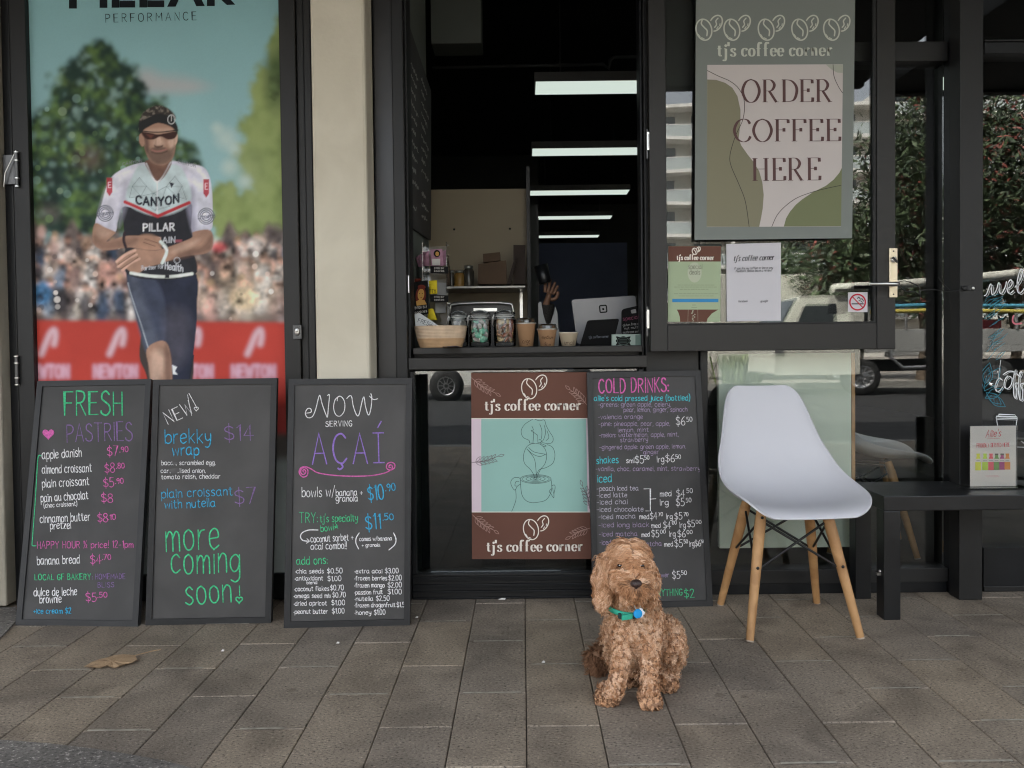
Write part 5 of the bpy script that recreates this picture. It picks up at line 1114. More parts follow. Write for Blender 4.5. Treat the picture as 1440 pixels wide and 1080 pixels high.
for k, (m, x) in enumerate((('j_yellow',528),('j_lime',554),('j_pink',577),('j_green',598),('j_purple',619),('j_orange',639))):
    w = 11; yb = 436-k*.6; p.poly([(x-w,yb),(x-w,396),(x-w*.55,384),(x-w*.55,376),(x+w*.55,376),(x+w*.55,384),(x+w,396),(x+w,yb)], m, .0004+.00004*k)
    p.poly([(x-w*.6,372),(x+w*.6,372),(x+w*.6,378),(x-w*.6,378)], m if k not in (3,4) else 'j_cap', .0008); p.poly([(x-w,392),(x+w,392),(x+w,404),(x-w,404)], 'juice_paper', .0008); p.l([(x-w*.6,399),(x+w*.6,398)], 'j_cap', 1.4, False, lift=.0010)
p.flush('bottle_print', st)

# ------------------------------------------------------------------ dry leaf and scraps on the paving
mat('dry_leaf', (.36,.235,.13), .8, col2=(.47,.32,.19), vscale=30, bump=.3, bscale=80)
g = MB(); z = .012
o2 = [(118,940),(130,935),(140,930),(150,929),(160,925),(174,924),(190,925),(193,931),(186,936),(176,937),(168,941),(160,942),(150,940),(140,942),(128,942)]
P = [fl(x, y, 0) for x, y in o2]; c = sum(P, Vector())/len(P); vs = [Vector((q.x, q.y, .006+.004*abs(math.sin(i*1.7)))) for i, q in enumerate(P)]+[Vector((c.x, c.y, .011))]
g.add(vs, [(i, (i+1)%len(P), len(P)) for i in range(len(P))], 'dry_leaf', False); g.add([v-Vector((0,0,.0012)) for v in vs], [((i+1)%len(P), i, len(P)) for i in range(len(P))], 'dry_leaf')
st_ = [fl(x, y, 0) for x, y in ((190,927),(202,923),(214,919),(226,916))]; g.tube([(q.x,q.y,.012-.002*i) for i, q in enumerate(st_)], .0014, 'dry_leaf', 6)
g.build('fallen_leaf', label='dry brown leaf with a long stalk lying on the paving', cat='leaf', base=True)
mat('scrap_white', (.6,.58,.54), .9)
for (x, y), lab in (((706,844),'white paper scrap lying against the servery kick plate'), ((626,843),None), ((475,906),None), ((764,933),None), ((586,870),None), ((313,917),None)):
    q = fl(x, y); g = MB(); s_ = .009 if lab else .0035
    g.add([(q.x-s_*1.6,q.y-s_*.3,.003),(q.x+s_*1.4,q.y-s_*.5,.003),(q.x+s_*1.6,q.y+s_*.4,.007),(q.x-s_*1.3,q.y+s_*.5,.004),(q.x,q.y,.009)], [(0,1,4),(1,2,4),(2,3,4),(3,0,4),(0,3,2,1)], 'scrap_white')
    if lab: g.build('paper_scrap', label=lab, cat='litter', base=True)
    else: g.build('paper_crumb', label='tiny white crumb of litter on the paving', cat='litter', group='litter crumbs', base=True)

# ------------------------------------------------------------------ strip lights in the dark back room
emit('lamp', (.86,1.0,.90), .115); mat('lamp_body', (.05,.05,.05), .5)
lab = ['nearest and widest ceiling strip light in the dark back room','second ceiling strip light from the front','third ceiling strip light from the front, the middle of the five','fourth ceiling strip light, second from the back','farthest and thinnest ceiling strip light, lowest in view']
proto = None
HZ = 2.55
for k, (pa, pb) in enumerate(((113,131),(207,218),(265,275),(302,308.5),(329,334.5))):
    a, b_ = fl(830, pa, HZ), fl(830, pb, HZ); yc = (a.y+b_.y)/2
    if proto is None:
        t = thing('strip_light', lab[0], 'ceiling light', (.60, yc, HZ), group='ceiling strip lights')
        g = MB(); hw = abs(a.y-b_.y)/2; x0, x1 = .098, 1.095
        g.box(x0, x1, yc-hw, yc+hw, HZ-.006, HZ, 'lamp'); g.build('diffuser', t)
        g = MB(); g.box(x0-.008, x1+.008, yc-hw-.008, yc-hw-.0005, HZ-.004, HZ+.05, 'lamp_body'); g.box(x0-.008, x1+.008, yc+hw+.0005, yc+hw+.008, HZ-.004, HZ+.05, 'lamp_body'); g.box(x0-.008, x1+.008, yc-hw, yc+hw, HZ+.001, HZ+.05, 'lamp_body'); g.build('housing', t)
        g = MB(); 
        for x in (.25, .95): g.tube([(x, yc, HZ+.05), (x, yc, 3.3)], .004, 'lamp_body', 6)
        g.build('hanger', t); proto = t
    else: t = copy_tree(proto); t.location.y = yc; t['label'] = lab[k]
mat('conduit', (.10,.105,.10), .5)
g = MB(); z = 2.95; y = fl(790, 85, z).y
P = [(fx(608, 95, y), y, z-.04), (fx(848, 90, y), y, z-.03), (fx(856, 96, y), y, z-.06), (fx(858, 84, y), y, z), (fx(864, 76, y), y, z+.02), (fx(930, 73, y), y, z+.02)]
g.tube(P, .012, 'conduit', 8); g.build('conduit_pipe', label='thin grey conduit pipe bent under the dark ceiling', cat='pipe', base=True)

# ------------------------------------------------------------------ menu board on the side wall inside
sfm = Surf((XL+.012, 0, 0), (1,0,0))
mb_ = thing('menu_board', 'tall black menu board with faint chalk writing on the inner side wall', 'menu board', (XL, .4, 1.5))
quad = [(573,28),(606.5,128),(606,338),(576.5,318)]
g = MB(); g.prism([sfm.pt(x, y) for x, y in quad], (-.011,0,0), 'board'); g.build('panel', mb_)
ink('chalk_faint', 170, 170, 165, 1.2)
g = MB()
for r_ in range(13):
    for c_ in range(2):
        u0 = .12+.45*c_; v = .10+.066*r_
        if (r_*7+c_*3) % 11 == 0: continue
        pts = []
        for k in range(14):
            u = u0+.34*k/14*(.6+.4*((r_*5+c_)%3)/2); y_ = v+.010*math.sin(k*2.3+r_)+random.uniform(-.008,.008)
            ax = (573+(606.5-573)*u, 28+100*u); bx = (576.5+(606-576.5)*u, 318+20*u); pts.append((ax[0]+(bx[0]-ax[0])*y_, ax[1]+(bx[1]-ax[1])*y_))
        g.ribbon(sfm, cr(pts, 3), .8, 'chalk_faint', .001)
g.build('lettering', mb_)

# ------------------------------------------------------------------ things on the sill and the counter
mat('kraft', (.42,.245,.13), .75, var=.06, vscale=12, bump=.06, bscale=120); mat('kraft_pale', (.50,.42,.30), .75, var=.05, vscale=12); mat('cup_inner', (.62,.56,.46), .6)
mat('basket', (.56,.42,.29), .85, var=.12, vscale=25); mat('basket_band', (.44,.28,.15), .85, var=.12, vscale=25)
mat('counter', (.05,.05,.05), .4)
g = MB(); g.box(fx(578, 480, .1), fx(912, 480, .1), .0955, .62, SILL-.05, SILL-.001, 'counter'); o = g.build('counter', label='dark counter behind the servery sill', cat='counter', base=True)
def cxz(px, py0, py1, Y): return fx(px, (py0+py1)/2, Y), fz(py0, px, Y)
PXM = lambda Y: FPX/(Y-CAMY)     # pixels per metre there
YB = .055
# woven basket
bx = fx(620, 475, YB); s_ = PXM(YB); H = (490.5-460)/s_; rr = 36.5/s_
t = thing('basket', 'two-tone woven rope basket holding snack packets beside the glass jars', 'basket', (bx, YB, SILL))
for nm, a, b_, m in (('rope_wall', .42, 1.0, 'basket'), ('rope_base', 0.0, .42, 'basket_band')):
    g = MB(); n = 7 if a == 0 else 9; prof = []
    for i in range(n*6+1):
        v = a+(b_-a)*i/(n*6); rad = rr*(.80+.20*math.sin(v*1.5)); prof.append((rad+.0014*abs(math.sin(i/6*math.pi)), SILL-SILL+H*v))
    if a > 0: prof += [(rr*.985, H*1.0), (rr*.95, H*.96), (rr*.80, H*.1), (0, H*.08)]
    else: prof = [(0, .001)]+prof
    g.lathe((bx, YB, SILL), prof, m, 40, 1, .62); g.build(nm, t)
mat('snack_white', (.55,.57,.56), .5, var=.05, vscale=9); mat('snack_dark', (.05,.04,.055), .35, var=.4, vscale=30); ink('snack_ink', 40,50,60, 1.0)
g = MB(); y = YB+.01; sfk = ysurf(y); quad = [(583,442),(590,440),(617,458),(616,466),(585,466)]; g.prism([sfk.pt(a, c) for a, c in quad], (0,.006,0), 'snack_white'); o = g.build('snack_packet', label='white snack packet printed FRESH poking out of the basket', cat='packet', base=True)
g = MB(); write(g, ysurf(y-.0005), 'FRESH', 587, 452.5, 5.5, 'snack_ink', .9, 606, 459.5, lift=.0006, wob=.2); g.build("lettering", o)
t2 = MB(); 
for k, (x, yy) in enumerate(((600,461),(607,459.5),(613,460.5),(622,461.5))): t2.ball((fx(x, yy, y-.012), y-.012, fz(yy+1.5, x, y)), .014, .014, .010, 'snack_dark', 10, 7, Euler((.5*k,.3,.2)).to_matrix())
t2.build('dark_wrappers', label='heap of shiny dark wrapped snacks inside the woven basket', cat='snacks', base=True)
g = MB(); yl = .0; z = SILL; pts = [(620,486.5),(645,485.5),(655,489.5),(628,491)]
P = [fl(x, yy, SILL+.004) for x, yy in ((620,487.5),(642,485.8),(658,490.5),(632,491.5))]; g.prism(P, (0,0,-.003), 'snack_dark'); g.build('leaflet', label='dark folded leaflet lying on the sill in front of the basket', cat='leaflet', base=True)
# clip-top jars
mat('cookie_green', (.10,.34,.23), .5, var=.3, vscale=50); mat('cookie_brown', (.26,.13,.07), .6, var=.4, vscale=40); mat('cookie_pale', (.30,.28,.25), .6, var=.2, vscale=40); mat('cookie_red', (.22,.065,.035), .5, var=.3, vscale=40); mat('cookie_gold', (.36,.25,.11), .5, var=.3, vscale=40); mat('jar_seal', (.45,.45,.42), .5)
def jar(px, Y, wpx, topy, label, content):
    s_ = PXM(Y); x = fx(px, 465, Y); rad = wpx/2/s_; H = (490-topy)/s_
    t = thing('clip_jar', label, 'jar', (x, Y, SILL), group='clip-top glass jars on the sill')
    g = MB(); hb = H*.80
    g.lathe((x, Y, SILL+.001), [(0,.001),(rad*.9,.001),(rad*.98,.006),(rad,.014),(rad,hb*.88),(rad*.97,hb*.93),(rad*.86,hb*.97),(rad*.86,hb)], 'jar_glass', 32)
    g.lathe((x, Y, SILL+.001), [(rad*.82,hb),(rad*.82,hb*.96),(rad*.95,hb*.86),(rad*.95,.02),(0,.012)], 'jar_glass', 32); g.build('body', t)
    g = MB(); g.lathe((x, Y, SILL+.001), [(rad*.80,hb+.002),(rad*.93,hb+.003),(rad*.95,hb+.012),(rad*.93,hb+.016),(rad*.72,hb+.02),(rad*.60,H-.004),(0,H)], 'jar_glass', 32); g.build('lid', t)
    g = MB(); g.lathe((x, Y, SILL+.001), [(rad*.87,hb-.0015),(rad*.91,hb),(rad*.87,hb+.0015)], 'jar_seal', 32); g.build('rubber_seal', t)
    g = MB(); 
    for dz in (-.008, .008): g.tube([(x+rad*.97*math.cos(q), Y+rad*.97*math.sin(q), SILL+hb+dz) for q in [2*math.pi*k/28 for k in range(28)]], .0014, 'steel', 6, closed=True)
    for sd in (-1,): g.tube([(x-rad*.95, Y-.012, SILL+hb+.01), (x-rad*1.12, Y-.012, SILL+hb-.004), (x-rad*1.12, Y-.008, SILL+hb-.028), (x-rad*1.02, Y, SILL+hb-.036), (x-rad*1.12, Y+.010, SILL+hb-.026), (x-rad*.96, Y+.012, SILL+hb+.01)], .0014, 'steel', 6)
    g.build('wire_clip', t)
    if content:
        g = MB(); rs = random.Random(int(px))
        for lev in range(5):
            for k in range(6):
                q = k*1.05+lev*.5+rs.uniform(-.2,.2); rr_ = rad*.62*rs.uniform(.85,1.05); s2 = rad*.36
                c = (x+rr_*math.cos(q), Y+rr_*math.sin(q), SILL+.016+s2*.9+lev*hb*.145); rot = Euler((rs.uniform(0,3),rs.uniform(0,3),rs.uniform(0,3))).to_matrix()
                g.ball(c, s2, s2*.9, s2*.42, rs.choice(content), 10, 7, rot)
        g.build('contents', t)
    return t
jar(645, .105, 27, 438.5, 'empty clip-top glass jar half hidden behind the woven basket', ['cookie_pale'])
jar(675, .06, 31, 438, 'clip-top glass jar of green wrapped treats, middle of three jars', ['cookie_green','cookie_pale','cookie_pale','cookie_green'])
jar(710, .06, 31, 437.5, 'clip-top glass jar of red and gold wrapped treats, beside the paper cups', ['cookie_brown','cookie_red','cookie_gold','cookie_red'])
# paper cups
ink('marker', 70, 46, 36, 1.0)
def cup(px, Y, wtop, wbot, topy, label, m, lid, txt):
    s_ = PXM(Y); x = fx(px, 475, Y); rt, rb = wtop/2/s_, wbot/2/s_; H = (490-topy)/s_
    t = thing('paper_cup', label, 'cup', (x, Y, SILL), group='sample paper cups on the sill')
    g = MB(); g.lathe((x, Y, SILL+.001), [(0,.004),(rb*.97,.004),(rb*.97,.0),(rb,.0),(rt,H),(rt+.0015,H+.0012),(rt+.0012,H+.003),(rt-.0006,H+.003),(rt-.0012,H-.002),(rb*.96,.006),(0,.006)], m, 36); c = g.build('cup_wall', t)
    g = MB(); g.lathe((x, Y, SILL+.001), [(rt+.0018,H+.0005),(rt+.0022,H+.0034),(rt,H+.0046),(rt-.002,H+.0032)], 'cup_inner', 36); g.build('rim', t)
    if lid:
        g = MB(); g.lathe((x, Y, SILL+.001), [(rt+.003,H-.002),(rt+.0035,H+.005),(rt*.97,H+.007),(rt*.94,H+.020),(rt*.88,H+.022),(rt*.86,H+.017),(0,H+.017)], 'acrylic', 36); g.build('clear_lid', t)
        g = MB(); g.box(x-.006, x+.010, Y-rt*.5, Y-rt*.5+.001, SILL+H+.004, SILL+H+.0175, 'snack_white'); g.build('lid_tag', t)
    g = MB(); sfc = ysurf(Y-(rt+rb)/2-.002)
    for s1, xx, yy, ww, hh in txt:
        sub = MB(); write(sub, ysurf(Y), s1, xx, yy, hh, 'marker', .75, xx+ww, lift=0, sub=3)
        vs = []
        for v in sub.v:    # wrap the writing round the cup
            a = (v[0]-x)/((rt+rb)/2); z_ = (v[2]-SILL-.001)/H; r_ = rb+(rt-rb)*z_+.0006; vs.append((x+r_*math.sin(a), Y-r_*math.cos(a), v[2]))
        g.add(vs, sub.f, 'marker')
    g.build('lettering', t); return t
cup(740, .06, 27, 19, 458.5, 'tallest kraft paper cup with clear lid, left of the three', 'kraft', True, [('large',733,483,13,7)])
cup(769.5, .055, 27, 19, 467, 'medium kraft paper cup with clear lid and marker writing, middle of the three', 'kraft', True, [('medium',761,477,17,6),('8am',765,486.5,10,5)])
cup(799.5, .05, 26.5, 19, 472.5, 'small pale open paper cup marked small, right of the three', 'kraft_pale', False, [('small',791,485,17,7)])
# acrylic cookie stand with packets
ink('pack_pink', 150, 112, 128, 1.3, var=.2, vscale=40); ink('pack_yellow', 190, 170, 40, 1.3, var=.15, vscale=30); ink('label_black', 16, 16, 16, 1.0); ink('label_white', 190, 186, 180, 1.1); ink('face_gold', 170, 130, 70, 1.2); ink('hair_red', 92, 36, 26, 1.2); ink('grey_card', 130, 130, 128, 1.2)
YS_ = .20; sfs = ysurf(YS_)
t = thing('snack_stand', 'tall clear acrylic stand with black cookies labels behind the woven basket', 'display stand', (fx(608, 470, YS_), YS_, SILL))
g = MB(); x0, x1 = fx(596, 400, YS_), fx(629.5, 400, YS_); zz1 = fz(342, 610, YS_)
for xx in (x0, x1): g.box(xx-.0015, xx+.0015, YS_-.03, YS_+.10, SILL, zz1, 'acrylic')
for py in (382, 423, 462): z_ = fz(py, 610, YS_); g.box(x0+.002, x1-.002, YS_-.028, YS_+.098, z_-.0015, z_+.0015, 'acrylic')
g.box(x0+.002, x1-.002, YS_+.0985, YS_+.101, SILL, zz1, 'acrylic'); g.build('acrylic_body', t)
g = MB()
for py0, py1 in ((374,384),(414.5,424)):
    sq = ysurf(YS_-.031); g.prism([sq.pt(a, c) for a, c in ((605,py0),(630.5,py0+.8),(630.5,py1+.8),(605,py1))], (0,.0015,0), 'label_black')
    write(g, ysurf(YS_-.0315), 'BYRON BAY', 610.5, py0+4.4, 2.6, 'label_white', .5, 624.5, lift=.0006, wob=0, sub=2); write(g, ysurf(YS_-.0315), 'cookies', 610.5, py0+8.2, 3.2, 'label_white', .55, 624.5, lift=.0006, wob=0, sub=2)
g.build('label', t)
g = MB()
for a, b_, c, d_ in ((614,397,627,415),(612,424,627,440)): sq = ysurf(YS_+.03); g.prism([sq.pt(a,b_),sq.pt(c,b_+1),sq.pt(c,d_),sq.pt(a,d_)], (0,.002,0), 'grey_card')
g.build('card_divider', t)
g = MB(); sq = ysurf(YS_-.045)
g.prism([sq.pt(a, c) for a, c in ((581.5,397),(601.5,394),(602.5,441),(582.5,445))], (0,.004,0), 'label_black'); o = g.build('portrait_label', t)
g = MB(); S3 = ysurf(YS_-.0455)
g.poly(S3, ell(591.5, 416, 7.2, 13, .1), 'hair_red', .0004); g.poly(S3, ell(592, 414, 4.6, 8, .1), 'face_gold', .0007); g.poly(S3, [(585,424),(590,421),(597,422),(600,428),(586,430)], 'face_gold', .0009); g.poly(S3, ell(593, 403.5, 5.5, 3, .1), 'hair_red', .001)
for a, b_ in ((590,413),(594,412.5)): g.poly(S3, ell(a, b_, .7, .5), 'label_black', .001)
g.poly(S3, ell(592.4, 418.6, 1.2, .5), 'hair_red', .001); g.build('portrait_print', o)
g = MB(); write(g, S3, 'BYRON BAY', 583.5, 434.8, 3.4, 'label_white', .6, 600.5, 432.8, lift=.0006, wob=0, sub=2); write(g, S3, 'cookies', 583.5, 441.2, 4.2, 'label_white', .8, 600.5, 438.8, lift=.0006, wob=0, sub=2); g.build('lettering', o)
def packet(quad, Y, m, label, th=.014, extra=None):
    sq = ysurf(Y); g = MB(); n = 6; (ax,ay),(bx_,by_),(cx_,cy_),(dx_,dy_) = quad; vs = []; fs = []
    for sd in (-1, 1):
        for j in range(n+1):
            for i in range(n+1):
                u, v = i/n, j/n; X_ = (ax+(bx_-ax)*u)*(1-v)+(dx_+(cx_-dx_)*u)*v; Yp_ = (ay+(by_-ay)*u)*(1-v)+(dy_+(cy_-dy_)*u)*v
                q = sq.pt(X_, Yp_); k = math.sin(math.pi*u)**.6*math.sin(math.pi*v)**.6; vs.append((q.x, q.y+sd*th/2*k+random.uniform(-.0012,.0012)*k, q.z))
    N_ = (n+1)**2
    for sd in (0, 1):
        for j in range(n):
            for i in range(n): a = sd*N_+j*(n+1)+i; f = (a, a+n+1, a+n+2, a+1); fs.append(f if sd == 0 else f[::-1])
    g.add(vs, fs, m, True)
    if extra: extra(g, ysurf(Y-th*.55))
    return g.build('cookie_packet', label=label, cat='packet', group='cookie packets in the acrylic stand', base=True)
def ex(g, s_): g.poly(s_, ell(614.5, 356.5, 4.6, 5), 'label_black', .001); g.poly(s_, ell(614.8, 357, 2.6, 3.2), 'face_gold', .0014); g.poly(s_, [(607,364),(619,364),(619,373),(608,373)], 'label_white', .001)
packet([(605,351),(622,350),(624,374),(606,374.5)], YS_+.02, 'pack_pink', 'pink cookie packet with a dark round emblem at the front of the top tier', extra=ex)
packet([(620,354),(627,351),(627.5,373),(619,373)], YS_+.035, 'pack_pink', 'narrow pink cookie packet at the right end of the top tier')
packet([(590,358),(604,352),(604,374),(592,375)], YS_+.05, 'pack_pink', 'pink cookie packet leaning at the left of the top tier')
packet([(585,362),(592,357),(594,376),(588,375)], YS_+.075, 'pack_pink', 'pink cookie packet hidden behind at the far left of the top tier')
packet([(603,395),(614.5,394),(615,413),(604,413.5)], YS_+.0, 'pack_yellow', 'yellow cookie packet on the middle tier', extra=lambda g, s_: write(g, s_, 'TTY', 603.5, 412, 5, 'label_black', 1, 613, lift=.001, wob=0))
packet([(602,434),(609,434),(615,450),(601,450)], YS_+.0, 'pack_yellow', 'yellow cookie packet with crumpled top on the bottom tier')
packet([(582,392),(592,391),(592,396),(582,397)], YS_+.05, 'hair_red' , 'small red packet behind the portrait label', .008)
# tablet terminal, cards and boxes at the right end
mat('tablet_grey', (.20,.20,.205), .4, .3, var=.05, vscale=5)
YT = .33; sft = ysurf(YT)
t = thing('tablet_terminal', 'grey tablet terminal seen from behind with a dark square mark', 'tablet', (fx(850, 480, YT), YT, SILL))
def rquad(pts, r_=.12, n=4):
    out = []; N_ = len(pts)
    for i in range(N_):
        p0, p1, p2 = pts[i-1], pts[i], pts[(i+1)%N_]
        a = (p1[0]+(p0[0]-p1[0])*r_, p1[1]+(p0[1]-p1[1])*r_); c = (p1[0]+(p2[0]-p1[0])*r_, p1[1]+(p2[1]-p1[1])*r_)
        for k in range(n+1): u = k/n; out.append(((1-u)**2*a[0]+2*u*(1-u)*p1[0]+u*u*c[0], (1-u)**2*a[1]+2*u*(1-u)*p1[1]+u*u*c[1]))
    return out
g = MB(); g.prism([sft.pt(x, y) for x, y in rquad([(803.5,421.5),(893.5,415.5),(899,478),(812,484)], .06)], (0,.012,0), 'tablet_grey', True); g.build('shell', t, .003)
g = MB(); g.prism([(q[0], YT+.0125, q[1]) for q in ((fx(828,486,YT), SILL), (fx(884,486,YT), SILL), (fx(876,470,YT), SILL+.06), (fx(836,470,YT), SILL+.06))], (0,.05,0), 'tablet_grey'); g.build('stand', t)
g = MB(); p_ = rquad([(843,430),(852.5,429.2),(853.5,438.6),(844,439.6)], .18); g.ribbon(ysurf(YT-.0005), p_, 1.8, 'label_black', .0006, closed=True); g.poly(ysurf(YT-.0005), [(846.8,433.4),(849.6,433.2),(849.9,436),(847.1,436.2)], 'label_black', .0006); g.build('square_mark', t)
def standcard(name, quad, Y, m, label, cat, th=.004, rd=.08):
    sq = ysurf(Y); t = thing(name, label, cat, (fx(quad[2][0], quad[2][1], Y), Y, SILL)); g = MB(); g.prism([sq.pt(x, y) for x, y in rquad(quad, rd)], (0,th,0), m, True); g.build('panel', t, .0008); return t
ink('card_ink', 120, 122, 130, 1.0)
t = standcard('name_card', [(826,450.5),(871,448),(861,489),(814.5,490)], .16, 'label_black', "small black card reading tj's coffee corner in front of the tablet", 'card')
g = MB(); write(g, ysurf(.1595), "tj's coffee corner", 828, 476, 4, 'card_ink', .6, 856, 474.5, lift=.0006, wob=.2, sub=3); g.build('lettering', t)
t = standcard('specials_board', [(874,435),(907,427.5),(907,470),(874,471)], .20, 'label_black', 'small black chalk card headed specials behind the pale green box', 'chalkboard', .006, .14)
g = MB(); S4 = ysurf(.1995); ink('sp_pink', 120, 66, 86, 1.2); ink('sp_white', 150,150,148, 1.1)
write(g, S4, 'specials!!', 876, 451, 6.5, 'sp_pink', .9, 905, 447, lift=.0006)
write(g, S4, 'gluten free choc', 876, 459, 4, 'sp_white', .7, 904, 456, lift=.0006); write(g, S4, 'nut muffins', 878, 463.5, 4, 'sp_white', .7, 904, 461, lift=.0006); write(g, S4, 'mushroom coffee', 876, 469, 4, 'sp_white', .7, 904, 467, lift=.0006); g.poly(S4, rquad([(887,436),(894,434.5),(895,440),(888,441)], .2), 'grey_card', .0006); g.build('lettering', t)
Yx = .055; sx_ = ysurf(Yx); ink('box_mint', 150, 164, 156, 1.15); ink('box_mint_dark', 100, 118, 110, 1.15)
t = thing('card_box', 'small pale green box with a black ornate stamp in front of the specials card', 'box', (fx(880, 480, Yx), Yx, SILL))
g = MB(); g.box(fx(861,480,Yx), fx(904.5,480,Yx), Yx, Yx+.03, SILL+.0005, fz(470, 880, Yx), 'box_mint'); g.build('carton', t, .001)
g = MB(); s5 = ysurf(Yx-.0004); bl = []
for k in range(48): q = 2*math.pi*k/48; rr_ = 1+.10*math.cos(8*q); bl.append((876.5+10.5*rr_*max(-.93,min(.93,1.25*math.cos(q))), 479.3+6.4*rr_*max(-.93,min(.93,1.25*math.sin(q)))))
g.poly(s5, bl, 'label_black', .0006)
for y in (477, 479.6, 482): g.ribbon(s5, [(871,y),(882,y)], .5, 'box_mint_dark', .0012)
g.ribbon(s5, ell(876.5, 479.3, 8.4, 5.2), .4, 'box_mint_dark', .0012, closed=True)
g.poly(s5, [(893.5,470.5),(904,470.5),(904,488.5),(893.5,488.5)], 'box_mint_dark', .0006); g.build('stamp_print', t)
# paper bag behind the middle cup
g = MB(); Yq = .24; sq = ysurf(Yq); g.prism([sq.pt(x, y) for x, y in ((757,426),(761,424),(764,442),(768,455),(774,456),(779,440),(781,431),(784,440),(785,462),(787,466),(785,489),(757.5,489))], (0,.06,0), 'grey_card'); g.build('white_bag', label='pale open paper bag standing behind the medium cup', cat='bag', base=True)

# ------------------------------------------------------------------ back shelf with jars and cartons
mat('shelf_steel', (.30,.29,.27), .35, .5); mat('carton', (.12,.075,.045), .8, var=.1, vscale=9); mat('carton_dark', (.05,.034,.026), .8, var=.1, vscale=9); mat('honey', (.30,.17,.04), .4); mat('jar_dark', (.06,.055,.045), .25)
YH = 1.02; sh = ysurf(YH)
zs = fz(402, 680, YH)
t = thing('wall_shelf', 'thin steel shelf on the cream wall carrying jars and cartons', 'shelf', (fx(680, 402, YH), YH, zs))
g = MB(); g.box(fx(606,402,YH), fx(739,402,YH), YH, YC-.001, zs-.012, zs, 'shelf_steel'); g.build('board', t, .002)
g = MB(); xk = fx(733, 430, YH); g.box(xk-.008, xk+.008, YC-.02, YC-.001, fz(447, 733, YH), zs-.0125, 'steel'); g.build('bracket', t)
def carton(quad, Y, th, m, label): g = MB(); s_ = ysurf(Y); g.prism([s_.pt(x, y) for x, y in quad], (0,th,0), m); return g.build('carton', label=label, cat='carton', base=True, bevel=.002)
carton([(672.5,371.5),(711.5,366),(713,399.5),(672,399.5)], YH+.04, .10, 'carton', 'wide brown carton on the back shelf, in front')
carton([(679,357),(703,354.5),(703.5,366),(679.5,369)], YH+.16, .08, 'carton', 'smaller brown carton peeping up behind the wide one')
carton([(722,344.5),(739,344.5),(739,399.5),(722,399.5)], YH+.10, .06, 'carton_dark', 'tall dark carton standing upright beside the wide brown carton')
carton([(724,361),(727,360),(718,399.5),(712.5,399.5)], YH+.03, .08, 'carton_dark', 'thin dark panel leaning against the tall carton')
for px, w, top, m, lab in ((646,16,377,'honey','amber filled jar on the back shelf'), (659,15,370,'jar_dark','taller dark jar with metal lid on the back shelf'), (635,8,376,'jar_dark','slim dark bottle beside the amber jar on the back shelf')):
    s_ = PXM(YH+.08); x = fx(px, 390, YH+.08); r_ = w/2/s_; H = (400-top)/s_; y = YH+.08
    t = thing('storage_jar', lab, 'jar', (x, y, zs)); g = MB(); g.lathe((x,y,zs+.0005), [(0,0),(r_*.95,0),(r_,.006),(r_,H*.74),(r_*.72,H*.86),(r_*.72,H*.88)], m, 20); g.build('body', t); g = MB(); g.lathe((x,y,zs+.0005), [(r_*.74,H*.86),(r_*.8,H*.87),(r_*.8,H),(0,H)], 'steel', 20); g.build('lid', t)
# sandwich press on the back bench
mat('press_dark', (.035,.034,.033), .35, .4)
YV = .80; t = thing('sandwich_press', 'dark countertop press with a bright rounded handle bar below the shelf', 'appliance', (fx(655, 460, YV), YV, SILL-.02))
g = MB(); g.box(fx(610,450,YV), fx(725,450,YV), YV-.06, YC-.05, SILL-.07, SILL-.02, 'counter'); g.build('prep_bench', label='dark back bench below the steel shelf', cat='bench', base=True)
g = MB(); s_ = ysurf(YV); g.prism([s_.pt(x, y) for x, y in rquad([(631,424),(721,424),(724,489),(630,489)], .14)], (0,.20,0), 'press_dark', True); g.build('body', t, .006)
g = MB(); P = cr([(632,462),(633,434),(640,428),(680,426),(714,427),(721,433),(723,462)], 6); g.tube([ysurf(YV-.02).pt(x, y) for x, y in P], .006, 'steel', 10); g.build('handle_bar', t)
g = MB(); g.box(fx(666,436,YV), fx(699,436,YV), YV-.006, YV-.0005, fz(438, 680, YV), fz(433.5, 680, YV), 'steel'); g.build('badge_plate', t)
# ------------------------------------------------------------------ the dog
def fleece(name, a, b_, isl):
    m = mat(name, a, .85, spec=.12, col2=b_, vscale=34, island=isl, detail=3); return m
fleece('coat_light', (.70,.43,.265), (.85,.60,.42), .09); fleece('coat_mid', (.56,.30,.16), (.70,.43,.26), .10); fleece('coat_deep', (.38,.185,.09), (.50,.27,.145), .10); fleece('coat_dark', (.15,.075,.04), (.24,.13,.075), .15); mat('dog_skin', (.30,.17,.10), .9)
mat('nose', (.035,.020,.017), .35, spec=.5, bump=.3, bscale=400); mat('eye', (.018,.010,.007), .08, spec=.6); mat('mouth', (.05,.02,.018), .6)
ink('collar_teal', 60, 168, 142, 1.25, var=.06, vscale=60); ink('collar_dark', 40, 60, 62, 1.2); ink('tag_blue', 40, 138, 196, 1.3); ink('tag_catchlight_white', 200, 204, 208, 1.3)
dog_loc = fl(893, 975)
dog = thing('dog', 'curly apricot dog with teal collar and blue tag sitting on the paving', 'dog', (dog_loc.x, dog_loc.y, 0))
A3 = lambda px, py, Y: at(px, py, Y)
body = MB()
def eb(c, rx, ry, rz, rot=None): body.ball(c, rx, ry, rz, 'dog_skin', 20, 14, rot)
def limb(pts, rs, n=7):
    for i in range(len(pts)-1):
        for k in range(n+1): t = k/n; c = pts[i].lerp(pts[i+1], t); r = rs[i]+(rs[i+1]-rs[i])*t; body.ball(c, r, r, r, 'dog_skin', 12, 8)
def onz(p, z): return Vector((p.x, p.y, z))
chest = A3(893, 884, -.80); eb(chest, .073, .078, .105); eb(A3(893, 866, -.80), .066, .07, .07)
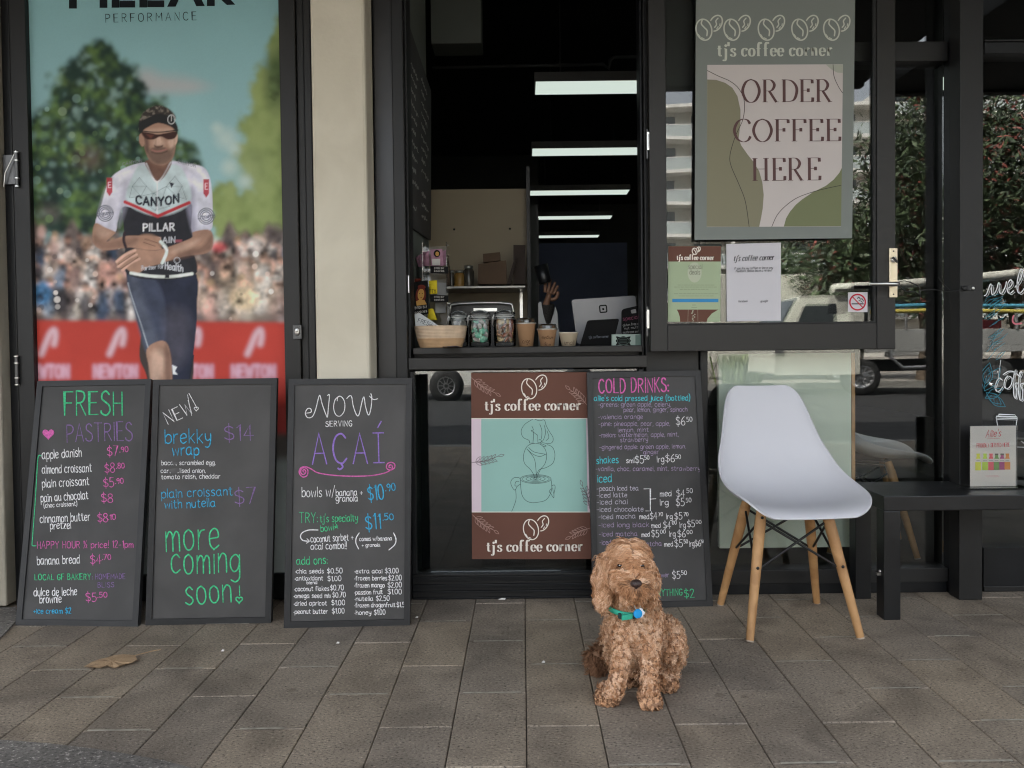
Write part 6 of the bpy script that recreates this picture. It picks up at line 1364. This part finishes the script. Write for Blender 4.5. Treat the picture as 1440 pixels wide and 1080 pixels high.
mid = A3(898, 915, -.72); eb(mid, .076, .095, .098); rump = A3(904, 938, -.665); eb(onz(rump, .085), .088, .085, .080)
limb([A3(886, 862, -.80), A3(886, 838, -.825)], [.062, .056])
hq = A3(940, 925, -.76); eb(onz(hq, .112), .036, .072, .066, Euler((R(-18),0,R(8))).to_matrix()); hf = fl(938, 972); eb(Vector((hf.x, hf.y+.02, .022)), .027, .055, .022); limb([Vector((hf.x, hf.y+.06, .03)), onz(hq, .075)], [.026, .04])
hl = A3(866, 928, -.72); eb(onz(hl, .105), .034, .066, .06); lf = fl(880, 962); eb(Vector((lf.x, lf.y+.01, .02)), .022, .045, .018)
for pts in (((874,872,-.825),(876,905,-.865),(871,945,-.905),(862,976,-.915)), ((913,872,-.825),(914,905,-.865),(913,948,-.90),(914,980,-.915))):
    P = [A3(*p) for p in pts]; limb(P, [.036,.025,.0185,.0195])
for (px, py), yaw in (((856,990), -14), ((914,996), 4)):
    q = fl(px, py); c = Vector((q.x, q.y+.018, .023)); rm = Euler((0,0,R(yaw))).to_matrix(); eb(c, .026, .036, .021, rm)
    for k in (-1,0,1): eb(c+rm@Vector((.016*k, -.030+.004*abs(k), -.006)), .0125, .016, .015, rm)
head = A3(885, 795, -.885); eb(head, .058, .062, .056); eb(A3(884, 780, -.88), .050, .052, .040)
mz = A3(893, 824, -.945); eb(mz, .036, .042, .028); eb(A3(889, 816, -.915), .050, .045, .036); eb(A3(891, 834, -.93), .034, .036, .020)
for pts, r in ((((858,785,-.88),(851,806,-.875),(849,834,-.875)), (.020,.027,.024)), (((908,792,-.88),(913,808,-.88),(914,828,-.885)), (.014,.020,.017))):
    limb([A3(*p) for p in pts], r)
limb([Vector((A3(858,928,-.70).x, -.66, .05)), A3(842,932,-.70), A3(836,922,-.70)], [.024,.026,.016])
me0 = bpy.data.meshes.new('tmp'); me0.from_pydata(body.v, [], body.f); ob0 = bpy.data.objects.new('tmp', me0); COL.objects.link(ob0)
rm_ = ob0.modifiers.new('r', 'REMESH'); rm_.mode = 'VOXEL'; rm_.voxel_size = .0042; sm_ = ob0.modifiers.new('s', 'SMOOTH'); sm_.factor = .5; sm_.iterations = 9
dg = bpy.context.evaluated_depsgraph_get(); bm_me = bpy.data.meshes.new_from_object(ob0.evaluated_get(dg)); bpy.data.objects.remove(ob0); bm_me.name = 'body'
nv = len(bm_me.vertices); V = np.zeros(nv*3); bm_me.vertices.foreach_get('co', V); V = V.reshape(-1, 3)
bm_me.calc_loop_triangles(); nt_ = len(bm_me.loop_triangles); T = np.zeros(nt_*3, int); bm_me.loop_triangles.foreach_get('vertices', T); T = T.reshape(-1, 3)
org = np.array(ORG[dog.name]); bm_me.vertices.foreach_set('co', (V-org).ravel()); bm_me.materials.clear(); bm_me.materials.append(M['dog_skin']); bm_me.polygons.foreach_set('use_smooth', [True]*len(bm_me.polygons)); bm_me.update()
o = bpy.data.objects.new('body', bm_me); COL.objects.link(o); o.parent = dog
# coat: clumps of curling locks rooted on the body
e0, e1, e2 = V[T[:,0]], V[T[:,1]], V[T[:,2]]; nrm = np.cross(e1-e0, e2-e0); ar = np.linalg.norm(nrm, axis=1); nrm /= ar[:,None]+1e-12
rg = np.random.RandomState(11)
cam_dir = np.array(CP)-((e0+e1+e2)/3); facing = (cam_dir*nrm).sum(1)/np.linalg.norm(cam_dir, axis=1)
wgt = ar*np.where(facing > -.25, 1.0, .35); NC = 8200
hd = np.array(head); noseP = A3(894.5, 820.5, -.985); eyes = [A3(872.5, 795.5, -.938), A3(902, 795.5, -.940)]
cent = (e0+e1+e2)/3; inhead = (np.linalg.norm(cent-hd, axis=1) < .125) & (cent[:,2] > A3(885, 846, -.88).z); wgt = wgt*np.where(inhead, 2.0, 1.0)
ti = rg.choice(nt_, NC, p=wgt/wgt.sum()); b1 = rg.rand(NC, 2); fl_ = b1.sum(1) > 1; b1[fl_] = 1-b1[fl_]
root = e0[ti]+(e1-e0)[ti]*b1[:,:1]+(e2-e0)[ti]*b1[:,1:]; nr = nrm[ti]; ishead = inhead[ti]
earx = np.array([A3(858,800,-.88).x, A3(911,800,-.88).x])
CV = []; CF = []; CM = []; cnt = 0; SEG = 7
down = np.array([0,0,-1.0])
for i in range(NC):
    p0 = root[i]; n = nr[i]
    if p0[2] < .004: continue
    px_rel = p0-hd
    dn = np.linalg.norm(p0-np.array(noseP)); de = min(np.linalg.norm(p0-np.array(e)) for e in eyes)
    if dn < .019 or de < .0085: continue
    isear = ishead[i] and (p0[0] < earx[0] or p0[0] > earx[1])
    muzz = ishead[i] and not isear and p0[1] < hd[1]-.035 and p0[2] < hd[2]+.004
    if isear: comb = down+np.array([np.sign(px_rel[0])*.15, -.1, 0]); Ln = .042; amp, wl, ns, lift_ = .0042, .026, 9, .20; mcol = ('coat_light','coat_mid','coat_deep')[rg.randint(3)]
    elif muzz:
        v = p0-np.array(noseP); v[1] = abs(v[1])*.5; comb = v/np.linalg.norm(v)*.8+down*.65; Ln = .026; amp, wl, ns, lift_ = .0022, .03, 8, .30; mcol = ('coat_mid','coat_mid','coat_deep','coat_light')[rg.randint(4)]
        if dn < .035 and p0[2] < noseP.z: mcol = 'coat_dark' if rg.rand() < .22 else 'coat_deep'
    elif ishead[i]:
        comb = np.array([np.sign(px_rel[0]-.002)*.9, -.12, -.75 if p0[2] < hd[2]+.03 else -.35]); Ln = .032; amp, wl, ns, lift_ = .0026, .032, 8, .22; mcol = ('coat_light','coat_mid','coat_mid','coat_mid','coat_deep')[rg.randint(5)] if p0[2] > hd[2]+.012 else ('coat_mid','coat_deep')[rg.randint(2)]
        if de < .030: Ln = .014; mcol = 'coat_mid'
        if de < .022: mcol = 'coat_dark' if rg.rand() < .8 else 'coat_deep'; Ln = .009  # dark fur ring paints in the shade of the eye sockets
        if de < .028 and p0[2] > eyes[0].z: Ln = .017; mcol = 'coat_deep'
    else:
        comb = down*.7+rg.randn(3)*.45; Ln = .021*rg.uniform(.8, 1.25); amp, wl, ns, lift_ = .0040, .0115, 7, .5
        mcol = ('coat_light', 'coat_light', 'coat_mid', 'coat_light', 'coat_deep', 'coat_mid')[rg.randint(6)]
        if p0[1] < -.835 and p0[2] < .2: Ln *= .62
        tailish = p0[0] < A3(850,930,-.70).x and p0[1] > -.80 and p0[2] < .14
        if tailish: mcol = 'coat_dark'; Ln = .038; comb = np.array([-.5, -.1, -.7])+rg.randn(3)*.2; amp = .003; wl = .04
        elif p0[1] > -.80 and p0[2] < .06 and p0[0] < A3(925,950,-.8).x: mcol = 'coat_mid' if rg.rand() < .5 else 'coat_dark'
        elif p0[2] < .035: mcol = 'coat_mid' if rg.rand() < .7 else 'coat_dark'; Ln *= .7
    if rg.rand() < .10 and not ishead[i]: Ln *= 1.3; lift_ = min(.8, lift_+.2)
    elif rg.rand() < .10 and not muzz: lift_ += .10
    comb = comb-n*np.dot(comb, n); comb /= np.linalg.norm(comb)+1e-9
    ph = rg.rand()*6.28; hand = 1 if rg.rand() < .5 else -1
    d = comb*(1-lift_)+n*lift_; d /= np.linalg.norm(d)
    u = np.cross(d, n); u /= np.linalg.norm(u)+1e-9; w = np.cross(u, d)
    spread = .0020 if not ishead[i] else .0026
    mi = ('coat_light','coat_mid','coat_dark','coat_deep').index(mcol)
    for k in range(ns):
        q0 = p0+(u*rg.randn()+comb*rg.randn())*spread; L_ = Ln*rg.uniform(.7, 1.15); wd = .00125*rg.uniform(.7, 1.3); pk = ph+rg.randn()*.5; am = amp*rg.uniform(.7, 1.2)
        s = np.linspace(0, 1, SEG+1); th = pk+hand*6.283*s*L_/wl; grow = np.minimum(1, s*2.2)
        pts = q0[None,:]+d[None,:]*(s*L_)[:,None]+(u[None,:]*np.cos(th)[:,None]+w[None,:]*np.sin(th)[:,None])*(am*grow)[:,None]-n[None,:]*(.25*L_*s*s)[:,None]
        pts[:,2] = np.maximum(pts[:,2], .003)
        side = np.cross(np.gradient(pts, axis=0), n+.5*rg.randn(3)); side /= np.linalg.norm(side, axis=1)[:,None]+1e-9
        wv = wd*(1-.8*s**2)[:,None]
        CV.append(pts+side*wv); CV.append(pts-side*wv)
        a = cnt+np.arange(SEG); CF.append(np.stack([a, a+1, a+1+SEG+1, a+SEG+1], 1)); CM.append(np.full(SEG, mi)); cnt += 2*(SEG+1)
CV = np.concatenate(CV)-org; CF = np.concatenate(CF); CM = np.concatenate(CM)
me = bpy.data.meshes.new('coat'); me.vertices.add(len(CV)); me.vertices.foreach_set('co', CV.astype(np.float32).ravel()); me.loops.add(CF.size); me.loops.foreach_set('vertex_index', CF.ravel().astype(np.int32)); me.polygons.add(len(CF)); me.polygons.foreach_set('loop_start', np.arange(0, CF.size, 4, dtype=np.int32)); me.polygons.foreach_set('loop_total', np.full(len(CF), 4, np.int32))
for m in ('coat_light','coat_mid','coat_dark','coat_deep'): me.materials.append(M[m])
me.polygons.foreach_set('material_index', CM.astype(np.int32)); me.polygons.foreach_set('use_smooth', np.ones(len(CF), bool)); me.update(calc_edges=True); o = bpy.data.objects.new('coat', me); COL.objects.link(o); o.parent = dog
g = MB(); nz = Vector(noseP); g.ball(nz, .0150, .012, .0105, 'nose', 18, 12); g.ball(nz+Vector((0,.001,-.008)), .0055, .009, .006, 'nose', 12, 8)
for sx in (-1, 1): g.ball(nz+Vector((.0062*sx, -.0095, -.0015)), .0030, .003, .0022, 'mouth', 8, 6)
g.build('nose', dog)
for e in eyes: g = MB(); g.ball(e+Vector((0,.003,0)), .0088, .007, .0052, 'eye', 16, 10); g.ball(e+Vector((-.0025,-.0035,.002)), .0012, .0008, .0012, 'tag_catchlight_white', 6, 5); g.build('eye', dog)  # the small white bead is a catchlight painted onto each eye
g = MB(); P = [A3(x, y, -.972) for x, y in ((881,831),(887,832.5),(893,832),(899,832.3),(904,830.5))]; g.tube([Vector(p) for p in cr([tuple(p) for p in P], 4)], .0020, 'mouth', 8); g.build('mouth', dog)
# collar and tags
cc_ = A3(881, 847, -.824); ax = Vector((.06,-.22,1)).normalized()
g = MB(); g.lathe(cc_, [(.0610,-.007),(.0635,-.007),(.0645,0),(.0635,.007),(.0610,.007),(.0610,-.007)], 'collar_teal', 40, 1, 1.02, axis=ax); cl = g.build('collar', dog)
bk = cc_+Vector((-.008,-.0720,-.015)); g = MB(); g.obox(bk, (.015,.003,.001), (0,.004,0), (.0006,-.002,.008), 'collar_teal'); g.obox(bk+Vector((.021,.004,.001)), (.006,.0025,0), (0,.004,0), (0,-.002,.0078), 'collar_dark'); g.obox(bk+Vector((-.019,.006,0)), (.004,-.002,0), (0,.004,0), (0,-.002,.0078), 'collar_dark'); g.build('buckle', cl, .0015)
rg_ = A3(896.5, 852, -.915); g = MB(); g.tube([rg_+Vector((.008*math.cos(q), 0, .010*math.sin(q))) for q in [2*math.pi*k/20 for k in range(20)]], .0013, 'steel', 8, closed=True); g.build('ring', cl)
tg = A3(897, 863, -.922); g = MB(); g.lathe(tg, [(0,-.001),(.0115,-.001),(.012,0),(.0115,.001),(0,.001)], 'tag_blue', 24, axis=Vector((.1,-1,.15))); tgo = g.build('name_tag', cl)
g = MB()
for k in range(5): q = 2*math.pi*k/5; g.ball(tg+Vector((.007+.006*math.cos(q), .003, .001+.007*math.sin(q))), .006, .0012, .006, 'tag_catchlight_white', 10, 6)
g.build('flower_tag', cl)

# ------------------------------------------------------------------ the barista, mostly hidden in the dark behind the counter
mat('skin', (.24,.125,.075), .55, var=.06, vscale=20); mat('dark_cloth', (.008,.009,.011), 1.0, spec=.05, var=.2, vscale=14); mat('dark_hair', (.004,.0035,.003), 1.0, spec=.02); mat('mesh_sleeve', (.03,.026,.022), .8, var=.5, vscale=160); mat('mug_dark', (.010,.011,.012), .35)
YP = .86; PP = lambda px, py, Y=YP: at(px, py, Y)
wr = PP(768, 428); elb = PP(766, 462, YP+.02); pl = PP(772, 414)
per = thing('person', 'barista in dark clothes stooping behind the counter tablet with one hand raised', 'person', (wr.x+.3, YP+.3, 0))
def skin_mesh(name, verts, edges, radii, m, parent, root=0, lv=2):
    me = bpy.data.meshes.new(name); og = ORG[per.name]; me.from_pydata([tuple(Vector(v)-og) for v in verts], edges, []); o = bpy.data.objects.new(name, me); COL.objects.link(o); o.parent = parent
    o.modifiers.new('skin', 'SKIN'); 
    for i, r in enumerate(radii): sv = me.skin_vertices[0].data[i]; sv.radius = (r, r) if not isinstance(r, tuple) else r; sv.use_root = (i == root)
    o.modifiers['skin'].use_smooth_shade = True; s_ = o.modifiers.new('sub', 'SUBSURF'); s_.levels = lv; s_.render_levels = lv
    me.materials.append(M[m])
    ev = o.evaluated_get(bpy.context.evaluated_depsgraph_get()); m2 = bpy.data.meshes.new_from_object(ev); o.modifiers.clear(); o.data = m2; m2.name = name
    return o
bx_, by_ = PP(858, 460).x, YP+.14; hz_ = PP(858, 468).z; sh_ = Vector((bx_-.13, by_-.02, hz_-.16))
Vp = [(bx_+.04,by_+.42,.50),(bx_+.03,by_+.38,.62),(bx_+.02,by_+.24,.74),(bx_,by_+.08,hz_-.17),(bx_,by_+.03,hz_-.10),(bx_,by_,hz_-.03),(bx_,by_,hz_+.04), sh_, elb+Vector((.0,.03,-.01)), wr,
      (bx_+.14,by_,hz_-.17),(bx_+.22,by_-.06,hz_-.30),(bx_+.14,by_-.16,SILL+.03), (bx_-.06,by_+.42,.48),(bx_-.08,by_+.16,.46),(bx_-.08,by_+.30,.10),(bx_-.08,by_+.18,.05),(bx_+.13,by_+.42,.48),(bx_+.14,by_+.16,.46),(bx_+.14,by_+.30,.10),(bx_+.14,by_+.18,.05)]
Ed = [(0,1),(1,2),(2,3),(3,4),(4,5),(5,6),(3,7),(7,8),(8,9),(3,10),(10,11),(11,12),(0,13),(13,14),(14,15),(15,16),(0,17),(17,18),(18,19),(19,20)]
Rd = [.14,(.15,.10),(.15,.10),(.09,.08),.05,.08,.07,.052,.040,.028,.052,.042,.030,.085,.065,.042,.035,.085,.065,.042,.035]
skin_mesh('body', Vp, Ed, Rd, 'dark_cloth', per)
# hand: palm and five bent fingers
u_ = (pl-wr).normalized(); sd_ = u_.cross(Vector((0,-1,0))).normalized(); bk_ = Vector((0,1,0))
pv = [wr-u_*.02, wr+u_*.012, wr+u_*.040, wr+u_*.062]; pe = [(0,1),(1,2),(2,3)]; pr = [.021,(.022,.018),(.030,.015),(.028,.013)]
skin_mesh('palm', pv, pe, pr, 'skin', per)
for k, (o_, L_, c) in enumerate(((-.024,.050,.25),(-.008,.060,.15),(.008,.056,.3),(.022,.044,.45))):
    b0 = wr+u_*.064-sd_*o_*-1; d1 = (u_*1.0+sd_*(.25*o_/.024)+bk_*c*-.4).normalized(); p1 = b0+d1*L_*.45; d2 = (d1-bk_*c*.5).normalized(); p2 = p1+d2*L_*.32; p3 = p2+(d2-bk_*c*.5).normalized()*L_*.25
    skin_mesh('finger', [b0-d1*.012, b0, p1, p2, p3], [(0,1),(1,2),(2,3),(3,4)], [.0095,.0092,.0085,.0078,.0065], 'skin', per, lv=1)
b0 = wr+u_*.026+sd_*.024; skin_mesh('thumb', [b0-sd_*.012, b0+sd_*.012+u_*.012, b0+sd_*.018+u_*.034, b0+sd_*.014+u_*.052], [(0,1),(1,2),(2,3)], [.011,.0105,.0095,.008], 'skin', per, lv=1)
g = MB(); P = [wr-u_*.002, wr-(wr-elb)*.35, wr-(wr-elb)*.75, elb]; g.tube([wr+(elb-wr)*q for q in (-.02,.3,.6,.85,1.0)], [.040,.042,.036,.028,.026], 'mesh_sleeve', 16, cap=False); g.build('sleeve', per)
hc = Vector((bx_, by_, hz_)); g = MB(); g.ball(hc+Vector((0,.004,.014)), .084, .092, .096, 'dark_hair', 20, 14); g.build('hair', per)
g = MB(); c = PP(770, 384, YP-.02); g.lathe(c+Vector((-.012,0,-.05)), [(0,0),(.028,0),(.031,.004),(.036,.09),(.034,.09),(.029,.008),(0,.006)], 'mug_dark', 24, axis=Vector((-.25,0,1))); g.build('mug', label='dark mug held up by the raised hand behind the counter', cat='mug', base=True)
# ------------------------------------------------------------------ across the street, seen mirrored in the glass
def mir(px, py, d): p = at(px, py, d); return Vector((p.x, -d, p.z))
mat('white_paint', (.56,.55,.49), .35, spec=.5, coat=.3, var=.03, vscale=2); mat('dark_glass', (.03,.035,.04), .08, spec=.6); mat('tyre', (.02,.02,.02), .8); mat('alloy', (.55,.55,.56), .3, .9); mat('tray_grey', (.35,.35,.34), .5, .2); mat('chassis', (.025,.025,.026), .7)
mat('car_paint', (.80,.79,.74), .3, coat=.4); mat('rail_blue', (.08,.30,.42), .5); mat('rail_yellow', (.55,.45,.10), .5); mat('red_kit', (.35,.04,.05), .5)
def wheel(parent, c, r, dual=False):
    g = MB(); ax = Vector((0,1,0)); g.lathe(c, [(r*.62,-.10),(r*.95,-.11),(r,-.08),(r,.08),(r*.95,.11),(r*.62,.10)], 'tyre', 32, axis=ax); w = g.build('wheel', parent)
    g = MB(); g.lathe(c, [(0,.05),(r*.2,.09),(r*.25,.06),(r*.55,.07),(r*.60,.105),(r*.64,.10)], 'alloy', 32, axis=ax)
    for k in range(10): q = 2*math.pi*k/10; v = Vector((math.cos(q),0,math.sin(q))); g.obox(c+v*r*.40+Vector((0,.085,0)), v*r*.2, Vector((0,.012,0)), v.cross(Vector((0,1,0)))*r*.035, 'alloy')
    g.build('rim', w)
DT = 14.0; RZ = -.165
x0 = mir(1092, 500, DT).x; tr = thing('flatbed_truck', 'white flatbed truck parked across the street, mirrored in the window', 'truck', (x0+2.6, -DT-1, RZ))
yF, yB = -DT, -DT-2.0
g = MB(); g.prism([(x0,yF,.32),(x0+1.85,yF,.32),(x0+1.85,yF,2.05),(x0+.50,yF,2.05),(x0+.06,yF,1.18)], (0,yB-yF,0), 'white_paint'); cb = g.build('cab', tr, .05)
g = MB(); g.prism([(x0+.34,yF+.012,1.22),(x0+1.28,yF+.012,1.22),(x0+1.28,yF+.012,1.86),(x0+.62,yF+.012,1.86)], (0,-.02,0), 'dark_glass'); g.build('window', cb)
g = MB(); g.prism([(x0+.04,yF-.12,1.24),(x0+.47,yF-.12,2.0),(x0+.47,yB+.12,2.0),(x0+.04,yB+.12,1.24)], (-.03,0,.012), 'dark_glass'); g.build('windscreen', cb)
g = MB(); g.box(x0+.02,x0+.20,yF+.001,yF+.02,.75,.95,'alloy'); g.build('headlight', cb)
g = MB(); g.box(x0+.2,x0+6.2,yF-.35,yB+.35,.36,.62,'chassis'); g.build('chassis', tr)
g = MB(); g.box(x0+1.98,x0+6.3,yF,yB,.80,.95,'tray_grey'); g.box(x0+1.98,x0+6.3,yF,yF-.04,.951,1.30,'tray_grey'); g.box(x0+1.98,x0+6.3,yB,yB+.04,.951,1.30,'tray_grey'); g.box(x0+1.98,x0+2.05,yF-.05,yB+.05,.951,1.9,'tray_grey'); g.build('tray', tr, .01)
g = MB(); g.tube([(x0+2,yF,1.82),(x0+6.3,yF,1.82)], .05, 'rail_blue', 10); g.tube([(x0+2,yF,1.70),(x0+6.3,yF,1.70)], .05, 'rail_yellow', 10)
for k in range(6): g.tube([(x0+2.1+.8*k,yF,1.3),(x0+2.1+.8*k,yF,1.85)], .035, 'alloy', 8)
g.tube([(x0+2.5,yF+.06,1.6),(x0+2.5,yF+.06,.7),(x0+2.8,yF+.06,.45),(x0+3.3,yF+.06,.45),(x0+3.5,yF+.06,.7),(x0+3.5,yF+.06,1.2)], .045, 'alloy', 10); g.build('side_rail', tr)
g = MB(); g.box(x0+3.7,x0+4.1,yF-.2,yF-.6,.96,1.9,'red_kit'); g.box(x0+4.6,x0+5.1,yF-.2,yF-.6,.96,1.5,'red_kit'); g.build('tool_locker', tr, .02)
for xx in (x0+2.28-.35, x0+4.9): wheel(tr, Vector((xx, yF-.16, .245)), .41)
g = MB(); g.tube([(x0+1.2,yF+.05,2.2),(x0+5.5,yF+.05,2.5)], .10, 'white_paint', 10); g.build('crane_boom', tr)
vx = mir(1005, 400, 17).x; vn = thing('box_van', 'cream box van parked behind the truck across the street', 'van', (vx+2, -18.2, RZ))
DV = 19.5; v0 = mir(1000, 400, DV).x; v1 = mir(1215, 400, DV).x; g = MB(); g.box(v0, v1, -DV, -DV-2, .5, mir(1100, 386, DV).z, 'white_paint'); g.build('box_body', vn, .04); wheel(vn, Vector((v0+.7, -DV-.1, .25)), .4); wheel(vn, Vector((v1-.7, -DV-.1, .25)), .4)
# white car 
c0 = mir(573, 530, DT).x; car = thing('parked_car', 'white car parked across the street, its wheel mirrored in the lower door glass', 'car', (c0+2.3, -DT-.9, RZ))
prof = [(0,.28),(0,.70),(.12,.88),(.9,.98),(1.5,1.38),(3.2,1.42),(3.9,1.02),(4.5,.92),(4.62,.70),(4.62,.28)]
g = MB(); g.prism([(c0+a, -DT, RZ+.08+z*.98) for a, z in prof], (0,-1.8,0), 'car_paint'); bd = g.build('body', car, .05)
g = MB(); g.prism([(c0+a, -DT+.012, RZ+.06+z) for a, z in ((1.1,1.0),(1.6,1.32),(3.1,1.36),(3.6,1.03))], (0,-.02,0), 'dark_glass'); g.build('side_window', bd)
for xx in (c0+.86, c0+3.75):
    g = MB(); g.lathe(Vector((xx,-DT+.004,RZ+.335)), [(0,.0),(.40,0),(.40,.01),(0,.01)], 'chassis', 32, axis=Vector((0,1,0))); g.build('wheel_arch', bd); wheel(car, Vector((xx, -DT-.06, RZ+.33)), .33)
# trees
mat('leaf_dark', (.028,.045,.022), .6, island=.5); mat('leaf_mid', (.055,.082,.034), .6, island=.4); mat('leaf_red', (.24,.065,.05), .6, island=.3); mat('bark', (.12,.09,.065), .9, var=.3, vscale=10)
def tree(px, d, z0, z1, rad, label, seed, n=5200, red=.08):
    rs = np.random.RandomState(seed); X = mir(px, 400, d).x; t = thing('bottlebrush_tree', label, 'tree', (X, -d, -.03), group='bottlebrush trees across the street')
    g = MB(); g.tube([(X,-d,-.03),(X+.08,-d+.05,1.0),(X-.05,-d,2.2),(X,-d,z1*.75)], [.16,.13,.10,.04], 'bark', 10)
    for k in range(8): q = k*.8; zz = 1.2+.35*k; g.tube([(X,-d,zz),(X+rad*.5*math.cos(q),-d+rad*.5*math.sin(q),zz+.7),(X+rad*.85*math.cos(q),-d+rad*.8*math.sin(q),zz+1.3)], [.07,.045,.015], 'bark', 7)
    g.build('trunk', t)
    NCL = 70 if n < 9000 else 150; cl = rs.randn(NCL, 3); cl /= np.linalg.norm(cl, axis=1)[:,None]; cl *= (rs.rand(NCL)**.45)[:,None]; cz = (z0+z1)/2; cl = cl*np.array([rad, rad, (z1-z0)/2])+np.array([X, -d, cz])
    per_ = n//NCL; C = np.repeat(cl, per_, 0)+rs.randn(per_*NCL, 3)*.33; m_ = len(C)
    dr = rs.randn(m_, 3); dr /= np.linalg.norm(dr, axis=1)[:,None]; s_ = np.cross(dr, rs.randn(m_, 3)); s_ /= np.linalg.norm(s_, axis=1)[:,None]; L_ = (.07+.09*rs.rand(m_))[:,None]
    vs = np.stack([C-dr*L_, C+s_*L_*.28, C+dr*L_, C-s_*L_*.28], 1).reshape(-1, 3); g = MB(); mm = rs.rand(m_); clr = np.repeat(rs.rand(NCL), per_)
    for mt, sel in (('leaf_red', (mm < red*2) & (clr < .5)), ('leaf_mid', (mm >= red*2) & (clr > .45)), ('leaf_dark', ((mm >= red*2) & (clr <= .45)) | ((mm < red*2) & (clr >= .5)))):
        ix = np.where(sel)[0]; vv = vs.reshape(-1, 4, 3)[ix].reshape(-1, 3); g.add(vv, [(4*k, 4*k+1, 4*k+2, 4*k+3) for k in range(len(ix))], mt)
    g.build('crown', t)
tree(1300, 17.9, 1.4, 8.3, 1.9, 'red-flowering tree across the street, mirrored right of the banner', 1, 12600, .10)
tree(1425, 18.2, 1.2, 8.4, 2.0, 'red-flowering tree across the street, mirrored in the right window', 2, 12600, .10)
tree(1195, 19.0, 1.4, 4.6, 1.3, 'lower leafy tree across the street, mirrored below the banner', 3, 5200, .05)
tree(1090, 22.5, 1.2, 4.4, 1.6, 'leafy tree far across the street, mirrored behind the white notice', 4, 4500, .02)
tree(1580, 18.0, 1.2, 8.2, 1.9, 'leafy tree across the street beyond the right window', 5, 7000, .05); tree(330, 19.0, 1.6, 6.5, 1.9, 'leafy tree across the street opposite the poster', 6, 4000, .0)
g = MB(); gm = mir(1045, 530, 16.9); rs = np.random.RandomState(5); mat('grass_leaf', (.12,.17,.05), .6, island=.4)
for k in range(160):
    q = rs.rand()*6.28; L_ = .5+.5*rs.rand(); b0 = Vector((gm.x+rs.randn()*.25, gm.y-.3+rs.randn()*.2, -.03)); t1 = b0+Vector((math.cos(q)*L_*.35, math.sin(q)*L_*.35, L_*.8)); t2 = t1+Vector((math.cos(q)*L_*.35, math.sin(q)*L_*.35, -.05)); s_ = Vector((-math.sin(q), math.cos(q), 0))*.02
    g.add([b0-s_, b0+s_, t1+s_, t1-s_, t2], [(0,1,2,3),(3,2,4)], 'grass_leaf')
g.build('grass_clump', label='clump of long strappy grass at the far kerb, mirrored above the chair', cat='plant', base=True)
# apartment building
mat('apt_wall', (.62,.60,.55), .8, var=.04, vscale=.4); mat('apt_slab', (.75,.74,.70), .8); mat('apt_glass', (.10,.12,.13), .15); mat('apt_rail', (.45,.50,.50), .2); mat('apt_grey', (.24,.24,.24), .8)
def apartments(xa, xb, d, ztop, label, fl_h=2.75, wallm='apt_wall'):
    t = thing('apartment_building', label, 'building', ((xa+xb)/2, -d-6, -.03))
    g = MB(); g.box(xa, xb, -d-14, -d-1.6, -.03, ztop, wallm); g.build('wall', t)
    n = int(ztop//fl_h); g = MB(); r_ = MB(); w = MB(); p_ = MB()
    for k in range(1, n+1): z = ztop-.3-(n-k)*fl_h; g.box(xa, xb, -d-1.59, -d, z-.28, z, 'apt_slab')
    for k in range(1, n):
        z = ztop-.3-(n-k)*fl_h; r_.box(xa+.2, xb-.2, -d-.08, -d-.05, z+.02, z+.95, 'apt_rail'); r_.box(xa+.2, xb-.2, -d-.10, -d-.03, z+.951, z+1.02, 'apt_slab')
        x = xa+.8
        while x < xb-3: w.box(x, x+2.4, -d-1.62, -d-1.57, z+.05, z+2.1, 'apt_glass'); x += 3.9
    x = xa
    while x <= xb: p_.box(x-.15, x+.15, -d-1.58, -d-.15, -.03, ztop-.31, 'apt_slab'); x += 7.8
    g.build('floor_slab', t); r_.build('balcony_rail', t); w.build('window', t); p_.build('dividing_wall', t)
a = mir(900, 142, 62); b_ = mir(1255, 142, 62); apartments(a.x, b_.x, 62, a.z, 'pale apartment building with rows of balconies, mirrored left of the banner', 2.72)
apartments(b_.x+4, b_.x+34, 70, 26, 'pale apartment building far behind the trees, mirrored at the right')
apartments(-46, -12, 44, 9.5, 'grey apartment building across the street on the left', 2.9, 'apt_grey')
apartments(-9, a.x-3, 66, 11.5, 'low grey apartment building far across the street in the middle', 2.9, 'apt_grey')
